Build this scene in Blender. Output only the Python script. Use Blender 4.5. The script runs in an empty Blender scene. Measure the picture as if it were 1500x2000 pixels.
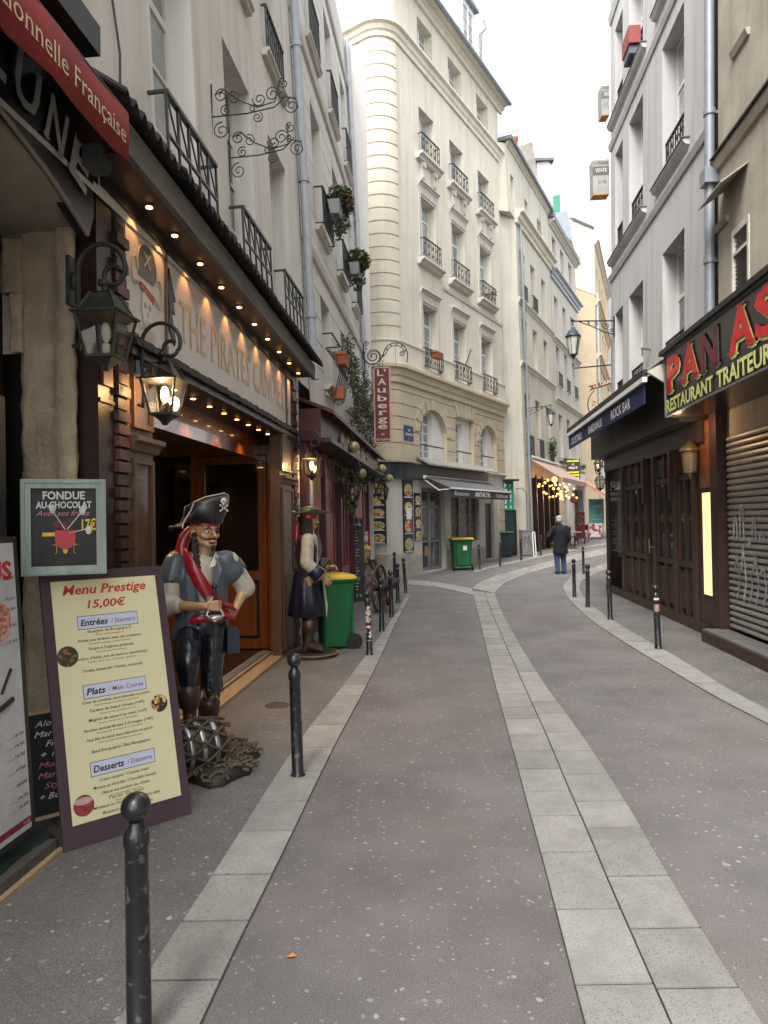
import bpy, bmesh, random
from math import *
from mathutils import Matrix, Vector, noise
R = random.Random(7)
SC = bpy.context.scene
COL = SC.collection
# ---------------------------------------------------------------- camera
FPX, ROLL, PITCH, EYE = 1400.0, radians(1.0), atan(18/1400.0), 1.62
cd = bpy.data.cameras.new('camera'); cam = bpy.data.objects.new('camera', cd); COL.objects.link(cam)
cd.sensor_fit = 'VERTICAL'; cd.sensor_height = 24.0; cd.lens = FPX/2000*24.0
cd.clip_start = .05; cd.clip_end = 400
ct, st_, cp, sp_ = cos(ROLL), sin(ROLL), cos(PITCH), sin(PITCH)
rv = Vector((ct, st_*sp_, -st_*cp)); uv = Vector((st_, -ct*sp_, ct*cp)); fv = Vector((0, cp, sp_))
cam.matrix_world = Matrix(((rv.x, uv.x, -fv.x, 0), (rv.y, uv.y, -fv.y, 0), (rv.z, uv.z, -fv.z, EYE), (0, 0, 0, 1)))
SC.camera = cam
# ---------------------------------------------------------------- sky and light: bright overcast morning
SUN_EL, SUN_AZ = radians(52), radians(205)      # azimuth clockwise from +Y
wd = bpy.data.worlds.new('World'); SC.world = wd; wd.use_nodes = True
wn, wl = wd.node_tree.nodes, wd.node_tree.links
bg = wn['Background']
sky = wn.new('ShaderNodeTexSky'); sky.sky_type = 'NISHITA'; sky.sun_disc = False
sky.sun_elevation = SUN_EL; sky.sun_rotation = SUN_AZ; sky.air_density = 1.0; sky.dust_density = 3.0
hs = wn.new('ShaderNodeHueSaturation'); hs.inputs['Saturation'].default_value = .14; hs.inputs['Value'].default_value = 1.0
wl.new(sky.outputs[0], hs.inputs['Color']); wl.new(hs.outputs[0], bg.inputs[0])
bg.inputs[1].default_value = .15
sd = bpy.data.lights.new('sun', 'SUN'); sd.energy = 1.0; sd.angle = radians(25); sd.color = (1, .95, .87)
so = bpy.data.objects.new('sun', sd); COL.objects.link(so)
sdir = Vector((sin(SUN_AZ)*cos(SUN_EL), cos(SUN_AZ)*cos(SUN_EL), sin(SUN_EL)))
so.rotation_euler = sdir.to_track_quat('Z', 'Y').to_euler(); so.location = (0, 0, 60)
SC.view_settings.view_transform = 'Standard'; SC.view_settings.look = 'None'
SC.view_settings.gamma = 1; SC.view_settings.exposure = 1.75; SC.view_settings.use_curve_mapping = False
SC.cycles.max_bounces = 6; SC.cycles.diffuse_bounces = 4; SC.cycles.transparent_max_bounces = 10
SC.cycles.sample_clamp_indirect = 4; SC.cycles.caustics_reflective = False; SC.cycles.caustics_refractive = False
SC.cycles.use_denoising = True
# ---------------------------------------------------------------- geometry helpers
def ray(px, py):
    x = (px-750)/FPX; y = -(py-1000)/FPX
    return rv*x + uv*y + fv
def gz(Y):
    if Y < 18: return 0.0
    if Y < 22: return .028*(Y-18)**2/8
    return min(.056+.028*(Y-22), .62+.004*max(0, Y-42.14))
def ground(px, py, dz=0.0):
    r = ray(px, py); z = 0
    for i in range(60): z = .5*z+.5*gz(r.y*(z+dz-EYE)/r.z)
    t = (z+dz-EYE)/r.z
    return Vector((r.x*t, r.y*t, gz(r.y*t)))
class Frame:
    """facade frame: u along the wall, w out of it, v up (leaning back a little)"""
    def __init__(s, o, u, w, lean=0.0):
        l = radians(lean); s.o = Vector(o)
        s.u = Vector((u[0], u[1], 0)).normalized(); W = Vector((w[0], w[1], 0)).normalized()
        s.v = Vector((-sin(l)*W.x, -sin(l)*W.y, cos(l))); s.w = Vector((cos(l)*W.x, cos(l)*W.y, sin(l)))
        s.T = Matrix(((s.u.x, s.w.x, s.v.x, s.o.x), (s.u.y, s.w.y, s.v.y, s.o.y), (s.u.z, s.w.z, s.v.z, s.o.z), (0, 0, 0, 1)))
    def p(s, u, w, v): return s.T @ Vector((u, w, v))
    def hit(s, px, py, w=0.0):
        r = ray(px, py); E = Vector((0, 0, EYE)); o = s.o+s.w*w
        t = (o-E).dot(s.w)/r.dot(s.w); d = E+r*t-o
        return d.dot(s.u), d.dot(s.v)
ORG = {}
def org(o): return ORG.get(o.name, Vector((0, 0, 0))) if o else Vector((0, 0, 0))
def tag(o, label=None, cat=None, group=None, kind=None):
    if label: o['label'] = label
    if cat: o['category'] = cat
    if group: o['group'] = group
    if kind: o['kind'] = kind
    return o
def thing(name, loc, label, cat, group=None, rz=0.0):
    o = bpy.data.objects.new(name, None); COL.objects.link(o); o.location = Vector(loc); o.rotation_euler = (0, 0, rz)
    o.empty_display_size = .2; ORG[o.name] = Vector(loc)
    return tag(o, label, cat, group)
class MB:
    def __init__(s): s.v = []; s.f = []; s.sm = []
    def add(s, vs, fs, smooth=False):
        n = len(s.v); s.v += [tuple(p) for p in vs]; s.f += [tuple(i+n for i in f) for f in fs]; s.sm += [smooth]*len(fs); return s
    def quad(s, a, b, c, d): return s.add([a, b, c, d], [(0, 1, 2, 3)])
    def box(s, x0, x1, y0, y1, z0, z1):
        v = [(x, y, z) for z in (z0, z1) for y in (y0, y1) for x in (x0, x1)]
        return s.add(v, [(0, 2, 3, 1), (4, 5, 7, 6), (0, 1, 5, 4), (2, 6, 7, 3), (0, 4, 6, 2), (1, 3, 7, 5)])
    def cbox(s, c, d): return s.box(c[0]-d[0]/2, c[0]+d[0]/2, c[1]-d[1]/2, c[1]+d[1]/2, c[2]-d[2]/2, c[2]+d[2]/2)
    def obox(s, c, ax, ay, az):
        c = Vector(c); ax = Vector(ax)/2; ay = Vector(ay)/2; az = Vector(az)/2
        v = [c+ax*i+ay*j+az*k for k in (-1, 1) for j in (-1, 1) for i in (-1, 1)]
        return s.add(v, [(0, 2, 3, 1), (4, 5, 7, 6), (0, 1, 5, 4), (2, 6, 7, 3), (0, 4, 6, 2), (1, 3, 7, 5)])
    def bar(s, a, b, wd, dp=None, up=(0, 0, 1)):
        a = Vector(a); b = Vector(b); d = b-a; up = Vector(up)
        x = d.cross(up)
        if x.length < 1e-6: x = d.cross(Vector((1, 0, 0)))
        x.normalize(); y = x.cross(d).normalized()
        return s.obox((a+b)/2, d, x*wd, y*(dp or wd))
    def tube(s, pts, r, n=6, cap=True, closed=False):
        pts = [Vector(p) for p in pts]; m = len(pts)
        rr = r if isinstance(r, (list, tuple)) else [r]*m
        vs = []; up = None
        for i, p in enumerate(pts):
            if closed: t = pts[(i+1) % m]-pts[i-1]
            else: t = pts[min(i+1, m-1)]-pts[max(i-1, 0)]
            if t.length < 1e-9: t = Vector((0, 0, 1))
            t.normalize()
            if up is None:
                up = t.cross(Vector((.3, .5, .81))).normalized()
            up = (up-t*up.dot(t))
            if up.length < 1e-6: up = t.orthogonal()
            up.normalize(); q = t.cross(up)
            vs += [p+(up*cos(2*pi*k/n)+q*sin(2*pi*k/n))*rr[i] for k in range(n)]
        fs = [(i*n+k, i*n+(k+1) % n, ((i+1) % m)*n+(k+1) % n, ((i+1) % m)*n+k) for i in range(m if closed else m-1) for k in range(n)]
        s.add(vs, fs, True)
        if cap and not closed:
            s.add([vs[k] for k in range(n)], [tuple(range(n))[::-1]]); s.add([vs[(m-1)*n+k] for k in range(n)], [tuple(range(n))])
        return s
    def lathe(s, prof, n=16, c=(0, 0, 0), rot=0.0, sq=(1, 1), smooth=True):
        m = len(prof); vs = []
        for r, z in prof:
            vs += [(c[0]+r*sq[0]*cos(2*pi*k/n+rot), c[1]+r*sq[1]*sin(2*pi*k/n+rot), c[2]+z) for k in range(n)]
        fs = [(i*n+k, i*n+(k+1) % n, (i+1)*n+(k+1) % n, (i+1)*n+k) for i in range(m-1) for k in range(n)]
        s.add(vs, fs, smooth)
        s.add([vs[k] for k in range(n)], [tuple(range(n))[::-1]]); s.add([vs[(m-1)*n+k] for k in range(n)], [tuple(range(n))])
        return s
    def prism(s, poly, y0, y1):
        """polygon given in the x-z plane, extruded along y"""
        n = len(poly); v = [(p[0], y0, p[1]) for p in poly]+[(p[0], y1, p[1]) for p in poly]
        return s.add(v, [tuple(range(n))[::-1], tuple(range(n, 2*n))]+[(i, (i+1) % n, n+(i+1) % n, n+i) for i in range(n)])
    def flat(s, poly, z0, z1):
        n = len(poly); v = [(p[0], p[1], z0) for p in poly]+[(p[0], p[1], z1) for p in poly]
        return s.add(v, [tuple(range(n))[::-1], tuple(range(n, 2*n))]+[(i, (i+1) % n, n+(i+1) % n, n+i) for i in range(n)])
    def ball(s, c, r, n=12, m=8):
        if not isinstance(r, (tuple, list)): r = (r, r, r)
        vs = []
        for j in range(m+1):
            a = -pi/2+pi*j/m
            vs += [(c[0]+r[0]*max(cos(a), 1e-3)*cos(2*pi*k/n), c[1]+r[1]*max(cos(a), 1e-3)*sin(2*pi*k/n), c[2]+r[2]*sin(a)) for k in range(n)]
        return s.add(vs, [(j*n+k, j*n+(k+1) % n, (j+1)*n+(k+1) % n, (j+1)*n+k) for j in range(m) for k in range(n)], True)
    def loft(s, rings, cap=True, smooth=True):
        n = len(rings[0]); vs = [p for r in rings for p in r]
        s.add(vs, [(i*n+k, i*n+(k+1) % n, (i+1)*n+(k+1) % n, (i+1)*n+k) for i in range(len(rings)-1) for k in range(n)], smooth)
        if cap: s.add(rings[0], [tuple(range(n))[::-1]]); s.add(rings[-1], [tuple(range(n))])
        return s
    def mesh(s, name, m, T=None, o=None):
        o = o or Vector((0, 0, 0))
        if callable(T): vs = [tuple(Vector(T(*p))-o) for p in s.v]
        else: vs = [tuple(Vector(p)-o) for p in s.v] if T is None else [tuple(T @ Vector(p)-o) for p in s.v]
        fs = s.f if (T is None or callable(T) or T.determinant() > 0) else [f[::-1] for f in s.f]
        me = bpy.data.meshes.new(name); me.from_pydata(vs, [], fs); me.polygons.foreach_set('use_smooth', s.sm)
        if m: me.materials.append(m)
        return me
    def build(s, name, m, parent=None, T=None, bevel=0.0):
        o = org(parent) if (parent and T is not None) else Vector((0, 0, 0))
        me = s.mesh(name, m, T, o)
        ob = link(name, me, parent)
        if bevel:
            b = ob.modifiers.new('bevel', 'BEVEL'); b.width = bevel; b.segments = 2; b.limit_method = 'ANGLE'
        return ob
def link(name, me, parent=None, M=None):
    ob = bpy.data.objects.new(name, me); COL.objects.link(ob)
    if parent: ob.parent = parent; ORG[ob.name] = org(parent)
    if M is not None: ob.matrix_local = M
    return ob
def kids(o): return list(o.children)
def copy_tree(o, parent=None):
    c = o.copy(); COL.objects.link(c); c.parent = parent; ORG[c.name] = org(o)
    for ch in kids(o):
        if ch is not c: copy_tree(ch, c)
    return c
def place(o, loc, rz=0.0, label=None, group=None, tilt=None):
    o.location = Vector(loc); o.rotation_euler = (tilt[0], tilt[1], rz) if tilt else (0, 0, rz)
    if label: o['label'] = label
    if group: o['group'] = group
    return o
# ---------------------------------------------------------------- materials
MC = {}
def nd(t, k, **kw):
    n = t.nodes.new(k)
    for a, b in kw.items(): setattr(n, a, b)
    return n
def mat(name, col, rough=.7, metal=0.0, var=.12, scale=6.0, bump=0.0, bscale=40.0, emis=None, estr=0.0, spec=.5, stains=0.0, streak=0.0, col2=None, coat=0.0, dist=.004, flecks=None):
    if name in MC: return MC[name]
    m = bpy.data.materials.new(name); MC[name] = m; m.use_nodes = True; t = m.node_tree; L = t.links
    b = t.nodes['Principled BSDF']; b.inputs['Roughness'].default_value = rough; b.inputs['Metallic'].default_value = metal
    b.inputs['Specular IOR Level'].default_value = spec; b.inputs['Coat Weight'].default_value = coat
    g = nd(t, 'ShaderNodeNewGeometry'); oi = nd(t, 'ShaderNodeObjectInfo')
    col = tuple(col); c2 = col2 or tuple(max(0, c*(1-2*var)) for c in col)
    mix = nd(t, 'ShaderNodeMix', data_type='RGBA'); mix.inputs[6].default_value = (*col, 1); mix.inputs[7].default_value = (*c2, 1)
    n = nd(t, 'ShaderNodeTexNoise'); n.inputs['Scale'].default_value = scale; n.inputs['Detail'].default_value = 6; n.inputs['Roughness'].default_value = .6
    L.new(g.outputs['Position'], n.inputs['Vector'])
    rmp = nd(t, 'ShaderNodeMapRange'); rmp.inputs[1].default_value = .35; rmp.inputs[2].default_value = .7
    L.new(n.outputs[0], rmp.inputs[0]); L.new(rmp.outputs[0], mix.inputs[0]); out = mix.outputs[2]
    if streak:
        mp = nd(t, 'ShaderNodeMapping'); mp.inputs['Scale'].default_value = (5, 5, .35); L.new(g.outputs['Position'], mp.inputs[0])
        n2 = nd(t, 'ShaderNodeTexNoise'); n2.inputs['Scale'].default_value = 1.0; n2.inputs['Detail'].default_value = 5; L.new(mp.outputs[0], n2.inputs['Vector'])
        r2 = nd(t, 'ShaderNodeMapRange'); r2.inputs[1].default_value = .5; r2.inputs[2].default_value = .8; r2.inputs[4].default_value = streak; L.new(n2.outputs[0], r2.inputs[0])
        mx = nd(t, 'ShaderNodeMix', data_type='RGBA', blend_type='MULTIPLY'); L.new(r2.outputs[0], mx.inputs[0]); L.new(out, mx.inputs[6]); mx.inputs[7].default_value = (.45, .42, .38, 1); out = mx.outputs[2]
    if stains:
        n3 = nd(t, 'ShaderNodeTexNoise'); n3.inputs['Scale'].default_value = .9; n3.inputs['Detail'].default_value = 8; n3.inputs['Roughness'].default_value = .65; L.new(g.outputs['Position'], n3.inputs['Vector'])
        r3 = nd(t, 'ShaderNodeMapRange'); r3.inputs[1].default_value = .48; r3.inputs[2].default_value = .72; r3.inputs[4].default_value = stains; L.new(n3.outputs[0], r3.inputs[0])
        mx = nd(t, 'ShaderNodeMix', data_type='RGBA', blend_type='MULTIPLY'); L.new(r3.outputs[0], mx.inputs[0]); L.new(out, mx.inputs[6]); mx.inputs[7].default_value = (.5, .45, .38, 1); out = mx.outputs[2]
    if flecks:
        vo = nd(t, 'ShaderNodeTexNoise'); vo.inputs['Scale'].default_value = flecks[0]; vo.inputs['Detail'].default_value = 2; L.new(g.outputs['Position'], vo.inputs['Vector'])
        r4 = nd(t, 'ShaderNodeMapRange'); r4.inputs[1].default_value = flecks[2]; r4.inputs[2].default_value = flecks[2]+.06; L.new(vo.outputs[0], r4.inputs[0])
        mx = nd(t, 'ShaderNodeMix', data_type='RGBA'); L.new(r4.outputs[0], mx.inputs[0]); L.new(out, mx.inputs[6]); mx.inputs[7].default_value = (*flecks[1], 1); out = mx.outputs[2]
    # each piece a shade of its own
    h = nd(t, 'ShaderNodeHueSaturation'); r5 = nd(t, 'ShaderNodeMapRange'); r5.inputs[3].default_value = 1-var*.8; r5.inputs[4].default_value = 1+var*.8
    L.new(oi.outputs['Random'], r5.inputs[0]); L.new(r5.outputs[0], h.inputs['Value']); L.new(out, h.inputs['Color']); L.new(h.outputs[0], b.inputs['Base Color'])
    if bump:
        bn = nd(t, 'ShaderNodeTexNoise'); bn.inputs['Scale'].default_value = bscale; bn.inputs['Detail'].default_value = 5; L.new(g.outputs['Position'], bn.inputs['Vector'])
        bp = nd(t, 'ShaderNodeBump'); bp.inputs['Strength'].default_value = bump; bp.inputs['Distance'].default_value = dist; L.new(bn.outputs[0], bp.inputs['Height']); L.new(bp.outputs[0], b.inputs['Normal'])
    if emis: b.inputs['Emission Color'].default_value = (*emis, 1); b.inputs['Emission Strength'].default_value = estr
    return m
def wood(name, c1, c2, rough=.5, axis='z', sc=14.0, bump=.25, coat=0.0):
    if name in MC: return MC[name]
    m = bpy.data.materials.new(name); MC[name] = m; m.use_nodes = True; t = m.node_tree; L = t.links; b = t.nodes['Principled BSDF']
    b.inputs['Roughness'].default_value = rough; b.inputs['Coat Weight'].default_value = coat
    g = nd(t, 'ShaderNodeNewGeometry'); mp = nd(t, 'ShaderNodeMapping'); k = .06
    mp.inputs['Scale'].default_value = {'z': (1, 1, k), 'u': (1, k, 1)}[axis]; L.new(g.outputs['Position'], mp.inputs[0])
    n = nd(t, 'ShaderNodeTexNoise'); n.inputs['Scale'].default_value = sc*2; n.inputs['Detail'].default_value = 8; n.inputs['Distortion'].default_value = .6; L.new(mp.outputs[0], n.inputs['Vector'])
    r = nd(t, 'ShaderNodeMapRange'); r.inputs[1].default_value = .3; r.inputs[2].default_value = .7; L.new(n.outputs[0], r.inputs[0])
    mx = nd(t, 'ShaderNodeMix', data_type='RGBA'); mx.inputs[6].default_value = (*c1, 1); mx.inputs[7].default_value = (*c2, 1); L.new(r.outputs[0], mx.inputs[0])
    oi = nd(t, 'ShaderNodeObjectInfo'); h = nd(t, 'ShaderNodeHueSaturation'); r5 = nd(t, 'ShaderNodeMapRange'); r5.inputs[3].default_value = .8; r5.inputs[4].default_value = 1.2
    L.new(oi.outputs['Random'], r5.inputs[0]); L.new(r5.outputs[0], h.inputs['Value']); L.new(mx.outputs[2], h.inputs['Color']); L.new(h.outputs[0], b.inputs['Base Color'])
    bp = nd(t, 'ShaderNodeBump'); bp.inputs['Strength'].default_value = bump; bp.inputs['Distance'].default_value = .003; L.new(n.outputs[0], bp.inputs['Height']); L.new(bp.outputs[0], b.inputs['Normal'])
    return m
def glass_clear(name, tint=(.85, .9, .88), gl=.12):
    if name in MC: return MC[name]
    m = bpy.data.materials.new(name); MC[name] = m; m.use_nodes = True; t = m.node_tree; t.nodes.remove(t.nodes['Principled BSDF'])
    o = t.nodes['Material Output']; a = nd(t, 'ShaderNodeBsdfTransparent'); a.inputs[0].default_value = (*tint, 1)
    g = nd(t, 'ShaderNodeBsdfGlossy'); g.inputs['Roughness'].default_value = .08; x = nd(t, 'ShaderNodeMixShader'); x.inputs[0].default_value = gl
    t.links.new(a.outputs[0], x.inputs[1]); t.links.new(g.outputs[0], x.inputs[2]); t.links.new(x.outputs[0], o.inputs[0]); return m
def light_mat(name, col, st):
    if name in MC: return MC[name]
    m = bpy.data.materials.new(name); MC[name] = m; m.use_nodes = True; t = m.node_tree; t.nodes.remove(t.nodes['Principled BSDF'])
    e = nd(t, 'ShaderNodeEmission'); e.inputs[0].default_value = (*col, 1); e.inputs[1].default_value = st; t.links.new(e.outputs[0], t.nodes['Material Output'].inputs[0]); return m
def food(name, cols, scale=40.0):
    """printed photograph of a dish: mottled colour cells"""
    if name in MC: return MC[name]
    m = bpy.data.materials.new(name); MC[name] = m; m.use_nodes = True; t = m.node_tree; L = t.links; b = t.nodes['Principled BSDF']; b.inputs['Roughness'].default_value = .5
    g = nd(t, 'ShaderNodeNewGeometry'); v = nd(t, 'ShaderNodeTexVoronoi'); v.inputs['Scale'].default_value = scale; L.new(g.outputs['Position'], v.inputs['Vector'])
    s = nd(t, 'ShaderNodeSeparateColor'); L.new(v.outputs['Color'], s.inputs[0]); cr = nd(t, 'ShaderNodeValToRGB'); cr.color_ramp.interpolation = 'CONSTANT'
    e = cr.color_ramp.elements; e[0].color = (*cols[0], 1); e[1].color = (*cols[-1], 1); e[1].position = 1-1/len(cols)
    for i in range(1, len(cols)-1): q = e.new(i/len(cols)); q.color = (*cols[i], 1)
    L.new(s.outputs[0], cr.inputs[0]); L.new(cr.outputs[0], b.inputs['Base Color']); return m
def asphalt(name, col, gum=1.0):
    m = bpy.data.materials.new(name); m.use_nodes = True; t = m.node_tree; L = t.links; b = t.nodes['Principled BSDF']; b.inputs['Roughness'].default_value = .82
    g = nd(t, 'ShaderNodeNewGeometry'); P = g.outputs['Position']
    n1 = nd(t, 'ShaderNodeTexNoise'); n1.inputs['Scale'].default_value = 190; n1.inputs['Detail'].default_value = 3; L.new(P, n1.inputs['Vector'])
    n2 = nd(t, 'ShaderNodeTexNoise'); n2.inputs['Scale'].default_value = 1.3; n2.inputs['Detail'].default_value = 7; n2.inputs['Roughness'].default_value = .62; L.new(P, n2.inputs['Vector'])
    a = nd(t, 'ShaderNodeMapRange'); a.inputs[1].default_value = .32; a.inputs[2].default_value = .72; a.inputs[3].default_value = .6; a.inputs[4].default_value = 1.5; L.new(n1.outputs[0], a.inputs[0])
    c = nd(t, 'ShaderNodeMapRange'); c.inputs[1].default_value = .35; c.inputs[2].default_value = .68; c.inputs[3].default_value = .78; c.inputs[4].default_value = 1.16; L.new(n2.outputs[0], c.inputs[0])
    mu = nd(t, 'ShaderNodeMath', operation='MULTIPLY'); L.new(a.outputs[0], mu.inputs[0]); L.new(c.outputs[0], mu.inputs[1])
    tint = nd(t, 'ShaderNodeMix', data_type='RGBA'); n3 = nd(t, 'ShaderNodeTexNoise'); n3.inputs['Scale'].default_value = .45; n3.inputs['Detail'].default_value = 4; L.new(P, n3.inputs['Vector'])
    rr = nd(t, 'ShaderNodeMapRange'); rr.inputs[1].default_value = .4; rr.inputs[2].default_value = .62; L.new(n3.outputs[0], rr.inputs[0]); L.new(rr.outputs[0], tint.inputs[0])
    tint.inputs[6].default_value = (*col, 1); tint.inputs[7].default_value = (col[0]*1.05, col[1]*1.0, col[2]*.98, 1)
    vm = nd(t, 'ShaderNodeVectorMath', operation='SCALE'); L.new(tint.outputs[2], vm.inputs[0]); L.new(mu.outputs[0], vm.inputs['Scale']); out = vm.outputs[0]
    # flattened chewing gum and pale specks
    for sc, lo, thr, cc in ((8.0, .075, .56, (.30, .29, .285)), (15, .10, .60, (.38, .37, .36)), (27, .13, .66, (.32, .31, .305)), (4.6, .055, .76, (.22, .215, .21))):
        wv = nd(t, 'ShaderNodeTexNoise'); wv.inputs['Scale'].default_value = 9; L.new(P, wv.inputs['Vector'])
        ad = nd(t, 'ShaderNodeVectorMath', operation='MULTIPLY_ADD'); L.new(wv.outputs['Color'], ad.inputs[0]); ad.inputs[1].default_value = (.05, .05, 0); L.new(P, ad.inputs[2])
        v = nd(t, 'ShaderNodeTexVoronoi', voronoi_dimensions='2D'); v.inputs['Scale'].default_value = sc; L.new(ad.outputs[0], v.inputs['Vector'])
        s = nd(t, 'ShaderNodeSeparateColor'); L.new(v.outputs['Color'], s.inputs[0])
        sz = nd(t, 'ShaderNodeMath', operation='MULTIPLY'); L.new(s.outputs[1], sz.inputs[0]); sz.inputs[1].default_value = lo*1.6
        lt = nd(t, 'ShaderNodeMath', operation='LESS_THAN'); L.new(v.outputs['Distance'], lt.inputs[0]); L.new(sz.outputs[0], lt.inputs[1])
        gt = nd(t, 'ShaderNodeMath', operation='GREATER_THAN'); L.new(s.outputs[0], gt.inputs[0]); gt.inputs[1].default_value = thr
        q = nd(t, 'ShaderNodeMath', operation='MULTIPLY'); L.new(lt.outputs[0], q.inputs[0]); L.new(gt.outputs[0], q.inputs[1])
        q2 = nd(t, 'ShaderNodeMath', operation='MULTIPLY'); L.new(q.outputs[0], q2.inputs[0]); L.new(s.outputs[2], q2.inputs[1])
        mx = nd(t, 'ShaderNodeMix', data_type='RGBA'); L.new(q2.outputs[0], mx.inputs[0]); L.new(out, mx.inputs[6]); mx.inputs[7].default_value = (*cc, 1); out = mx.outputs[2]
    L.new(out, b.inputs['Base Color'])
    bp = nd(t, 'ShaderNodeBump'); bp.inputs['Strength'].default_value = .5; bp.inputs['Distance'].default_value = .004; L.new(n1.outputs[0], bp.inputs['Height']); L.new(bp.outputs[0], b.inputs['Normal'])
    return m
# ---------------------------------------------------------------- lettering
def text(s, m, parent, T, x, y, h, w=None, bold=0.0, shear=0.0, ext=.003, name='lettering', align='LEFT', rot=0.0, serif=0.0, sp=1.0):
    """letters in the x-z plane of T (T maps x, out, z), h = capital height"""
    cu = bpy.data.curves.new(name, 'FONT'); cu.body = s; cu.size = 1.0; cu.offset = bold; cu.shear = shear; cu.extrude = 0
    cu.resolution_u = 2; cu.space_character = sp
    tmp = bpy.data.objects.new('tmp', cu)
    me = tmp.to_mesh(); vs = [v.co.copy() for v in me.vertices]; fs = [tuple(p.vertices) for p in me.polygons]
    tmp.to_mesh_clear(); bpy.data.objects.remove(tmp); bpy.data.curves.remove(cu)
    if not vs: return None
    if serif:
        ed = {}
        for f in fs:
            for i in range(len(f)):
                e = tuple(sorted((f[i], f[(i+1) % len(f)]))); ed[e] = ed.get(e, 0)+1
        bd = [e for e, c in ed.items() if c == 1]
        for (yy, top) in ((.012, 0), (.715, 1), (.53, 1)):
            xs = []
            for a, b_ in bd:
                p, q = vs[a], vs[b_]
                if (p.y-yy)*(q.y-yy) < 0: xs.append(p.x+(q.x-p.x)*(yy-p.y)/(q.y-p.y))
            xs.sort()
            for i in range(0, len(xs)-1, 2):
                wd_ = xs[i+1]-xs[i]
                if wd_ < .19:
                    if yy == .53:
                        # only where the stem ends at x-height
                        c = (xs[i]+xs[i+1])/2
                        if any(abs(v.x-c) < wd_*.7 and v.y > .60 for v in vs): continue
                    y0 = 0 if not top else (.70 if yy > .6 else .515); hgt = .035
                    n = len(vs); a0, a1 = xs[i]-serif, xs[i+1]+serif
                    vs += [Vector((a0, y0, 0)), Vector((a1, y0, 0)), Vector((a1, y0+hgt, 0)), Vector((a0, y0+hgt, 0))]; fs.append((n, n+1, n+2, n+3))
    x0 = min(v.x for v in vs); x1 = max(v.x for v in vs)
    k = h/.727; kx = k if w is None else w/(x1-x0)
    wid = (x1-x0)*kx
    off = {'LEFT': 0, 'CENTER': -wid/2, 'RIGHT': -wid}[align]
    b = MB(); P = []
    for v in vs:
        a_ = (v.x-x0)*kx+off; c_ = v.y*k
        P.append((x+a_*cos(rot)-c_*sin(rot), y+a_*sin(rot)+c_*cos(rot)))
    b.add([(p[0], ext, p[1]) for p in P], fs)
    return b.build(name, m, parent, T)
# ---------------------------------------------------------------- figures: continuous surfaces grown from tapered limbs
def blob(prims, name, m, parent, voxel=.012, smooth=6, T=None):
    bm = MB()
    for p in prims:
        if p[0] == 'c':
            _, a, b, r0, r1 = p; a = Vector(a); b = Vector(b); d = b-a; L = max(d.length, 1e-5); n = 14; rings = []
            t = d/L; up = t.orthogonal().normalized(); q = t.cross(up)
            for j in range(5): an = -pi/2+pi/2*j/4; rings.append((a+t*r0*sin(an), r0*max(cos(an), .02)))
            for j in range(1, 5): rings.append((a+d*j/5, r0+(r1-r0)*j/5))
            for j in range(5): an = pi/2*j/4; rings.append((b+t*r1*sin(an), r1*max(cos(an), .02)))
            bm.loft([[c+(up*cos(2*pi*k/n)+q*sin(2*pi*k/n))*r for k in range(n)] for c, r in rings])
        elif p[0] == 'e':
            _, c, r = p[:3]; rot = Matrix.Rotation(p[3], 4, 'Z') if len(p) > 3 else Matrix.Identity(4)
            x = MB().ball((0, 0, 0), r, 16, 10); bm.add([rot @ Vector(v)+Vector(c) for v in x.v], x.f, True)
        elif p[0] == 'b':
            _, c, d, rz = p; Rm = Matrix.Rotation(rz, 4, 'Z')
            bm.obox(c, Rm @ Vector((d[0], 0, 0)), Rm @ Vector((0, d[1], 0)), Rm @ Vector((0, 0, d[2])))
        elif p[0] == 'l':
            bm.loft(p[1])
    me = bm.mesh('tmp', None); ob = bpy.data.objects.new('tmp', me); COL.objects.link(ob)
    r = ob.modifiers.new('r', 'REMESH'); r.mode = 'VOXEL'; r.voxel_size = voxel; r.use_smooth_shade = True
    s = ob.modifiers.new('s', 'SMOOTH'); s.iterations = smooth; s.factor = .5
    dg = bpy.context.evaluated_depsgraph_get(); m2 = bpy.data.meshes.new_from_object(ob.evaluated_get(dg))
    bpy.data.objects.remove(ob); bpy.data.meshes.remove(me); m2.name = name
    m2.materials.clear(); m2.materials.append(m)
    m2.polygons.foreach_set('use_smooth', [True]*len(m2.polygons))
    return link(name, m2, parent)
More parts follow.
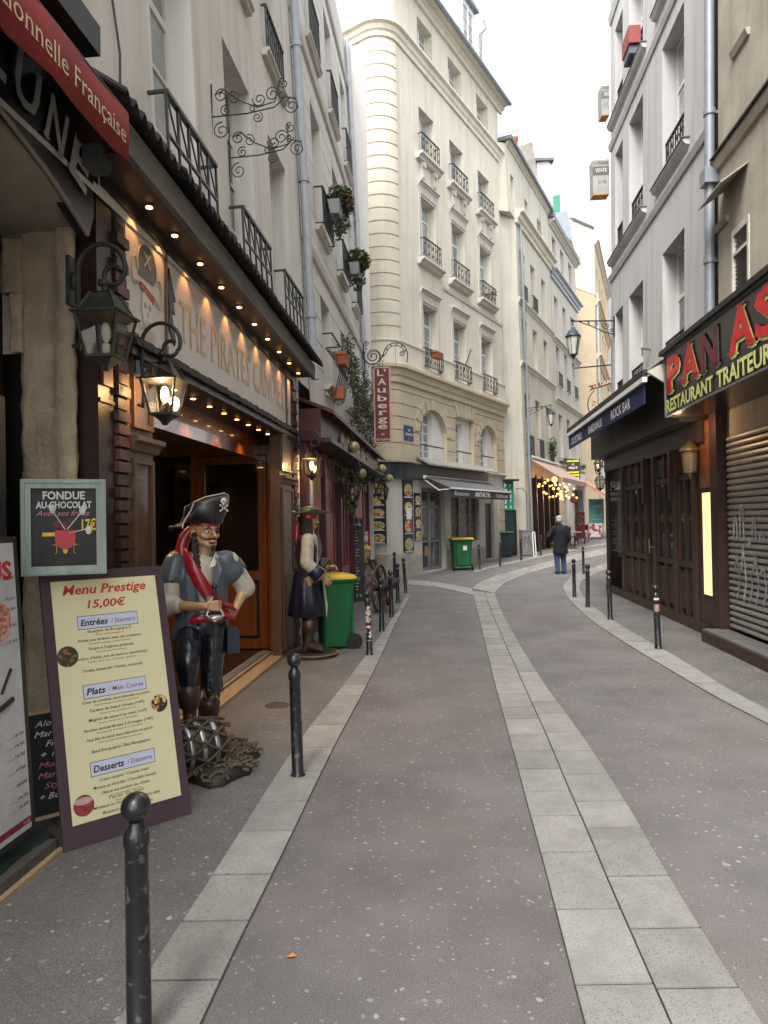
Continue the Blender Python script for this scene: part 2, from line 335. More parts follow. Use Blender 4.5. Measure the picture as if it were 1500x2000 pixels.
# ---------------------------------------------------------------- walls with openings
def wall(T, u0, u1, v0, v1, holes, name, m, parent, w=0.0, depth=.25, grooves=(), gw=.02, br=()):
    """holes (ua,ub,va,vb); reveals go in by depth; grooves = recessed joints at heights v"""
    b = MB(); us = sorted({u0, u1, *br, *[x for h in holes for x in h[:2]]}); vv = {v0, v1, *[x for h in holes for x in h[2:4]]}
    for g in grooves: vv |= {g-.012, g+.012}
    vs = sorted(x for x in vv if v0-1e-6 <= x <= v1+1e-6); us = [x for x in us if u0-1e-6 <= x <= u1+1e-6]
    for j in range(len(vs)-1):
        vm = (vs[j]+vs[j+1])/2; gr = any(abs(vm-g) < .011 for g in grooves); ww = w-gw if gr else w
        for i in range(len(us)-1):
            um = (us[i]+us[i+1])/2
            if any(h[0] < um < h[1] and h[2] < vm < h[3] for h in holes): continue
            b.quad((us[i], ww, vs[j]), (us[i+1], ww, vs[j]), (us[i+1], ww, vs[j+1]), (us[i], ww, vs[j+1]))
            if gr:
                b.quad((us[i], w, vs[j]), (us[i+1], w, vs[j]), (us[i+1], ww, vs[j]), (us[i], ww, vs[j]))
                b.quad((us[i], ww, vs[j+1]), (us[i+1], ww, vs[j+1]), (us[i+1], w, vs[j+1]), (us[i], w, vs[j+1]))
    for h in holes:
        a, c, d, e = h[:4]; q = w-depth
        b.quad((a, w, d), (a, q, d), (a, q, e), (a, w, e)); b.quad((c, w, d), (c, w, e), (c, q, e), (c, q, d))
        b.quad((a, w, e), (a, q, e), (c, q, e), (c, w, e)); b.quad((a, w, d), (c, w, d), (c, q, d), (a, q, d))
    return b.build(name, m, parent, T)
def sweep(T, path_u0, path_u1, prof, name, m, parent, br=()):
    """moulding: profile of (w, v) points run along u"""
    b = MB(); n = len(prof); us = sorted({path_u0, path_u1, *[x for x in br if path_u0 < x < path_u1]})
    b.loft([[(u, p[0], p[1]) for p in prof] for u in us], True, False)
    return b.build(name, m, parent, T)
def scroll(c, r0, r1, a0, turns, n=24):
    """flat spiral in the x-z plane: list of (x, z)"""
    return [(c[0]+(r0+(r1-r0)*i/n)*cos(a0+turns*2*pi*i/n), c[1]+(r0+(r1-r0)*i/n)*sin(a0+turns*2*pi*i/n)) for i in range(n+1)]
# ---------------------------------------------------------------- shared materials
M_ROAD = asphalt('road_asphalt', (.158, .149, .148)); M_PAVE = asphalt('pavement_asphalt', (.140, .135, .132))
M_GRAN = mat('granite', (.325, .318, .302), .78, var=.16, scale=5, bump=.4, bscale=160, stains=.25, col2=(.235, .228, .214), flecks=(150, (.20, .195, .188), .55))
M_JOINT = mat('joint', (.05, .047, .043), .95)
M_PGREY = mat('plaster_grey', (.52, .515, .51), .9, var=.05, scale=.7, bump=.25, bscale=14, streak=.45, stains=.12)
M_PLEFT = mat('plaster_white', (.69, .67, .63), .9, var=.05, scale=.6, bump=.2, bscale=20, streak=.45, stains=.12)
M_PLEFT2 = mat('plaster_ivory', (.67, .65, .615), .9, var=.03, scale=.8, bump=.2, bscale=20, streak=.22, stains=.1)
M_CREAM = mat('plaster_cream', (.70, .655, .55), .9, var=.04, scale=.5, bump=.15, bscale=18, streak=.38, stains=.2)
M_CREAM2 = mat('plaster_pale', (.60, .57, .48), .9, var=.05, scale=.5, bump=.15, bscale=18, streak=.4, stains=.2)
M_STONE = mat('dressed_stone', (.55, .465, .34), .88, var=.05, scale=2, bump=.3, bscale=60, stains=.25, streak=.2)
M_WARM = mat('warm_stone', (.62, .50, .33), .9, var=.04, scale=1.5, bump=.2, bscale=30, stains=.2)
M_BEIGE = mat('plaster_beige', (.52, .46, .37), .92, var=.1, scale=2.2, bump=.5, bscale=25, stains=.45, streak=.4)
M_TRIM = mat('trim_plaster', (.56, .53, .47), .85, var=.04, scale=2, bump=.15, bscale=40, streak=.3)
M_WFRAME = mat('window_paint', (.72, .71, .68), .5, var=.04)
M_GLASSW = mat('window_glass', (.10, .12, .13), .06, var=.25, scale=1.5, spec=.9)
M_CURT = mat('curtained_glass', (.30, .33, .34), .12, var=.2, scale=3, spec=.8)
M_VEIL = mat('net_curtain_glass', (.42, .43, .42), .18, var=.3, scale=5, spec=.7, streak=.5)
M_IRON = mat('black_iron', (.022, .022, .024), .45, var=.15, spec=.5, bump=.1, bscale=80)
M_BOLL = mat('bollard_paint', (.017, .017, .019), .36, var=.2, scale=14, bump=.25, bscale=60, stains=.3, coat=.25, flecks=(30, (.075, .08, .088), .6))
M_ZINC = mat('zinc', (.30, .33, .36), .45, metal=.5, var=.12, scale=5)
M_PIPE = mat('pipe_paint', (.40, .43, .47), .5, var=.08, streak=.3)
M_PIPEG = mat('pipe_zinc', (.27, .30, .33), .5, metal=.3, var=.08, streak=.3)
M_SLATE = mat('slate', (.13, .15, .18), .6, var=.15)
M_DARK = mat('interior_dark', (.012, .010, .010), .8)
M_BLACKP = mat('black_paint', (.018, .018, .02), .5)
M_TERRA = mat('terracotta', (.42, .12, .055), .8, var=.15)
M_WHITE = mat('white_paint', (.8, .8, .78), .6, var=.02)
M_LEAF = mat('leaf', (.065, .11, .03), .6, var=.35, scale=5, col2=(.03, .055, .018))
M_LEAF2 = mat('leaf_dry', (.13, .075, .05), .7, var=.35)
M_PETAL = mat('petal', (.40, .045, .06), .6, var=.25)
DEP = .32
# ---------------------------------------------------------------- ground
def sheet(name, poly_rows, m, dz, kind='structure'):
    b = MB(); n = len(poly_rows[0])
    b.add([(x, y, gz(y)+dz) for r in poly_rows for x, y in r], [(i*n+k, i*n+k+1, (i+1)*n+k+1, (i+1)*n+k) for i in range(len(poly_rows)-1) for k in range(n-1)])
    return tag(b.build(name, m), kind=kind)
ys = [-30, -12, 0, 6, 12, 18]+[18+.25*i for i in range(1, 17)]+[23+i for i in range(0, 25)]+[60, 90, 150, 300]
sheet('street', [[(x, y) for x in (-200, -40, -10, 0, 10, 40, 200)] for y in ys], M_ROAD, 0)
def resample(pts, step=None, n=None):
    L = [0]
    for a, b in zip(pts, pts[1:]): L.append(L[-1]+(Vector(b)-Vector(a)).length)
    out = []; n = n or max(2, int(L[-1]/step)+1)
    for i in range(n):
        d = L[-1]*i/(n-1); k = max(0, min(len(pts)-2, next((j-1 for j in range(1, len(L)) if L[j] >= d-1e-9), len(pts)-2)))
        q = (d-L[k])/max(1e-9, L[k+1]-L[k]); out.append(Vector(pts[k]).lerp(Vector(pts[k+1]), q))
    return out
def smooth(p, it=3):
    for _ in range(it): p = [p[0]]+[(p[i-1]+p[i]*2+p[i+1])/4 for i in range(1, len(p)-1)]+[p[-1]]
    return p
def gpts(px): return [Vector((*ground(*p)[:2], 0)) for p in px]
def band(name, A, B, step, rows=1, m=M_GRAN, extend=0.0, level=False):
    """strip of granite slabs between edge lines A and B (world points)"""
    if extend:
        A = [A[0]+(A[0]-A[1]).normalized()*extend]+A; B = [B[0]+(B[0]-B[1]).normalized()*extend]+B
    N = 120; a = smooth(resample(A, n=N), 12); b = smooth(resample(B, n=N), 12)
    if level:   # slab joints run straight across the street
        def at_y(e, y):
            y = max(e[0].y, min(e[-1].y, y)); k = max(0, min(N-2, next((i-1 for i in range(1, N) if e[i].y >= y), N-2))); return e[k].lerp(e[k+1], (y-e[k].y)/max(1e-6, e[k+1].y-e[k].y))
        ym = [(a[i].y+b[i].y)/2 for i in range(N)]; a, b = [at_y(a, y) for y in ym], [at_y(b, y) for y in ym]
    base = sheet(name, [[(p.x, p.y), (q.x, q.y)] for p, q in zip(a, b)], M_JOINT, .0045)
    L = sum(((a[i]+b[i])/2-(a[i+1]+b[i+1])/2).length for i in range(N-1)); s = 0.0
    def at(e, t):
        x = max(0, min(.99999, t))*(N-1); k = int(x); return e[k].lerp(e[k+1], x-k)
    k = 0
    while s < L-.15:
        ln = step*R.uniform(.8, 1.25); t0, t1 = (s+.007)/L, min(1, (s+ln-.007)/L); s += ln; k += 1
        for r in range(rows):
            g = .0045; hh = .011+R.uniform(-.0012, .0012)
            P = []
            for t in (t0, (t0+t1)/2, t1):
                p, q = at(a, t), at(b, t); w_ = (q-p).length; P.append((p.lerp(q, r/rows+g/w_), p.lerp(q, (r+1)/rows-g/w_)))
            top = [P[0][0], P[1][0], P[2][0], P[2][1], P[1][1], P[0][1]]
            mb = MB(); v = [(p.x, p.y, gz(p.y)+hh) for p in top]; v2 = [(p.x, p.y, gz(p.y)+.002) for p in top]
            mb.add(v+v2, [(0, 1, 4, 5), (1, 2, 3, 4)]+[(i, 6+i, 6+(i+1) % 6, (i+1) % 6) for i in range(6)])
            mb.build('granite_slab', m, base)
    return a, b
LA = gpts([(226, 2000), (330, 1837), (408, 1724), (508, 1564), (590, 1438), (668, 1343), (720, 1273), (776, 1195), (795, 1160)])
LB = gpts([(395, 2000), (464, 1844), (521, 1737), (603, 1564), (659, 1447), (707, 1360), (737, 1299), (772, 1221), (803, 1163)])
la, lb = band('left_kerb_strip', LA, LB, .46, extend=1.6, level=True)
CL = gpts([(1140, 2000), (1106, 1871), (1080, 1759), (1054, 1663), (1032, 1585), (1010, 1499), (984, 1403), (963, 1325), (941, 1230), (928, 1178), (922, 1150), (935, 1138), (970, 1124), (1030, 1108), (1108, 1087), (1186, 1070), (1260, 1058)])
CJ = gpts([(1309, 2000), (1253, 1871), (1205, 1767), (1153, 1637), (1110, 1542), (1075, 1455), (1032, 1360), (993, 1273), (963, 1204), (946, 1158)])
CR = gpts([(1483, 1993), (1431, 1915), (1370, 1819), (1327, 1746), (1270, 1650), (1227, 1572), (1179, 1499), (1119, 1412), (1067, 1343), (1023, 1273), (984, 1204), (966, 1159), (985, 1140), (1020, 1124), (1078, 1107), (1130, 1095), (1186, 1082), (1262, 1066)])
# near half: two rows beside the drain joint, far half: the two rows run on round the bend
cl = smooth(resample(CL[:11], n=60), 5); cr = smooth(resample(CR[:12], n=60), 5)
band('gutter_strip', CL[:11], CJ, .43, extend=1.6, level=True); band('gutter_strip_right', CJ, CR[:12], .43, extend=1.6, level=True)
band('gutter_strip_far', CL[10:], CR[11:], .6, rows=2)
BL = gpts([(795, 1133), (850, 1137), (922, 1150)]); BR_ = gpts([(797, 1142), (850, 1146), (925, 1163)])
band('gutter_branch', BL, BR_, .7)
RA = gpts([(1500, 1416), (1413, 1373), (1327, 1321), (1240, 1269), (1153, 1213), (1110, 1170), (1098, 1144), (1118, 1124), (1180, 1101), (1230, 1090)])
RB = gpts([(1500, 1388), (1413, 1343), (1327, 1286), (1240, 1239), (1197, 1213), (1153, 1182), (1130, 1152), (1136, 1133), (1186, 1110), (1236, 1097)])
ra, rb = band('right_kerb_strip', RA, RB, .7, extend=3.5)
FA_ = gpts([(925, 1119), (985, 1104), (1042, 1092), (1140, 1071), (1220, 1058)]); FB_ = gpts([(930, 1114), (985, 1100), (1042, 1088), (1140, 1068), (1220, 1055)])
band('far_kerb_strip', FA_, FB_, .9)
sheet('left_pavement', [[(-9, p.y), (p.x, p.y)] for p in la if p.y < 16.4], M_PAVE, .003)
sheet('right_pavement', [[(p.x, p.y), (7.5, p.y)] for p in rb if p.y < 12.5], M_PAVE, .003)
mh = thing('manhole_cover', ground(542, 1378)+Vector((0, 0, .003)), 'small round iron cover set in the pavement before the wooden shop threshold', 'manhole cover')
MB().lathe([(.0, .0), (.11, 0), (.11, .004), (.1, .005), (.095, .003), (.0, .003)], 24).build('lid', mat('rusty_iron', (.09, .065, .05), .8, bump=.4), mh)
# ---------------------------------------------------------------- building pieces
def window(T, u0, u1, v0, v1, parent, w=0.0, dep=DEP, rows=3, cols=2, glass=None, transom=None, frame=None, arch=False):
    if glass is None: glass = R.choice((M_GLASSW, M_GLASSW, M_CURT, M_VEIL))
    elif glass is M_CURT: glass = R.choice((M_CURT, M_CURT, M_GLASSW, M_VEIL))
    q = w-dep; b = MB(); fw = .055; fd = .05; frame = frame or M_WFRAME; glass = glass or M_GLASSW
    for (a, c, d, e) in ((u0, u1, v0, v0+fw), (u0, u1, v1-fw, v1), (u0, u0+fw, v0+fw, v1-fw), (u1-fw, u1, v0+fw, v1-fw)): b.box(a, c, q, q+fd, d, e)
    cw = (u1-u0-2*fw)/cols
    for i in range(1, cols): x = u0+fw+cw*i; b.box(x-.035, x+.035, q+.002, q+fd+.012, v0+fw, v1-fw)
    H_ = v1-v0-2*fw
    for j in range(1, rows):
        z = v0+fw+H_*j/rows; t = .035 if (transom and j == transom) else .014
        b.box(u0+fw, u1-fw, q+.006, q+fd-.01, z-t, z+t)
    win = b.build('window', frame, parent, T)
    for i in range(cols):
        for j in range(rows):
            a = u0+fw+cw*i+.02; d = v0+fw+H_*j/rows+.012
            MB().box(a, a+cw-.04, q+.015, q+.025, d, d+H_/rows-.024).build('pane', glass if R.random() < .88 else M_CURT, win, T)
    return win
def railing(T, u0, u1, v0, v1, parent, w=.06, n=9, style=0, name='railing', side=True):
    b = MB(); b.box(u0, u1, w-.02, w+.02, v1-.03, v1); b.box(u0, u1, w-.012, w+.012, v0, v0+.022)
    for i in range(n+1):
        x = u0+(u1-u0)*i/n; b.box(x-.009, x+.009, w-.009, w+.009, v0, v1-.02)
    h = v1-v0
    if style == 1:   # scrolls between the bars
        for i in range(0, n, 2):
            x = u0+(u1-u0)*(i+.5)/n; r = (u1-u0)/n*.45
            for zz in (.3, .68):
                b.tube([(p[0], w, p[1]) for p in scroll((x, v0+h*zz), r, r*.25, 0, 1.3, 10)], .007, 4)
    if style == 2:   # double rails with diagonal braces
        b.box(u0, u1, w-.01, w+.01, v0+h*.55, v0+h*.58); b.bar((u0, w, v0), (u0+.5*(u1-u0), w, v1), .014); b.bar((u1, w, v0), (u0+.5*(u1-u0), w, v1), .014)
    if style == 3:
        b.box(u0, u1, w-.01, w+.01, v0+h*.6, v0+h*.625); b.box(u0, u1, w-.01, w+.01, v0+h*.3, v0+h*.325)
        for i in range(n): x = u0+(u1-u0)*i/n; b.bar((x, w, v1-.02), (x+(u1-u0)/n, w, v0+h*.6), .012)
    if side:
        for x in (u0, u1): b.bar((x, w, v1-.015), (x, -.05, v1-.015), .022); b.bar((x, w, v0+.01), (x, -.05, v0+.01), .022)
    return b.build(name, M_IRON, parent, T)
def sill(T, u0, u1, v, parent, m=None, w=.1, h=.09):
    return sweep(T, u0, u1, [(0, v-h), (w*.6, v-h), (w*.75, v-h*.5), (w, v-h*.4), (w, v), (0, v)], 'sill', m or M_TRIM, parent)
def pipe(T, u, v0, v1, parent, m, r=.06, w=.1, bands=(), name='drainpipe'):
    b = MB(); b.tube([(u, w, v0), (u, w, (v0+v1)/2), (u, w, v1)], r, 10)
    for z in bands: b.tube([(u, w, z), (u, w, z+.08)], r*1.25, 10); b.box(u-.012, u+.012, -.02, w, z+.02, z+.06)
    return b.build(name, m, parent, T)
def cornice(T, u0, u1, v, parent, w=.18, h=.3, m=None, br=(), name='cornice'):
    return sweep(T, u0, u1, [(0, v-h), (w*.25, v-h), (w*.3, v-h*.7), (w*.5, v-h*.6), (w*.62, v-h*.3), (w, v-h*.22), (w, v-.02), (w*.9, v), (0, v+.03)], name, m or M_TRIM, parent, br)
def closed_box(T, u0, u1, v0, v1, parent, m, d0=-.6, d1=-6, name='backing'):
    return MB().box(u0, u1, d1, d0, v0, v1).build(name, m, parent, T)
# ================================================================ left side
FL = Frame((-2.028, 0, 0), (.0912, .9958), (.9958, -.0912)); TL = FL.T
FU = Frame((-2.028+.15, -.014, 0), (.0912, .9958), (.9958, -.0912), 2.2); TU = FU.T
lb1 = thing('plaster_building', FL.o+Vector((0, 5, 0)), 'pale smooth plaster building over the pirate shop with three tall windows behind bowed black railings', 'building')
W1 = [(5.05, 6.0), (6.9, 7.85), (8.65, 9.6)]
holes = [(a, c, 4.2, 6.35) for a, c in W1]+[(a, c, 7.35, 9.3) for a, c in W1]+[(a, c, 10.3, 12.1) for a, c in W1]
wall(TU, -3, 10.45, 3.55, 14, holes, 'wall', M_PLEFT, lb1, depth=.26)
closed_box(TU, -3, 10.45, 3.55, 14, lb1, M_PLEFT, -.45, -6)
for a, c, d, e in holes: window(TU, a, c, d, e, lb1, dep=.24, rows=4, transom=3)
for a, c in W1[:3]: railing(TU, a-.06, c+.06, 3.85, 4.66, lb1, w=.13, n=5, style=3)
for a, c in W1[:3]: railing(TU, a+.02, c-.02, 7.36, 7.95, lb1, w=.05, n=8, style=1); sill(TU, a-.08, c+.08, 7.35, lb1)
pipe(TU, 10.47, 3.7, 14, lb1, M_PIPE, .062, .09, (4.6, 6.6, 8.6, 10.6))
cb = thing('facade_cable', FU.p(4.5, .02, 5.2), 'thin black cable running down the pale wall above the dark awning cassette', 'cable')
MB().tube([FU.p(4.35, .02, 7), FU.p(4.4, .02, 6), FU.p(4.38, .02, 5.2), FU.p(4.5, .03, 4.6), FU.p(4.46, .03, 4.2)], .008, 5).build('wire', M_IRON, cb, Matrix.Identity(4))
lb2 = thing('grooved_building', FL.p(14, 0, 0), 'ivory plaster building with grooved joints and geranium boxes above the burgundy restaurant', 'building')
W2 = [(11.9, 12.85), (14.15, 15.05), (16.25, 17.1)]
holes = [(a, c, d, e) for a, c in W2 for d, e in ((3.75, 5.42), (6.55, 8.7), (9.8, 11.9))]
gv = [3.65+.43*i for i in range(1, 24)]
wall(TU, 10.5, 17.75, 3.2, 13.6, holes, 'wall', M_PLEFT2, lb2, depth=.28, grooves=[g for g in gv if all(abs(g-x) > .03 for x in (3.75, 5.42, 6.55, 8.7, 9.8, 11.9))], gw=.02)
closed_box(TU, 10.5, 17.7, 3.2, 13.6, lb2, M_PLEFT2, -.4, -6)
MB().box(-6, 0, -.1, .0, 0, 13.4).build('end_wall', M_PLEFT2, lb2, Matrix.Translation(FU.p(17.78, 0, 0)))
for a, c, d, e in holes: window(TU, a, c, d, e, lb2, dep=.26, rows=4, transom=3)
for v in (5.88, 9.3, 12.4): sweep(TU, 10.6, 17.75, [(0, v-.12), (.05, v-.1), (.07, v), (0, v+.02)], 'string_course', M_TRIM, lb2)
for a, c in W2:
    railing(TU, a, c, 9.82, 10.6, lb2, w=.08, n=9, style=1)
    for d in (6.55, 9.78): sill(TU, a-.1, c+.1, d, lb2)
    railing(TU, a-.05, c+.05, 6.57, 7.2, lb2, w=.14, n=8, style=1)
    sill(TU, a-.1, c+.1, 3.9, lb2, w=.14)
MB().tube([FU.p(11.9, .16, 4.75), FU.p(12.85, .16, 4.75)], .016, 6).bar(FU.p(11.9, .16, 4.75), FU.p(11.9, -.1, 4.75), .02).bar(FU.p(12.85, .16, 4.75), FU.p(12.85, -.1, 4.75), .02).build('railing', M_IRON, lb2, Matrix.Identity(4))
pipe(TU, 17.55, 3.4, 13.5, lb2, M_PIPE, .05, .08, (6, 9))
# ================================================================ corner building in the middle
AO = Vector((.565, 20.23, 0)); AU = Vector((.5, .866, 0)); AW = Vector((.866, -.5, 0)); AD2 = Vector((-.8, .6, 0)); AW2 = Vector((-.6, -.8, 0))
AR = .59; ATH = radians(96.87); AL = AR*ATH; AC = AO-AW*AR
AT = AC+Vector((cos(radians(-30)-ATH), sin(radians(-30)-ATH), 0))*AR
def AM(s, w, v):
    if s >= 0: p = AO+AU*s+AW*w
    elif s > -AL:
        a = radians(-30)+s/AR; p = AC+Vector((cos(a), sin(a), 0))*(AR+w)
    else: p = AT+AD2*(-s-AL)+AW2*w
    return Vector((p.x, p.y, v))
ABR = [-AL*i/10 for i in range(0, 11)]
TA = Matrix(((AU.x, AW.x, 0, AO.x), (AU.y, AW.y, 0, AO.y), (0, 0, 1, 0), (0, 0, 0, 1)))
ab = thing('corner_building', AO, 'tall cream corner building with a rounded corner and three bays of balconied windows', 'building')
C3 = [(1.45, 2.35), (3.65, 4.6), (6.05, 7.0)]
F1 = [(1.05, 2.95), (3.65, 5.15), (5.7, 7.3)]
SE = 8.1
up = [(a-.08, c+.05, d, e) for (a, c) in C3 for (d, e) in ((6.2, 8.15), (9.45, 11.4), (12.6, 14.1), (15.85, 16.85))]
wall(AM, -9, SE, 5.9, 17.4, up, 'upper_wall', M_CREAM, ab, depth=.3, br=ABR)
fl1 = [(a, c, 3.4, 5.0) for a, c in F1]
gvs = [3.45+.37*i for i in range(1, 6)]
wall(AM, -1.3, SE, 3.3, 5.55, [(a, c, d, e) for a, c, d, e in fl1], 'stone_storey', M_STONE, ab, depth=.35, grooves=gvs, gw=.03, br=ABR+[-1.3])
MB().box(0, 7.6, -.5, .0, 3.3, 5.9).build('side_wall', M_CREAM, ab, lambda s, w, v: AM(-1.3-s, w, v))
wall(AM, -9, SE, .0, 3.3, [(1.1, 2.7, .1, 2.6), (3.15, 5.5, .9, 2.5), (6.05, 6.9, .15, 2.45)], 'ground_storey', mat('shop_plaster', (.52, .50, .455), .85, var=.06, scale=2, stains=.3, bump=.2), ab, depth=.25, br=ABR)
for a in (1, ): MB().box(.3, SE-.02, -8, -.65, 0, 17.3).build('core', M_CREAM, ab, TA)
# arched heads: stone spandrels fill the corners of the openings
for i, (a, c) in enumerate(F1):
    if i == 1: continue
    r = (c-a)/2; cx = (a+c)/2; z0 = 5.0-r*.82
    for sgn in (-1, 1):
        pts = [(cx+sgn*r, 5.0), (cx+sgn*r, z0)]+[(cx+sgn*r*cos(t), z0+(5.0-z0)*sin(t)) for t in [pi/2*k/8 for k in range(1, 9)]]
        if sgn > 0: pts = pts[::-1]
        MB().prism(pts, -.34, -.002).build('spandrel', M_STONE, ab, TA)
    for k in range(9):
        t0, t1 = pi*k/9+.03, pi*(k+1)/9-.03; ro = 1.32
        P = [(cx+r*cos(t), z0+(5.0-z0)*sin(t)) for t in (t0, (t0+t1)/2, t1)]+[(cx+r*ro*cos(t), z0+(5.0-z0)*ro*1.05*sin(t)) for t in (t1, (t0+t1)/2, t0)]
        if max(p[1] for p in P) > 5.5: P = [(p[0], min(p[1], 5.5)) for p in P]
        MB().prism(P, .0, .022).build('voussoir', M_STONE, ab, TA)
for k in range(5):
    x0 = 3.75+k*.28; MB().prism([(x0+(k-2)*.0, 5.04), (x0+.25, 5.04), (x0+.25+(k-2)*.09+.03, 5.5), (x0+(k-2)*.09-.03, 5.5)], 0, .022).build('voussoir', M_STONE, ab, TA)
M_REV = mat('white_reveal', (.72, .71, .68), .8, var=.04, stains=.1)
for i, (a, c) in enumerate(F1):
    g0, g1 = ((1.35, 2.2), (3.8, 4.5), (5.95, 6.7))[i]
    top = 4.9 if i != 1 else 4.85
    wall(TA, a+.004, c-.004, 3.4, 4.998, [(g0, g1, 3.42, top)], 'inner_reveal', M_REV, ab, w=-.16, depth=.2)
    window(TA, g0, g1, 3.42, top, ab, dep=.32, rows=5, transom=4, glass=M_CURT)
    MB().box(a+.1, c-.3, .0, .03, 3.85, 3.89).build('guard_bar', M_IRON, ab, TA)
M_QU = mat('quoin', (.62, .57, .47), .9, var=.05, scale=2, bump=.2, bscale=30, streak=.25)
for k in range(24):
    z = 6.35+k*.368
    b = MB(); ss = [-AL-.12]+ABR[::-1][1:-1]+[-.03]
    b.loft([[(s, -.01, z), (s, .03, z+.012), (s, .03, z+.335), (s, -.01, z+.345)] for s in ss], True, False); b.build('quoin', M_QU, ab, AM)
cornice(AM, -9, SE+.1, 6.02, ab, .22, .5, M_STONE, ABR)
sweep(AM, -9, SE+.02, [(0, 6.02), (.1, 6.02), (.1, 6.08), (.06, 6.12), (.06, 6.62), (.1, 6.64), (.1, 6.7), (0, 6.72)], 'plinth_band', M_CREAM, ab, ABR) if False else None
for a, c in ((-9, 1.3), (2.5, 3.5), (4.75, 5.9), (7.15, SE+.03)):
    sweep(AM, a, c, [(0, 6.02), (.07, 6.04), (.07, 6.62), (.11, 6.66), (.11, 6.72), (0, 6.74)], 'plinth_band', M_CREAM, ab, ABR)
cornice(AM, -9, SE+.12, 15.65, ab, .24, .42, M_CREAM, ABR); cornice(AM, -9, SE+.25, 17.55, ab, .35, .35, M_CREAM, ABR, 'eaves')
sweep(AM, 2.9, SE+.05, [(0, 8.95), (.04, 8.95), (.05, 9.05), (0, 9.07)], 'string_course', M_TRIM, ab)
for a, c in C3:
    for d, e, rt, st in ((6.2, 8.15, 6.78, 1), (9.45, 11.4, 10.1, 1), (12.6, 14.1, 13.25, 1), (15.85, 16.85, None, 0)):
        window(TA, a-.06, c+.03, d, e, ab, dep=.28, rows=4 if d < 12 else 3, transom=3, glass=M_CURT)
        if rt: railing(TA, a-.15, c+.13, d+.02, rt, ab, w=.14, n=9, style=st)
        if 9 < d < 15: sweep(TA, a-.35, c+.3, [(0, d-.2), (.12, d-.18), (.16, d-.1), (.24, d-.07), (.24, d), (0, d)], 'balcony_slab', M_TRIM, ab)
        if d == 12.6:
            for x in (a+.0, c-.1):
                MB().prism([(x-.07, d-.7), (x+.07, d-.7), (x+.1, d-.2), (x-.1, d-.2)], 0, .1).build('console', M_TRIM, ab, TA)
                MB().tube([(x, .1, d-.3), (x, .16, d-.3)], .09, 10).tube([(x, .06, d-.62), (x, .12, d-.62)], .06, 10).build('console', M_TRIM, ab, TA)
        if d in (6.2, 9.45):
            cornice(TA, a-.22, c+.2, e+.42, ab, .13, .16, M_TRIM, name='window_hood')
            MB().box(a-.2, a-.09, 0, .03, d+.1, e+.25).box(c+.06, c+.17, 0, .03, d+.1, e+.25).box(a-.2, c+.17, 0, .028, e+.06, e+.26).build('window_surround', M_TRIM, ab, TA)
b = MB(); 
def roofm(s, w, v): return AM(s, w, v)
b.loft([[(s, .3, 17.5), (s, .36, 17.56), (s, -1.4, 19.4), (s, -1.6, 19.4), (s, -1.0, 17.5)] for s in [-9]+ABR[::-1]+[SE+.15]], True, False); b.build('roof', M_SLATE, ab, AM)
b = MB(); b.tube([AM(s, .42, 17.5) for s in [-9]+ABR[::-1]+[2, 4, 6, SE+.25]], .075, 8); b.build('gutter', M_ZINC, ab, Matrix.Identity(4))
for x in (4.3, ):
    b = MB(); b.box(x, x+1.5, -1.3, .05, 17.6, 19.6); b.build('dormer', M_WHITE, ab, TA); MB().box(x-.1, x+1.6, -1.4, .2, 19.6, 19.72).build('dormer_roof', M_ZINC, ab, TA)
    window(TA, x+.3, x+1.2, 17.9, 19.3, ab, w=.35, dep=.28, rows=3)
MB().tube([(6.3, .2, 19.6), (6.35, .25, 19.3), (6.25, .1, 19.1), (6.25, .1, 17.6)], .05, 8).build('drainpipe', M_PIPEG, ab, TA)
# ================================================================ cream house beyond it
NO = Vector((5.75, 28.3, 0)); NU = Vector((.43, .903, 0)).normalized(); NW = Vector((NU.y, -NU.x, 0))
FN = Frame((5.75, 28.3, 0), (.43, .903), (.903, -.43), 1.0); TN = FN.T
nb = thing('cream_house', NO, 'pale cream four storey house with a long drainpipe beyond the corner building', 'building')
CN = [(-.3+.3, .85), (1.8, 2.6), (3.75, 4.55)]
hn = [(a, c, d, e) for a, c in CN for d, e in ((4.1, 6.6), (7.95, 9.6), (10.4, 12.35))]
wall(TN, -.45, 5.75, 3.9, 13.4, hn, 'wall', M_CREAM2, nb, depth=.3)
wall(TN, -1.4, 5.75, 13.4, 16.0, [(-.95, -.45, 14.1, 15.0), (1.2, 1.8, 14.0, 14.9), (3.4, 4.0, 14.0, 14.9)], 'attic_wall', M_CREAM2, nb, depth=.2)
e0 = AM(SE, 0, 0); e1 = FN.p(-.45, 0, 0); dv = (e1-e0)
e0 = AM(SE-.3, -.25, 0); MB().add([(e0.x, e0.y, 0), tuple(e1), tuple(FN.p(-.45, 0, 13.4)), (e0.x, e0.y, 13.4), tuple(FN.p(-1.35, 0, 13.35)), tuple(FN.p(-1.35, 0, 16)), (e0.x, e0.y, 16), tuple(FN.p(-1.35, 0, 13.35))], [(0, 1, 2, 3), (3, 4, 5, 6), (2, 3, 4)]).build('side_wall', M_CREAM2, nb, Matrix.Identity(4))
MB().box(.3, 5.6, -6, -.45, 0, 15.7).build('core', M_CREAM2, nb, TN)
wall(TN, -.45, 5.75, 0, 3.9, [(.25, 5.5, .2, 3.3)], 'ground_storey', M_CREAM2, nb, depth=.4)
for a, c, d, e in hn: window(TN, a, c, d, e, nb, dep=.28, rows=4, transom=3, glass=M_CURT)
for a, c, d, e in ((-.95, -.45, 14.1, 15.0), (1.2, 1.8, 14.0, 14.9), (3.4, 4.0, 14.0, 14.9)): window(TN, a, c, d, e, nb, dep=.18, rows=2)
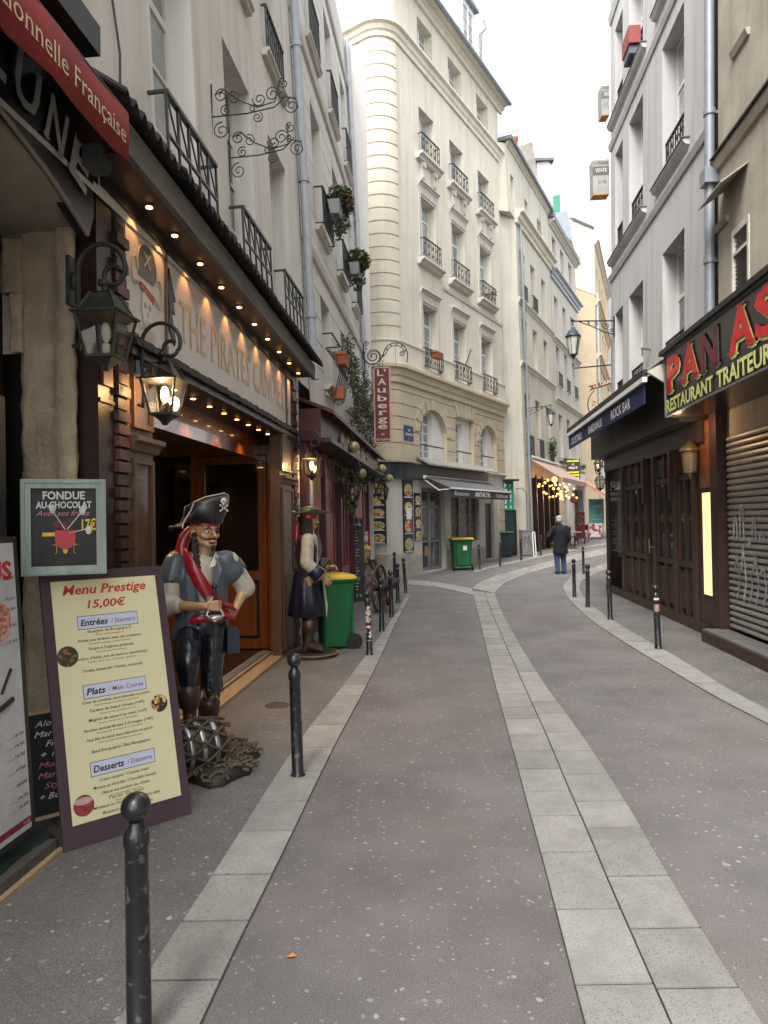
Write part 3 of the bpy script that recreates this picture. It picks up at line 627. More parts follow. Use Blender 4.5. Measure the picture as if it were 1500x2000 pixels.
cornice(TN, -.5, 5.85, 13.75, nb, .35, .5, M_CREAM2); cornice(TN, -1.4, 5.8, 16.1, nb, .2, .2, M_CREAM2, name='eaves')
for v in (7.8, 10.3): cornice(TN, -.45, 5.78, v, nb, .12, .2, M_TRIM, name='string_course')
for a, c in CN:
    railing(TN, a, c, 4.12, 4.95, nb, w=.12, n=8, style=1)
    if a < 3: railing(TN, a, c, 10.42, 11.0, nb, w=.08, n=8, style=1)
b = MB(); b.tube([FN.p(-.1, .12, 13.4), FN.p(-.1, .12, 9), FN.p(-.0, .12, 7.6), FN.p(.0, .1, 4.0), FN.p(.02, .1, .3)], .06, 8); b.build('drainpipe', M_PIPEG, nb, Matrix.Identity(4))
MB().box(-1.5, 5.9, -4, .25, 16.05, 16.2).build('roof', M_SLATE, nb, TN)
n2 = thing('ornate_house', FN.p(5.8, 0, 0), 'narrow pale house with close tall windows between the cream house and the yellow house', 'building')
CM = [(6.4, 7.25), (8.35, 9.2), (10.4, 11.3)]
hn = [(a, c, d, e) for a, c in CM for d, e in ((4.4, 6.6), (7.9, 9.9), (10.6, 12.3), (13.75, 15.2))]
wall(TN, 5.8, 12.4, 0, 15.7, hn+[(6.2, 9.0, .3, 3.0), (9.6, 11.8, .3, 3.2)], 'wall', M_TRIM, n2, depth=.3)
MB().box(5.9, 12.3, -6, -.45, 0, 15.6).build('core', M_TRIM, n2, TN)
for a, c, d, e in hn: window(TN, a, c, d, e, n2, dep=.28, rows=4, transom=3, glass=M_CURT)
for v in (7.3, 10.2): cornice(TN, 5.8, 12.5, v, n2, .15, .2, name='string_course')
cornice(TN, 5.8, 12.6, 13.4, n2, .35, .4, M_ZINC); cornice(TN, 5.8, 12.6, 15.75, n2, .3, .25)
for a, c in CM: railing(TN, a, c, 7.95, 8.6, n2, w=.1, n=7, style=1)
MB().box(5.7, 12.6, -4, .25, 15.8, 16.0).build('roof', M_SLATE, n2, TN)
# white shop storey of that house
# ---------------- yellow stone house at the end
p1 = Vector((11.3, 42.0, 0)); p2 = Vector((13.1, 43.5, 0)); p3 = Vector((17.5, 55, 0))
wb = thing('yellow_stone_house', p1, 'sunlit yellow stone house closing the view at the bend of the street', 'building')
def plane_frame(a, b):
    u = (b-a).normalized(); w = Vector((u.y, -u.x, 0)); return Matrix(((u.x, w.x, 0, a.x), (u.y, w.y, 0, a.y), (0, 0, 1, 0), (0, 0, 0, 1)))
TW1 = plane_frame(p1, p2); TW2 = plane_frame(p2, p3)
l1 = (p2-p1).length; l2 = (p3-p2).length
MB().box(0, l1, -3, 0, 15.2, 19.2).build('upper_side_wall', M_CREAM, wb, TW1); MB().box(0, l1, -3, -.02, 0, 15.2).build('lower_side_wall', M_WARM, wb, TW1)
hw = [(a, a+.9, d, d+1.9) for a in (1.2, 3.4, 5.6, 7.8, 10) for d in (3.6, 6.4, 9.4, 12.2)]+[(a, a+.8, 15.9, 17.2) for a in (1.2, 3.4, 5.6, 7.8)]
wall(TW2, 0, l2, 0, 18.5, hw, 'wall', M_WARM, wb, depth=.25)
for h in hw: window(TW2, *h, wb, dep=.22, rows=3, glass=M_CURT)
for v in (5.9, 11.6, 14.9): cornice(TW2, 0, l2, v, wb, .3, .35, M_WARM)
cornice(TW2, 0, l2, 18.6, wb, .3, .3, M_CREAM)
MB().tube([(.15, .1, 1), (.15, .1, 15.3)], .07, 6).build('drainpipe', M_PIPE, wb, TW2)
MB().box(.1, l1, -2.9, .05, 19.2, 19.35).build('roof', M_SLATE, wb, TW1)
eb = thing('grey_far_house', (17.6, 55.2, 0), 'sliver of a grey house seen beyond the yellow stone house', 'building')
TE = plane_frame(Vector((17.5, 55.1, 0)), Vector((25, 66, 0)))
hw = [(a, a+1, d, d+1.8) for a in (1, 3.2, 5.4, 7.6, 9.8) for d in (4, 7, 10, 13, 16)]
wall(TE, 0, 13, 0, 19, hw, 'wall', M_PGREY, eb, depth=.2); [window(TE, *h, eb, dep=.18, rows=2, glass=M_CURT) for h in hw]; MB().box(0, 13, -5, -.3, 0, 20.5).build('roof', M_SLATE, eb, TE)
ob_ = thing('facing_house', (9.2, 21.5, 0), 'pale house across from the cream house beyond the grey plaster corner', 'building')
TO = plane_frame(Vector((19, 40, 0)), Vector((8.6, 19.5, 0)))
hw = [(a, a+1, d, d+1.9) for a in (1.5, 4, 6.5, 9, 11.5, 14, 16.5, 19) for d in (1, 4.2, 7.4, 10.4)]
wall(TO, 0, 23, 0, 13.5, hw, 'wall', M_PLEFT2, ob_, depth=.3, w=.0); [window(TO, *h, ob_, dep=.28, rows=3) for h in hw]; MB().box(0, 23, -6, -.4, 0, 13.6).build('roof', M_SLATE, ob_, TO)
sb_ = thing('unseen_side_house', (-7, 19, 0), 'plain unseen house added to enclose the light left of the corner building', 'building')
MB().box(-14, -9, 15, 27, 0, 15).build('wall', M_CREAM2, sb_, I4_ := Matrix.Identity(4))  # out of view, added to close off the skylight of the side street
# rooftop things
def solid(name, pts_px, depthY, m, label, cat, thick=2.0, extra=None):
    """masonry slab standing at its own distance, outline given as seen, real thickness behind it"""
    P = [(lambda r: Vector((r.x*depthY/r.y, depthY, EYE+r.z*depthY/r.y)))(ray(*p)) for p in pts_px]
    t = thing(name, P[0], label, cat); b = MB(); n = len(P)
    b.add([tuple(p) for p in P]+[(p.x+.25*thick, p.y+thick, p.z) for p in P], [tuple(range(n)), tuple(range(n, 2*n))[::-1]]+[(i, n+i, n+(i+1) % n, (i+1) % n) for i in range(n)])
    b.build('stack', m, t, Matrix.Identity(4)); return t, P
M_STAINW = mat('stained_party_wall', (.34, .31, .27), .95, var=.06, scale=.7, stains=.9, bump=.3, bscale=8, col2=(.24, .23, .215))
t, P = solid('party_wall', [(965, 300), (1040, 277), (1048, 330), (1060, 480), (1012, 480), (1000, 330), (965, 330)], 32, M_STAINW, 'tall stained bare party wall rising above the cream house roof', 'chimney', 1.6)
for px, py, hgt in ((995, 292, .35), (1006, 290, .5)):
    r = ray(px, py); p = Vector((r.x*32.5/r.y, 32.5, EYE+r.z*32.5/r.y)); MB().lathe([(.14, -.2), (.12, hgt*.6), (.15, hgt*.7), (.15, hgt)], 8, p).build('chimney_pot', M_TERRA, t, Matrix.Identity(4))
b = MB()
for a, c in (((976, 290), (976, 262)), ((1010, 285), (1012, 254)), ((976, 264), (1012, 254))):
    q = []
    for px, py in (a, c): r = ray(px, py); q.append(Vector((r.x*33/r.y, 33, EYE+r.z*33/r.y)))
    b.tube(q, .015, 4)
b.build('antenna', M_IRON, t, Matrix.Identity(4))
M_GREENC = mat('green_copper', (.06, .26, .18), .7, var=.15)
t, P = solid('white_chimney', [(1048, 318), (1070, 314), (1078, 322), (1082, 440), (1052, 440)], 36, mat('chimney_white', (.42, .42, .42), .9, var=.1, stains=.4), 'white rendered chimney with a dark cap behind the stained party wall', 'chimney', 1.2)
MB().box(P[0].x-.1, P[2].x+.1, 35.9, 37.4, P[1].z-.02, P[1].z+.12).build('cap', M_SLATE, t, Matrix.Identity(4))
t, P = solid('green_chimney', [(1080, 382), (1094, 380), (1095, 415), (1081, 418)], 42, M_GREENC, 'small green copper-clad chimney beyond the white chimney', 'chimney', 1.0)
t, P = solid('zinc_dormer', [(1084, 416), (1108, 411), (1114, 440), (1118, 472), (1090, 448)], 41, M_ZINC, 'blue-grey zinc dormer on the roofs below the green chimney', 'dormer', 1.5)
t, P = solid('mansard_wall', [(1068, 440), (1080, 430), (1100, 455), (1120, 480), (1118, 500), (1085, 480), (1072, 500)], 39, M_SLATE, 'dark slate mansard slope between the cream house and the ornate house', 'roof', 1.5)
# ================================================================ right side
FRG = Frame((3.507, 0, 0), (.0953, .9954), (-.9954, .0953)); TRG = FRG.T
FRU = Frame((3.507, 0, 0), (.0953, .9954), (-.9954, .0953), 1.2); TR = FRU.T
rbd = thing('grey_plaster_building', FRG.p(12, 0, 0), 'grey plaster building with deep window recesses above the blue awning of the bar', 'building')
CR3 = [(11.0, 12.15), (13.4, 14.45), (15.0, 15.7)]
hr = [(a, c, d, e) for a, c in CR3 for d, e in ((3.75, 6.05), (7.3, 9.55), (10.35, 12.3))]
wall(TR, 9.75, 16.1, 2.9, 13.8, hr, 'wall', M_PGREY, rbd, depth=.30)
MB().box(9.8, 16.08, -6, -.46, 0, 13.7).build('core', M_PGREY, rbd, TR)
MB().box(16.0, 16.1, -6, -.0, 0, 13.7).build('end_wall', M_PGREY, rbd, TR)
for h in hr: window(TR, *h, rbd, dep=.28, rows=3, transom=2, glass=M_CURT)
for v, hh in ((7.02, .14), (9.98, .14), (12.9, .2)): sweep(TR, 9.78, 16.15, [(0, v-hh), (.03, v-hh), (.06, v-.03), (.06, v), (0, v+.02)], 'string_course', M_PGREY, rbd)
for a, c in CR3:
    for d, hgt in ((3.75, .8), (7.3, .62), (10.35, .6)):
        railing(TR, a+.02, c-.02, d+.03, d+hgt, rbd, w=-.06, n=9, style=1, side=False)
        sweep(TR, a-.25, c+.35, [(0, d-.1), (.07, d-.08), (.1, d-.03), (.1, d), (-.02, d+.01)], 'sill', M_PGREY, rbd)
        MB().box(a-.27, c+.37, -.1, .115, d+.003, d+.02).build('sill_flashing', M_SLATE, rbd, TR)
pipe(TR, 9.62, 3.4, 13.8, rbd, M_PIPEG, .065, .1, (5.0, 7.0, 9.2))
MB().box(9.5, 9.72, .02, .2, 6.05, 6.25).build('pipe_hopper', M_ZINC, rbd, TR)
bb = thing('beige_building', FRG.p(6, 0, 0), 'weathered beige rendered building over the red and black restaurant sign', 'building')
hb = [(8.55, 9.03, 3.9, 5.2), (6.4, 7.5, 3.6, 6.0), (5.9, 7.4, 7, 9)]
wall(TR, -6, 9.53, 2.6, 13.8, hb, 'wall', M_BEIGE, bb, depth=.3, w=.02)
MB().box(-6, 9.5, -6, -.35, 0, 13.7).build('core', M_BEIGE, bb, TR)
for h in hb[1:]: window(TR, *h, bb, w=.02, dep=.28, rows=3)
sweep(TR, -6, 9.53, [(.02, 6.2), (.06, 6.2), (.09, 6.27), (.09, 6.33), (.02, 6.36)], 'string_course', M_BEIGE, bb)
MB().box(-6, 9.54, .0, .13, 6.335, 6.36).build('lead_flashing', M_IRON, bb, TR)
for (a, c, v) in ((8.5, 9.0, 7.42), (9.15, 9.6, 5.45)): sweep(TR, a, c, [(.02, v-.08), (.05, v-.08), (.08, v), (.02, v+.01)], 'ledge', M_BEIGE, bb)
ve = MB(); ve.box(8.55, 9.03, -.03, .03, 5.12, 5.2).box(8.55, 9.03, -.03, .03, 4.86, 4.9).box(8.55, 9.03, -.03, .03, 4.28, 4.34).box(8.52, 8.57, -.03, .035, 3.9, 5.2).box(9.01, 9.06, -.03, .035, 3.9, 5.2)
vo = ve.build('vent_frame', mat('vent_paint', (.55, .52, .46), .7), bb, TR)
for k in range(22):
    z = 3.98+k*.052; MB().quad((8.57, -.04, z), (9.01, -.04, z), (9.01, .005, z+.03), (8.57, .005, z+.03)).build('louvre_slat', mat('louvre', (.30, .28, .25), .7), vo, TR)
MB().box(8.55, 9.03, -.2, -.08, 3.9, 5.2).build('vent_void', M_DARK, vo, TR)
MB().add([(8.55, .02, 5.85), (9.35, .02, 5.85), (9.35, .34, 5.62), (8.55, .34, 5.62), (8.55, .02, 5.83), (9.35, .02, 5.83), (9.35, .34, 5.60), (8.55, .34, 5.60)], [(0, 1, 2, 3), (4, 7, 6, 5), (0, 3, 7, 4), (1, 5, 6, 2), (3, 2, 6, 7)]).build('vent_hood', mat('vent_hood', (.42, .38, .33), .6, metal=.3), bb, TR)
# ================================================================ pirate shop front (left)
W_DK = wood('dark_stained_wood', (.034, .012, .008), (.016, .0065, .005), .45, 'z', 10)
W_BR = wood('brown_wood', (.12, .058, .027), (.06, .028, .013), .5, 'z', 12, coat=.2)
W_TAN = wood('tan_wood', (.17, .10, .052), (.10, .058, .03), .5, 'z', 12)
W_OR = wood('orange_varnished_wood', (.24, .075, .016), (.14, .04, .009), .3, 'z', 9, coat=.5)
W_PALE = wood('pale_wood', (.50, .36, .22), (.38, .26, .15), .6, 'u', 10)
W_GREY = wood('weathered_beam', (.17, .16, .145), (.09, .085, .078), .85, 'u', 14, .6)
W_PLANK = wood('plank_wood', (.13, .065, .028), (.06, .03, .014), .4, 'u', 9)
M_BRICK = mat('glazed_brick', (.095, .036, .026), .5, var=.4, scale=12, bump=.6, bscale=70, col2=(.045, .018, .015))
M_PANEL = mat('sign_panel', (.62, .61, .59), .45, var=.02, spec=.3)
M_GOLD = mat('pale_gold', (.60, .43, .17), .45, var=.1)
M_GLOW = light_mat('bulb_glow', (1, .62, .26), 12); M_LENS = light_mat('lens_glow', (1, .50, .16), 4); M_GLOWW = light_mat('tube_glow', (1, .86, .42), .38)
M_RUST = mat('rusted_sheet', (.035, .031, .030), .75, var=.3, scale=8, metal=.3, bump=.3)
def lamp(loc, e, col=(1, .6, .28), r=.03, kind='POINT', d=None, ang=1.6, parent=None):
    l = bpy.data.lights.new('bulb', kind); l.energy = e; l.color = col; l.shadow_soft_size = r
    o = bpy.data.objects.new('bulb', l); COL.objects.link(o); o.location = loc
    if kind == 'SPOT': l.spot_size = ang; l.spot_blend = .6; o.rotation_euler = Vector(d).to_track_quat('-Z', 'Y').to_euler()
    return o
I4 = Matrix.Identity(4)
ps = thing('pirate_shop', FL.p(7, 0, 0), 'brown wooden pirate sweet shop front with lit sign panel, brick edges and open porch', 'shop front')
MB().box(4.17, 4.36, -.3, .0, 0, 3.6).build('side_panel', W_DK, ps, TL)
for z in (1.3, 2.35, 2.62): MB().box(4.175, 4.355, 0, .012, z, z+.02).build('panel_rail', W_DK, ps, TL)
MB().box(4.2, 4.32, .0, .02, 2.45, 2.57).build('panel_boss', mat('boss', (.12, .03, .012), .5), ps, TL)
def bricks(u0, u1, v0, v1, parent, w0=-.1):
    me = MB().box(u0, u1, w0, .035, 0, .062).mesh('brick', M_BRICK, TL, org(parent)); me2 = MB().box(u0+.02, u1, w0, .02, 0, .062).mesh('brick', M_BRICK, TL, org(parent))
    n = int((v1-v0)/.078)
    for k in range(n):
        o = link('brick', me if k % 2 else me2, parent, Matrix.Translation((R.uniform(-.006, .006), R.uniform(-.006, .004), v0+k*.078)))
    MB().box(u0+.03, u1-.01, w0, .005, v0, v1).build('mortar', mat('mortar', (.03, .025, .022), .9), parent, TL)
bricks(4.365, 4.53, 0, 3.5, ps); bricks(9.3, 9.52, 0, 3.72, ps)
MB().box(9.52, 9.62, -.3, .03, 0, 3.9).build('edge_post', M_PLEFT, ps, TL)
def pilaster(u0, u1, m1, m2):
    b = MB(); b.box(u0, u1, -.12, .0, 0, 2.76)
    b.build('pilaster', m1, ps, TL)
    for (z0, z1) in ((.12, .95), (1.0, 2.02), (2.28, 2.68)):
        MB().box(u0+.07, u1-.07, .0, .012, z0, z1).build('panel', m2, ps, TL)
        fr = MB()
        for (a, c, d, e) in ((u0+.04, u1-.04, z0-.03, z0), (u0+.04, u1-.04, z1, z1+.03), (u0+.04, u0+.07, z0, z1), (u1-.07, u1-.04, z0, z1)): fr.box(a, c, 0, .03, d, e)
        fr.build('panel_moulding', m1, ps, TL)
    sweep(TL, u0-.02, u1+.03, [(0, 2.1), (.03, 2.1), (.05, 2.14), (.08, 2.16), (.08, 2.19), (0, 2.2)], 'pilaster_cap', m1, ps)
pilaster(4.545, 4.93, W_TAN, W_BR); pilaster(8.62, 9.28, W_BR, W_TAN)
# sign panel
MB().box(4.55, 9.28, -.06, .0, 2.86, 3.64).build('sign_panel', M_PANEL, ps, TL)
MB().box(5.17, 5.2, 0, .015, 2.86, 3.6).box(9.0, 9.03, 0, .015, 2.86, 3.6).build('sign_divider', W_TAN, ps, TL)
text('THE PIRATES CANDIES', M_GOLD, ps, TL, 5.45, 3.02, .34, 3.42, bold=-.004, serif=.05, ext=.004, name='sign_lettering', sp=1.05)
# torn flag strip beside the skull emblem
tr = [(5.24, 3.5), (5.36, 3.28), (5.3, 3.34), (5.34, 3.18), (5.27, 3.2), (5.33, 3.05), (5.36, 2.98), (5.33, 2.95), (5.22, 3.06), (5.24, 3.2), (5.21, 3.34)]
MB().prism(tr, .002, .012).build('torn_strip', M_BLACKP, ps, TL)
MB().prism([(9.02, 3.3), (9.06, 3.2), (9.04, 3.1), (9.07, 3.02), (9.03, 2.9), (9.0, 3.1)], .002, .012).build('torn_strip', mat('torn_red', (.25, .05, .04), .6), ps, TL)
# skull emblem in a pirate hat: pale outline on a grey shield
def arc(cx, cz, rx, rz, a0, a1, n=14): return [(cx+rx*cos(radians(a0+(a1-a0)*i/n)), cz+rz*sin(radians(a0+(a1-a0)*i/n))) for i in range(n+1)]
eb_ = MB(); cx = 4.86
eb_.prism(arc(cx, 3.36, .15, .15, 180, 0)+[(cx+.12, 3.28), (cx-.12, 3.28)], .002, .006)
em = eb_.build('emblem_hat', mat('emblem_grey', (.16, .15, .15), .5), ps, TL)
ol = MB(); P3 = lambda pts: [(p[0], .008, p[1]) for p in pts]
ol.tube(P3(arc(cx, 3.36, .155, .16, 200, -20)), .006, 4); ol.tube(P3(arc(cx-.19, 3.29, .05, .09, 60, 330)), .006, 4); ol.tube(P3(arc(cx+.2, 3.24, .05, .1, 120, -150)), .006, 4)
ol.tube(P3([(cx-.2, 3.22), (cx-.1, 3.24), (cx, 3.22), (cx+.1, 3.2), (cx+.19, 3.15)]), .006, 4)
ol.tube(P3([(cx-.05, 3.36), (cx+.05, 3.46)]), .008, 4).tube(P3([(cx-.05, 3.46), (cx+.05, 3.36)]), .008, 4); ol.ball((cx, .01, 3.43), (.022, .006, .026), 8, 6)
ol.build('emblem_outline', mat('emblem_cream', (.75, .62, .42), .5), ps, TL)  # plain cream outline colour
MB().prism([(cx-.11, 3.24), (cx+.11, 3.19), (cx+.1, 3.14), (cx-.11, 3.2)], .004, .01).build('emblem_scarf', mat('emblem_red', (.55, .12, .12), .6), ps, TL)
sk = MB(); sk.prism(arc(cx, 3.12, .085, .09, 150, 30)+[(cx+.085, 3.06), (cx+.05, 2.96), (cx-.05, 2.96), (cx-.085, 3.06)], .003, .008); sk.build('emblem_skull', mat('emblem_white', (.74, .74, .68), .5), ps, TL)
ey = MB()
for dx in (-.035, .035): ey.prism(arc(cx+dx, 3.1, .02, .022, 0, 330, 8), .008, .01)
ey.prism([(cx-.012, 3.03), (cx+.012, 3.03), (cx, 3.06)], .008, .01)
for k in range(5): ey.box(cx-.04+k*.02-.002, cx-.04+k*.02+.002, .008, .01, 2.965, 3.0)
ey.build('emblem_features', mat('emblem_grey2', (.35, .35, .35), .5), ps, TL)
text('THE PIRATES', M_GOLD, ps, TL, cx, 2.92, .035, .3, align='CENTER', serif=.03, name='emblem_lettering'); text('CANDIES', M_GOLD, ps, TL, cx, 2.875, .035, .2, align='CENTER', serif=.03, name='emblem_lettering')
# ledge of small dark tiles under the sign
lme = MB().add([(0, -.06, 0), (.075, -.06, 0), (.075, .1, -.045), (0, .1, -.045), (0, -.06, .055), (.075, -.06, .055), (.075, .075, .02), (0, .075, .02)], [(0, 3, 2, 1), (4, 5, 6, 7), (0, 1, 5, 4), (3, 7, 6, 2), (0, 4, 7, 3), (1, 2, 6, 5)]).mesh('ledge_tile', M_RUST, Matrix.Rotation(0, 4, 'Z') @ Matrix(((FL.u.x, FL.w.x, 0, 0), (FL.u.y, FL.w.y, 0, 0), (0, 0, 1, 0), (0, 0, 0, 1))))
for k in range(62):
    p = FL.p(4.5+k*.079, 0, 2.80+R.uniform(-.006, .006))-org(ps); link('ledge_tile', lme, ps, Matrix.Translation(p) @ Matrix.Rotation(R.uniform(-.04, .04), 4, 'Z'))
MB().box(4.5, 9.35, -.4, .06, 2.70, 2.755).build('ledge_soffit', W_DK, ps, TL)
MB().box(4.95, 9.2, -.42, -.36, 2.42, 2.70).build('lintel_board', W_OR, ps, TL)
# canopy, sagging a little along its length
TLS = TL @ Matrix(((1, 0, 0, 0), (0, 1, 0, 0), (-.031, 0, 1, .031*4.2), (0, 0, 0, 1)))
MB().box(4.0, 9.45, -.05, .25, 3.69, 3.73).build('canopy_soffit', W_DK, ps, TLS)
MB().box(3.95, 9.48, .25, .29, 3.67, 3.85).build('canopy_beam', W_GREY, ps, TLS)
MB().box(4.2, 9.4, .0, .03, 3.62, 3.69).build('sign_rail', M_IRON, ps, TLS)
n = 0
for k in range(7):
    ua = 3.78+k*.82; ub = ua+.88; b = MB(); N = 40; rows = []
    for (w_, v_) in ((-.05, 4.16), (.15, 4.03), (.38+R.uniform(-.015, .015), 3.885+R.uniform(-.01, .01))):
        rows.append([(ua+(ub-ua)*i/N, w_, v_+.032*sin(i/N*2*pi*8)+(k % 2)*.012) for i in range(N+1)])
    b.add([p for r_ in rows for p in r_]+[(p[0], p[1], p[2]-.012) for r_ in rows for p in r_],
          [(j*(N+1)+i, j*(N+1)+i+1, (j+1)*(N+1)+i+1, (j+1)*(N+1)+i) for j in range(2) for i in range(N)]+[(3*(N+1)+j*(N+1)+i, 3*(N+1)+(j+1)*(N+1)+i, 3*(N+1)+(j+1)*(N+1)+i+1, 3*(N+1)+j*(N+1)+i+1) for j in range(2) for i in range(N)]+[(2*(N+1)+i, 2*(N+1)+i+1, 5*(N+1)+i+1, 5*(N+1)+i) for i in range(N)], True)
    b.build('roof_sheet', M_RUST, ps, TLS)
MB().box(3.9, 9.46, -.1, .24, 3.73, 3.9).build('canopy_core', W_DK, ps, TLS)
# downlights: small recessed lamps, each with a lit lens
spots = [4.62]+[5.05+.515*k for k in range(9)]
for i, u in enumerate(spots):
    s_ = MB().lathe([(.0, 0), (.030, 0), (.034, -.006), (.0, -.006)], 12, (u, .13, 3.688)).build('downlight_rim', M_ZINC, ps, TLS)
    MB().lathe([(0, -.007), (.021, -.007), (.021, -.012), (0, -.012)], 12, (u, .13, 3.688)).build('downlight_lens', M_LENS, s_, TLS)
    if i % 1 == 0: lamp(FL.p(u, .10, 3.655-.031*(u-4.2)), .85, (1, .40, .12), .012, 'SPOT', -FL.v*1.0-FL.w*.42, 1.5)
for i in range(10):
    u = 4.85+.42*i; s_ = MB().lathe([(.0, 0), (.036, 0), (.04, -.006), (.0, -.006)], 12, (u, -.14, 2.699)).build('downlight_rim', M_ZINC, ps, TL)
    MB().lathe([(0, -.007), (.021, -.007), (.021, -.012), (0, -.012)], 12, (u, -.14, 2.699)).build('downlight_lens', M_LENS, s_, TL)
    if i % 2 == 0: lamp(FL.p(u, -.2, 2.66), 4, (1, .55, .22), .015, 'SPOT', -FL.v, 1.9)
# porch interior
MB().box(4.95, 9.2, -2.0, -.4, 2.6, 2.66).build('porch_ceiling', mat('ceiling_brown', (.16, .11, .07), .5), ps, TL)
for (u, w_) in ((5.3, -.75), (5.75, -1.25), (6.9, -.9)):
    MB().lathe([(0, 0), (.055, 0), (.055, -.008), (0, -.008)], 14, (u, w_, 2.6)).build('ceiling_lamp', M_GLOW, ps, TL)
    lamp(FL.p(u, w_, 2.55), 12, (1, .66, .36), .04, 'SPOT', -FL.v, 2.4)
pk = MB().box(0, 4.25, 0, .03, 0, .18).mesh('wall_plank', W_PLANK, Matrix(((FL.u.x, FL.w.x, 0, 0), (FL.u.y, FL.w.y, 0, 0), (0, 0, 1, 0), (0, 0, 0, 1))))
for k in range(14): link('wall_plank', pk, ps, Matrix.Translation(FL.p(4.95, -1.9+R.uniform(0, .008), .03+k*.184)-org(ps)))
for k in range(14): MB().box(4.93, 4.96, -1.9, -.12, .03+k*.184, .21+k*.184).build('wall_plank', W_PLANK, ps, TL)
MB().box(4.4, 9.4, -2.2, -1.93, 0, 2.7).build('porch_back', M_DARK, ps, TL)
MB().box(6.3, 8.3, -1.88, -1.84, .03, 2.3).build('inner_window', mat('dark_shop_glass', (.012, .012, .014), .05, spec=.9), ps, TL)
fr = MB(); [fr.box(a, c, -1.87, -1.8, d, e) for a, c, d, e in ((6.2, 6.3, .03, 2.4), (8.3, 8.4, .03, 2.4), (6.2, 8.4, 2.3, 2.4), (7.26, 7.34, .03, 2.3))]; fr.build('inner_window_frame', W_OR, ps, TL)
MB().box(4.9, 9.2, -1.95, -.02, -.02, .022).build('porch_floor', mat('porch_floor', (.035, .025, .02), .25, var=.2), ps, TL)
MB().box(4.9, 8.85, -.16, .0, .0, .035).build('threshold_board', W_PALE, ps, TL)
MB().box(4.9, 8.85, -.34, -.18, .0, .045).build('threshold_board', W_PALE, ps, TL); MB().box(4.9, 8.85, -.3, -.22, .045, .06).build('door_rail', M_ZINC, ps, TL)
# far return wall: varnished door with a dark glazed light, and a fixed light beside it
TD = Matrix(((FL.w.x, -FL.u.x, 0, FL.p(9.12, 0, 0).x), (FL.w.y, -FL.u.y, 0, FL.p(9.12, 0, 0).y), (0, 0, 1, 0), (0, 0, 0, 1)))
MB().box(-1.95, -.12, -.06, .0, 2.5, 2.62).box(-.28, -.12, -.06, .02, 0, 2.5).box(-1.28, -1.2, -.06, .02, 0, 2.5).box(-1.95, -1.28, -.06, 0, 0, .5).build('door_frame', W_OR, ps, TD)
dr = MB().box(-1.19, -1.09, -.03, .03, .04, 2.48).box(-.4, -.29, -.03, .03, .04, 2.48).box(-1.09, -.4, -.03, .03, 2.38, 2.48).box(-1.09, -.4, -.03, .03, .9, 1.02).box(-1.09, -.4, -.03, .03, .04, .16).build('door', W_OR, ps, TD)
MB().box(-1.09, -.4, -.01, .01, 1.02, 2.38).build('pane', MC['dark_shop_glass'], dr, TD); MB().box(-1.05, -.44, -.01, .022, .2, .86).build('panel', W_OR, dr, TD)
MB().box(-1.95, -1.28, -.04, -.02, .5, 2.5).build('side_light', MC['dark_shop_glass'], ps, TD)
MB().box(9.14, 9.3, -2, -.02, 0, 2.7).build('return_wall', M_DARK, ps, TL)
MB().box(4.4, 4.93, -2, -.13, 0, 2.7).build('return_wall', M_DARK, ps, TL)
for (x, z, a) in ((-.75, 1.62, 0), (-.75, 1.5, 0), (-1.0, 1.66, 0)):
    pass
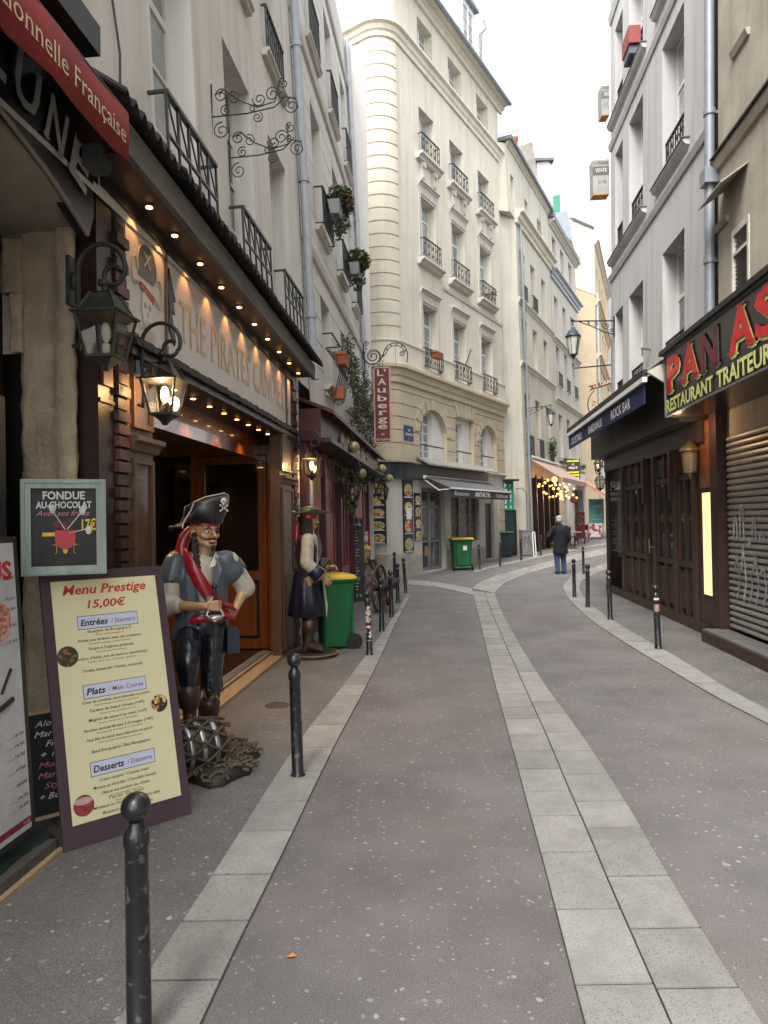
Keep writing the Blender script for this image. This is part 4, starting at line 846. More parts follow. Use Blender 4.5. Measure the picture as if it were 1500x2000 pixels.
# ================================================================ wall lanterns
def lantern(name, label, mf, glow=None, sc=1.0, group=None, glass=None):
    """four sided lantern hanging from a curled arm; origin on the wall at the arm's back plate, y = out of the wall"""
    t = thing(name, (0, 0, 0), label, 'lantern', group); q = sc
    a = MB(); a.tube([(0, .02, -.34), (0, .05, -.36), (0, .06, -.28), (0, .05, -.1), (0, .05, .0)]+[(0, .18-.13*cos(x), .06+.13*sin(x)) for x in [pi*.08*i for i in range(0, 15)]]+[(0, .245+.05*cos(x), .02+.05*sin(x)) for x in [-pi*.05-pi*.15*i for i in range(0, 12)]], .0135, 8)
    a.lathe([(.012, 0), (.03, .005), (.03, .03), (.012, .035)], 10, (0, .19, -.035)).build('arm', mf, t)
    MB().box(-.03, .03, -.002, .02, -.13, .13).ball((0, .03, 0), (.02, .02, .05), 8, 6).build('back_plate', mf, t)
    c = (0, .2); z0 = -.07
    def ring(z, r): return [(c[0]+r*x, c[1]+r*y, z) for x, y in ((-1, -1), (1, -1), (1, 1), (-1, 1))]
    f = MB(); top = [(z0, .03), (z0-.02, .075), (z0-.09, .10), (z0-.115, .132), (z0-.125, .132)]
    f.loft([ring(z, r) for z, r in top[:1]+[(z0-.005, .055)]], True, False)
    f.loft([ring(top[3][0], .132), ring(top[4][0], .132)], True, False)
    for sx, sy in ((-1, -1), (1, -1), (1, 1), (-1, 1)):
        f.bar((c[0]+sx*.055, c[1]+sy*.055, z0-.006), (c[0]+sx*.105, c[1]+sy*.105, z0-.115), .012)
        f.bar((c[0]+sx*.115, c[1]+sy*.115, z0-.12), (c[0]+sx*.072, c[1]+sy*.072, z0-.34), .012)
    rr = [ring(z0-.335, .078), ring(z0-.35, .078)]; f.loft(rr, True, False); f.loft([ring(z0-.35, .06), ring(z0-.385, .025), ring(z0-.41, .012)], True, False)
    f.lathe([(.012, z0), (.022, z0+.02), (.012, z0+.04)], 8, (c[0], c[1], 0))
    f.build('frame', mf, t)
    gm = glass or glass_clear('lantern_glass', (.9, .88, .8), .18)
    for k in range(4):
        R4 = Matrix.Translation((c[0], c[1], 0)) @ Matrix.Rotation(pi/2*k, 4, 'Z')
        MB().quad(*[R4 @ Vector(p) for p in ((-.10, -.112, z0-.125), (.10, -.112, z0-.125), (.068, -.073, z0-.335), (-.068, -.073, z0-.335))]).build('glass_pane', gm, t)
        MB().quad(*[R4 @ Vector(p) for p in ((-.05, -.053, z0-.01), (.05, -.053, z0-.01), (.098, -.102, z0-.112), (-.098, -.102, z0-.112))]).build('roof_pane', gm if (glow or mf is M_IRON) else mf, t)
    MB().lathe([(.0, -.33), (.02, -.33), (.02, -.27), (.0, -.27)], 10, (c[0], c[1], z0)).build('bulb_socket', M_WHITE if not glow else mf, t)
    MB().ball((c[0], c[1], z0-.21), (.026, .026, .055), 10, 8).build('bulb', glow or M_WHITE, t)
    t.scale = (sc, sc, sc)
    return t
M_VERD = mat('verdigris_iron', (.048, .054, .045), .6, var=.3, scale=10, metal=.3, bump=.2)
lr = atan2(FL.u.y, FL.u.x)-pi/2
def on_left(u, w, v): return FL.p(u, w, v)
l1_ = lantern('wall_lantern', 'large unlit greenish metal lantern on a curled arm fixed to the rough stone pier', M_VERD, None, 1.05, 'wall lanterns on curled arms')
place(l1_, on_left(3.97, -.06, 2.98), lr-pi/2)
l2_ = lantern('wall_lantern', 'lit black lantern with warm bulb beside the porch of the pirate shop', M_IRON, M_GLOW, .98, 'wall lanterns on curled arms')
place(l2_, on_left(4.62, .02, 2.73), lr-pi/2); lamp(on_left(4.62, .2, 2.48), 7, (1, .65, .3), .03)
l3_ = lantern('wall_lantern', 'lit black lantern with warm bulb at the far brick edge of the pirate shop', M_IRON, M_GLOW, .98, 'wall lanterns on curled arms')
place(l3_, on_left(9.42, .04, 2.64), lr-pi/2); lamp(on_left(9.42, .22, 2.36), 7, (1, .65, .3), .03)
# ================================================================ stone restaurant at the left edge
M_PIER = mat('rough_stone', (.42, .34, .24), .95, var=.2, scale=5, bump=1.0, bscale=28, stains=.5, col2=(.30, .24, .165), dist=.012)
rs = thing('stone_restaurant_front', FL.p(3, 0, 0), 'old restaurant front with rough stone pier and black fascia at the left edge', 'shop front')
def rough(b, T, amp, sc=6, seed=0):
    for i, p in enumerate(b.v):
        q = Vector(p); n_ = noise.noise_vector(Vector((q.x*sc+seed, q.y*sc, q.z*sc)))+noise.noise_vector(Vector((q.x*sc*3, q.y*sc*3+seed, q.z*sc*3)))*.4; b.v[i] = tuple(q+Vector(n_)*amp)
    return b
def subbox(u0, u1, w0, w1, v0, v1, nu=6, nw=6, nv=60):
    b = MB(); rings = []
    for j in range(nv+1):
        v = v0+(v1-v0)*j/nv
        r_ = [(u0+(u1-u0)*i/nu, w0, v) for i in range(nu)]+[(u1, w0+(w1-w0)*i/nw, v) for i in range(nw)]+[(u1-(u1-u0)*i/nu, w1, v) for i in range(nu)]+[(u0, w1-(w1-w0)*i/nw, v) for i in range(nw)]
        rings.append(r_)
    return b.loft(rings)
def pier_mesh():
    b = MB(); rings = []; N = 120
    for j in range(N+1):
        v = 3.42*j/N; k = .008*sin(v*5)+.006*sin(v*13+1)
        pts = [(4.12, -.44), (4.11+k, -.39), (4.105-k, -.34), (4.10, -.29+k), (4.105, -.23), (4.10+k, -.18), (4.075, -.14), (4.06, -.11+k), (4.055-k, -.06), (4.06, -.02), (4.08, -.004), (4.13, -.02), (4.13, -.44)]
        rings.append([(a, -.44+(c+.44)*.8, v) for a, c in pts])
    return rough(b.loft(rings), TL, .014, 7)
pier_mesh().build('stone_pier', M_PIER, rs, TL)
rough(subbox(4.08, 4.2, -.53, -.42, 2.97, 3.28, 3, 4, 20), TL, .02, 7, 3).build('pier_stone', M_PIER, rs, TL); rough(subbox(4.08, 4.2, -.48, -.42, 2.64, 2.97, 3, 4, 14), TL, .018, 7, 9).build('pier_stone', M_PIER, rs, TL)
# arch soffit: pale vault rising to the left
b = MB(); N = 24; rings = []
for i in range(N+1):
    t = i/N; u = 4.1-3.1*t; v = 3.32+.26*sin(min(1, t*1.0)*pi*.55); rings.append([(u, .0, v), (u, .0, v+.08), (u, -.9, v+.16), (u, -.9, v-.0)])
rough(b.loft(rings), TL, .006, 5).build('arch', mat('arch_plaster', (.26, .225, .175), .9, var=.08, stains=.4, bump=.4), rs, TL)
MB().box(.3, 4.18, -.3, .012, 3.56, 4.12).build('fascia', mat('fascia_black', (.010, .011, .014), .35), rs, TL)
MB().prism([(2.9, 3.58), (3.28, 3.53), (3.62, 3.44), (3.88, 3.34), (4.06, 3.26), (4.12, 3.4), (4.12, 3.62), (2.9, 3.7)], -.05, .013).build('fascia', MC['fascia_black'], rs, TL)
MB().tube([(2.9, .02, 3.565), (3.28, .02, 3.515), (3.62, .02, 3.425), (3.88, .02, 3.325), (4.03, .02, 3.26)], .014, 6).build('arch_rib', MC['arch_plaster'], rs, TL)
GL = mat('grey_letter', (.45, .45, .43), .4, metal=.3)
for ch_, u_, v_, w_, ro in (('L', 3.11, 3.68, .17, -.12), ('U', 3.33, 3.655, .2, -.2), ('N', 3.58, 3.60, .2, -.28), ('E', 3.82, 3.535, .19, -.32)):
    text(ch_, GL, rs, TL, u_, v_, .27, w_, ext=.03, serif=.05, bold=.02, name='fascia_letter', rot=ro)
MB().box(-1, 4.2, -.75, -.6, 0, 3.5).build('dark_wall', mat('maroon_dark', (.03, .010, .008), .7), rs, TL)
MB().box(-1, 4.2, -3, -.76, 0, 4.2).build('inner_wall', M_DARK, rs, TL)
MB().box(.2, 3.6, -.6, .045, 0, .07).build('step', mat('step_stone', (.10, .09, .085), .85, stains=.4), rs, TL)
MB().box(.2, 3.62, .045, .075, 0, .022).build('step_edge', W_PALE, rs, TL)
cp = MB(); Nn = 24; v0_ = len(cp.v)
rows = [[(.9+2.75*i/Nn, -.55+.585*j/10, .085+.012*noise.noise(Vector((i*.5, j*.6, 0)))+(-.055*max(0, (j-9))+(.02*sin(i*1.7) if j == 10 else 0))) for i in range(Nn+1)] for j in range(11)]
cp.add([p for r_ in rows for p in r_], [(j*(Nn+1)+i, j*(Nn+1)+i+1, (j+1)*(Nn+1)+i+1, (j+1)*(Nn+1)+i) for j in range(10) for i in range(Nn)], True)
ct_ = thing('green_mat', FL.p(3, 0, .08), 'worn dark green carpet mat draped over the step at the bottom left', 'mat')
cp.build('carpet', mat('green_carpet', (.012, .035, .026), .98, var=.4, bump=1, bscale=220, scale=20, col2=(.006, .014, .012)), ct_, TL)
# red awning with its cassette
aw = thing('red_awning', FL.p(3, .3, 3.7), 'faded red restaurant awning with cream serif lettering on its valance at top left', 'awning')
M_RED = mat('red_canvas', (.26, .033, .026), .9, var=.2, scale=3, bump=.5, bscale=260, stains=.35)
b = MB(); Nn = 30; rr_ = []
for i in range(Nn+1):
    u = -.5+4.22*i/Nn; k = .006*sin(i*1.3); rr_.append([(u, .36+k, 3.76), (u, .405+k, 3.74), (u, .405+k*1.5, 3.62), (u, .395+k*2, 3.495+.008*sin(i*2.1)), (u, .39+k*2, 3.495+.008*sin(i*2.1)), (u, .397+k, 3.62), (u, .397+k, 3.735), (u, .355, 3.75)])
b.loft(rr_, True, True); b.build('valance', M_RED, aw, TL)
MB().add([(-.5, .05, 4.2), (3.75, .05, 4.2), (3.72, .40, 3.75), (-.5, .40, 3.75), (-.5, .05, 4.18), (3.75, .05, 4.18), (3.72, .39, 3.73), (-.5, .39, 3.73)], [(0, 1, 2, 3), (4, 7, 6, 5), (1, 5, 6, 2), (0, 3, 7, 4)]).build('canopy', M_RED, aw, TL)
text('Traditionnelle Française', mat('cream_letter', (.72, .60, .40), .8), aw, TL, 3.68, 3.565, .098, 1.32, ext=.413, align='RIGHT', serif=.04, bold=-.002, name='valance_lettering')
MB().tube([(-.5, .38, 3.755), (3.74, .38, 3.755)], .018, 8).build('front_bar', M_BLACKP, aw, TL)
MB().box(-.5, 3.85, .0, .2, 4.14, 4.3).build('cassette', M_BLACKP, aw, TL)
for u in (1.0, 3.6): MB().bar((u, .05, 3.9), (u+.0, .37, 3.74), .03).build('arm', M_IRON, aw, TL)
fl = thing('fascia_floodlight', FL.p(4.0, .1, 3.7), 'small grey box light under the end of the red awning beside the fascia letters', 'light')
MB().box(3.96, 4.1, .03, .13, 3.62, 3.86).box(3.97, 4.09, .13, .14, 3.64, 3.84).bar((4.03, .08, 3.86), (4.03, .02, 3.95), .02).build('housing', mat('flood_grey', (.10, .11, .11), .5, metal=.3), fl, TL)
# ================================================================ boards and signs at the left
def board_frame(bl, br_, lean, up=None):
    """matrix for a board standing on its lower edge: x along it, y out of its face, z up its face"""
    x = (br_-bl); x.z = 0; x.normalize(); nrm = Vector((x.y, -x.x, 0))
    z = (Vector((0, 0, 1))*cos(lean)-nrm*sin(lean)).normalized(); y = z.cross(x).normalized()
    if y.dot(nrm) < 0: y = -y
    return Matrix(((x.x, y.x, z.x, bl.x), (x.y, y.y, z.y, bl.y), (x.z, y.z, z.z, bl.z), (0, 0, 0, 1)))
M_PLUM = mat('plum_border', (.055, .03, .04), .75, var=.06, bump=.1); M_PAPER = mat('cream_paper', (.66, .62, .38), .6, var=.01)
M_BLK = mat('print_black', (.02, .02, .02), .6); M_REDP = mat('print_red', (.52, .03, .02), .6); M_BRN = mat('print_brown', (.35, .10, .05), .6); M_PURP = mat('print_purple', (.22, .03, .13), .6)
M_BLUEBG = mat('pale_blue_print', (.52, .55, .70), .6, var=.01); M_CHALKB = mat('chalkboard', (.012, .013, .015), .6, var=.2); M_CHALK = mat('chalk_white', (.75, .75, .73), .9); M_PINK = mat('chalk_pink', (.55, .20, .28), .9)
bl = ground(125, 1668); br_ = ground(375, 1590); TB = board_frame(bl, br_, asin(.345/1.42)); bw = (br_-bl).length; bh = 1.42
mb_ = thing('menu_board', bl, 'tall cream menu board with plum border and red title leaning on the stone pier', 'menu board')
MB().box(0, bw, -.018, 0, 0, bh).build('backing', M_PLUM, mb_, TB, bevel=.0015); MB().box(.052, bw-.05, 0, .0015, .115, bh-.055).build('paper', M_PAPER, mb_, TB)
Z = lambda f: bh*(1-f)
cx = bw/2-.005
text('Menu Prestige', M_REDP, mb_, TB, cx, Z(.093), .052, .47, bold=.02, shear=.25, serif=.05, align='CENTER', rot=.0); text('15,00€', M_REDP, mb_, TB, cx+.0, Z(.15), .045, .22, bold=.02, shear=.2, serif=.04, align='CENTER')
def head(f, a, c, wf, boxw):
    z = Z(f); x0 = cx-boxw/2
    MB().box(x0-.003, x0+boxw+.003, .0016, .002, z-.037, z+.037).build('heading_box', M_BLK, mb_, TB); MB().box(x0, x0+boxw, .002, .0026, z-.034, z+.034).build('heading_box', M_BLUEBG, mb_, TB)
    text(a, M_BLK, mb_, TB, x0+.012, z-.017, .035, boxw*wf, bold=.025, shear=.2, serif=.04, ext=.0035); text('/ '+c, M_PURP, mb_, TB, x0+.03+boxw*wf, z-.014, .025, boxw*(1-wf)-.045, bold=.002, serif=.03, ext=.0035)
head(.205, 'Entrées', 'Starters', .45, .33); head(.465, 'Plats', 'Main Course', .3, .34); head(.745, 'Desserts', 'Desserts', .47, .345)
rowsT = [(.245, "Escargots de Bourgogne 6", "Snails of Bourgogne 6", .24), (.278, "Frisée aux lardons avec ses croûtons", "Frisée salad with bacon", .35), (.311, "Soupe à l'oignon gratinée", "Soup has the onion browned", .25), (.346, "Jambon d'Italie, pot de beurre, cornichons", "Italian ham, pot of butter, pickles", .40), (.392, "Tomate, mozzarella / Tomato, mozzarella", None, .33),
 (.508, "Coeur de rumsteak, sauce béarnaise ou poivre", "Heart of rumsteak with béarnaise or pepper sauce", .37), (.541, "Tartare de bœuf minute (+3€)", "Steak tartar of beef minute", .30), (.575, "Magret de canard au miel (+3€)", "Duck breast of in the honey", .32), (.610, "Fondue savoyarde aux 3 fromages (+4€)", "Savoyarde fondue in 3 cheeses", .38), (.645, "Faux filet de bœuf, sauce béarnaise ou poivre", "Sirloin beef grilled with béarnaise or pepper sauce", .36), (.688, "Bœuf Bourguignon / Beef Bourguignon", None, .32),
 (.792, "Crème caramel / Caramel cream", None, .27), (.816, "Mousse au chocolat / Chocolate mousse", None, .34), (.838, "Glace ou sorbet au choix", "Ice cream or sorbet of your choice", .26), (.861, "Tarte du jour", "Tart of the day", .2), (.885, "Moelleux au chocolat / Chocolate cake", None, .36), (.908, "Boissons non comprises", None, .27)]
for f, a, c, wd_ in rowsT:
    text(a, M_BLK, mb_, TB, cx+.0, Z(f), .0155, wd_, bold=.006, shear=.15, serif=.03, align='CENTER', name='menu_line')
    if c: text(c, M_BRN, mb_, TB, cx, Z(f+.0125), .0085, wd_*.66, bold=.01, align='CENTER', name='menu_line')
M_SNAIL = food('print_snails', [(.015, .03, .012), (.09, .03, .012), (.02, .045, .015), (.22, .10, .05)], 70); M_FOND = food('print_fondue', [(.02, .012, .01), (.45, .18, .06), (.05, .02, .015), (.62, .48, .2)], 60); M_MOUS = food('print_mousse', [(.20, .02, .02), (.24, .03, .03), (.26, .05, .05)], 50)
for (x, f, r_, m_) in ((.105, .325, .055, M_SNAIL), (.575, .555, .048, M_FOND), (.115, .86, .052, M_MOUS)):
    MB().prism(arc(x, Z(f), r_, r_, 0, 350, 30), .0016, .0026).build('dish_picture', m_, mb_, TB)
MB().prism(arc(.115, Z(.86)+.022, .046, .018, 0, 350, 20), .0026, .003).build('dish_picture', mat('print_pinkwhite', (.55, .35, .33), .6), mb_, TB)
# chocolate fondue sign
TLV = FL
def px_on(fr, w, px, py): u, v = fr.hit(px, py, w); return u, v
tl = ray(43, 934); 
def at_depth(px, py, Y): r = ray(px, py); return Vector((r.x*Y/r.y, Y, EYE+r.z*Y/r.y))
A_ = at_depth(42, 1126, 3.72); B_ = at_depth(208, 1112, 3.86)
x_ = (B_-A_); fw_ = x_.length; x_.z = 0; x_.normalize(); TF = Matrix(((x_.x, x_.y, 0, A_.x), (x_.y, -x_.x, 0, A_.y), (0, 0, 1, A_.z), (0, 0, 0, 1)))
fh_ = .505
fs_ = thing('fondue_sign', A_, 'framed black sign with grey-green frame advertising chocolate fondue on the stone pier', 'sign')
M_FRG = wood('greygreen_frame', (.34, .40, .36), (.22, .28, .26), .6, 'z', 12)
g = .048; fr = MB()
for (a, c, d, e) in ((0, fw_, 0, g), (0, fw_, fh_-g, fh_), (0, g, g, fh_-g), (fw_-g, fw_, g, fh_-g)): fr.box(a, c, -.02, .018, d, e)
for (a, c, d, e) in ((.008, fw_-.008, .008, .02), (.008, fw_-.008, fh_-.02, fh_-.008), (.008, .02, .02, fh_-.02), (fw_-.02, fw_-.008, .02, fh_-.02)): fr.box(a, c, .018, .026, d, e)
fr.build('frame', M_FRG, fs_, TF); MB().box(g, fw_-g, -.02, .002, g, fh_-g).build('panel', M_CHALKB, fs_, TF)
mx_ = fw_/2
text('FONDUE', M_CHALK, fs_, TF, mx_-.0, fh_-.105, .042, .205, bold=.03, align='CENTER'); text('AU CHOCOLAT', M_CHALK, fs_, TF, mx_, fh_-.152, .036, .27, bold=.028, align='CENTER'); text('Avec ses fruits', M_PINK, fs_, TF, mx_-.005, fh_-.192, .028, .26, shear=.4, bold=.004, align='CENTER'); text('17€', mat('chalk_yellow', (.72, .52, .06), .8), fs_, TF, fw_-.12, fh_-.27, .06, .07, bold=.02)
MB().prism(arc(.21, .19, .05, .055, 180, 360)+[(.26, .235), (.16, .235)], .002, .006).build('painted_pot', mat('paint_redpot', (.42, .015, .03), .4), fs_, TF); MB().box(.10, .16, .002, .006, .205, .225).build('painted_handle', MC['chalk_yellow'], fs_, TF)
ff = MB()
for (x0, z0_, x1, z1) in ((.21, .24, .15, .34), (.22, .24, .29, .33), (.23, .22, .31, .24)):
    ff.bar((x0, .004, z0_), (x1, .004, z1), .004)
    for k in (-.3, 0, .3): ff.bar((x1, .004, z1), (x1+(x1-x0)*.3-k*(z1-z0_)*.25, .004, z1+(z1-z0_)*.3+k*(x1-x0)*.25), .005)
ff.build('painted_forks', M_CHALK, fs_, TF)
fruits = MB(); [fruits.prism(arc(x, z, r_, r_, 0, 330, 9), .0025, .005) for x, z, r_ in ((.17, .27, .02), (.205, .262, .022), (.235, .285, .014))]; fruits.build('painted_fruit', mat('paint_fruit', (.10, .02, .02), .6), fs_, TF)
pt = MB(); [pt.prism(arc(x, z, .016, .024, 0, 330, 9), .0025, .005) for x, z in ((.15, .35), (.295, .34), (.325, .235))]; pt.build('painted_fruit', mat('paint_marsh', (.62, .60, .52), .6), fs_, TF)
st2 = MB(); st2.tube([(.165, .004, .17), (.17, .004, .12), (.16, .004, .11)], .002, 4).tube([(.255, .004, .17), (.25, .004, .12), (.26, .004, .11)], .002, 4).tube([(.15, .004, .16), (.27, .004, .16)], .002, 4); st2.prism(arc(.21, .13, .012, .02, 0, 330, 8), .002, .004); st2.build('painted_stand', MC['chalk_yellow'], fs_, TF)
# white price panel at the edge of the picture
A_ = FL.p(3.50, -.02, .14); B_ = FL.p(2.9, -.02, .14)
def tb_panel(px_r, Yd, ztop, zbot, width, lab, nm, w_off):
    u = Yd; p = FL.p(u-width, w_off, zbot); q = FL.p(u, w_off, zbot)
    return board_frame(p, q, .06), thing(nm, p, lab, 'menu board'), width, ztop-zbot
TP, wp, pw, ph = tb_panel(40, 3.50, 1.58, .16, .8, 'tall white printed price panel with black edges at the left edge of the picture', 'price_list', .0)
MB().box(0, pw, -.03, 0, 0, ph).build('backing', M_BLACKP, wp, TP); MB().box(.03, pw-.035, 0, .002, .03, ph-.03).build('print', mat('panel_white', (.50, .52, .56), .35), wp, TP)
text('MENUS', M_REDP, wp, TP, pw-.06, ph-.2, .085, .5, bold=.04, align='RIGHT')
for k, (z, s_) in enumerate(((.86, '15.00'), (.79, '14.50'), (.755, '16.00'), (.70, '14.50'), (.645, '15.50'), (.33, '16.00'), (.295, '14.50'), (.26, '15.50'), (.215, '17.00'), (.165, '20.00'), (.12, '14.00'), (.09, '15.00'))):
    text('.......'+s_, M_BLK, wp, TP, pw-.05, .02+z*ph/1.0*.98, .014, .14, bold=.012, align='RIGHT', name='price')
MB().box(.1, pw-.035, .002, .003, .055, .085).build('print_band', mat('print_magenta', (.26, .015, .06), .5), wp, TP); text('15.00', M_CHALK, wp, TP, pw-.05, .063, .012, .05, align='RIGHT', ext=.0045)
MB().prism(arc(pw-.17, ph*.72, .08, .09, 0, 350, 24), .002, .003).build('dish_picture', food('print_meat', [(.5, .2, .14), (.62, .35, .28), (.35, .12, .08)], 60), wp, TP)
MB().bar((pw-.28, .003, .62), (pw-.12, .003, .66), .02).bar((pw-.2, .003, .70), (pw-.12, .003, .80), .012).build('print_stroke', M_BLK, wp, TP)
# little chalkboard
A_ = at_depth(38, 1585, 3.38)+Vector((0, 0, .0)); 
p = Vector((-1.875, 3.74, .085)); q = p+Vector((.24, .20, 0)); TC = board_frame(p, q, .12); cw = .37; ch = .56
cb_ = thing('chalkboard', p, 'small wood framed chalkboard with white and pink handwriting half behind the menu board', 'menu board')
b = MB()
for (a, c, d, e) in ((0, cw, ch-.018, ch), (0, .018, .0, ch-.018), (cw-.018, cw, 0, ch-.018), (.018, cw-.018, .0, .018)): b.box(a, c, -.012, .008, d, e)
b.build('frame', W_PALE, cb_, TC); MB().box(.018, cw-.018, -.01, .001, .018, ch-.018).build('slate', M_CHALKB, cb_, TC)
for i, (s_, m_, x_0, wd_) in enumerate((('Alouette', M_CHALK, .05, .2), ('Marinière', M_CHALK, .045, .22), ('Frites', M_CHALK, .10, .13), ('+ 1L', M_CHALK, .075, .1), ('Mussels', M_PINK, .06, .19), ('Marinière', M_PINK, .055, .22), ('Style', M_PINK, .085, .12), ('+ Beer', M_CHALK, .06, .15))):
    text(s_, m_, cb_, TC, x_0, ch-.085-i*.054, .032, wd_, shear=.35, name='handwriting')
# black hanging price board with coloured chalk, above
pb = thing('black_price_board', FL.p(3.2, -.2, 2), 'black board with chalk prices hanging in the dark entrance left of the stone pier', 'menu board')
MB().box(2.4, 3.6, -.22, -.2, 1.45, 2.28).build('slate', M_CHALKB, pb, TL)
for i, (s_, n_) in enumerate((('12', 'Vin .....'), ('12', 'Cidre ....'), ('12', 'Calvados ..'), ('14', 'Kir .....'), ('15', 'Liqueurs ..'))):
    z = 2.13-i*.066; text(s_, M_CHALK, pb, TL, 3.54, z, .042, .065, ext=-.196, bold=.01, align='RIGHT'); text(n_, M_PINK, pb, TL, 3.48, z, .03, .34, ext=-.196, shear=.3, align='RIGHT')
text('Desserts', mat('chalk_green', (.35, .5, .12), .9), pb, TL, 3.47, 2.21, .035, .3, ext=-.196, shear=.3, align='RIGHT'); text('avec terrasse', M_PINK, pb, TL, 3.52, 1.78, .025, .25, ext=-.196, shear=.3, align='RIGHT')
MB().prism(arc(3.3, 1.68, .085, .085, 0, 350, 20), -.199, -.195).build('painted_disc', mat('paint_blue', (.03, .25, .5), .6), pb, TL)
# ================================================================ street furniture
BO = thing('bollard', (0, 0, 0), 'x', 'bollard', 'black iron bollards with ball tops')
MB().lathe([(.05, 0), (.05, .01), (.041, .025), (.038, .03), (.036, .62), (.040, .63), (.040, .66), (.034, .675), (.026, .685), (.024, .70)], 20).build('post', M_BOLL, BO)
MB().ball((0, 0, .742), .046, 20, 14).build('ball', M_BOLL, BO)
first = True
def bollard(px, py, lab, tx=0, ty=0, sc=1.0, loc=None):
    global first
    o = BO if first else copy_tree(BO); first = False
    l = loc or ground(px, py); place(o, (l.x, l.y, l.z+.002), R.uniform(0, 6), lab, tilt=(tx, ty)); o.scale = (1, 1, sc); return o
bollard(0, 0, 'nearest black bollard, its ball top in front of the tall cream menu board', 0, -.006, 1.0, Vector((-.785, 2.24, 0)))
bollard(582, 1517, 'black bollard standing alone on the left granite strip level with the wooden shop threshold', 0, -.02)
b3 = bollard(722, 1280, 'sticker covered bollard on the left strip beside the green wheelie bin', 0, -.02)
bollard(746, 1234, 'second bollard of the left row after the sticker covered one', 0, -.01)
bollard(765, 1205, 'bollard with a pale scuffed neck in the left row by the handcart', 0, -.015)
bollard(777, 1178, 'bollard fourth in the left row with a chain knob below its ball', 0, -.02)
bollard(771, 1150, 'taller looking bollard half hidden in the left row before the poster wall', 0, -.03, 1.12, None)
bollard(793, 1158, 'leaning last bollard at the end tip of the left granite strip', 0, -.07)
b9 = bollard(1286, 1268, 'nearest bollard on the right strip with a torn pink sticker', 0, -.03)
bollard(1192, 1211, 'right hand bollard in front of the louvred corner of the bar', 0, -.03)
bollard(1148, 1187, 'right strip bollard just left of the one at the bar corner', 0, -.02)
bollard(1122, 1167, 'right strip bollard at the outer curve of the bend', 0, -.01)
bollard(1140, 1122, 'farthest bollard of the right strip behind the pair at the bend', 0, -.01)
bollard(938, 1113, 'leaning bollard beside the big green bin under the grey awning', 0, -.12)
bollard(977, 1106, 'far bollard in front of the dark wheelie bin', 0, -.02)
bollard(1018, 1095, 'far bollard in front of the cream house drainpipe', 0, -.01)
bollard(1056, 1086, 'far bollard in front of the restaurant with hanging bulbs', 0, -.02)
def sticker(o, z0, z1, m, a0=-2.6, a1=-.6):
    b = MB(); n = 8; r_ = .0385
    vs = [(r_*cos(a0+(a1-a0)*i/n), r_*sin(a0+(a1-a0)*i/n), z) for z in (z0, z1) for i in range(n+1)]
    b.add(vs, [(i, i+1, n+2+i, n+1+i) for i in range(n)]); s_ = b.build('sticker', m, o); return s_
b3.rotation_euler[2] = 0; b9.rotation_euler[2] = 0
sticker(b3, .18, .36, food('sticker_print', [(.75, .75, .75), (.02, .02, .02), (.7, .7, .72), (.5, .1, .1)], 30)); sticker(b3, .40, .6, food('sticker_print2', [(.05, .04, .05), (.55, .4, .4), (.06, .05, .05), (.5, .5, .5)], 50))
sticker(b9, .46, .55, mat('pink_sticker', (.60, .36, .33), .7, var=.3, scale=40)); sticker(b9, .60, .63, M_CHALK)
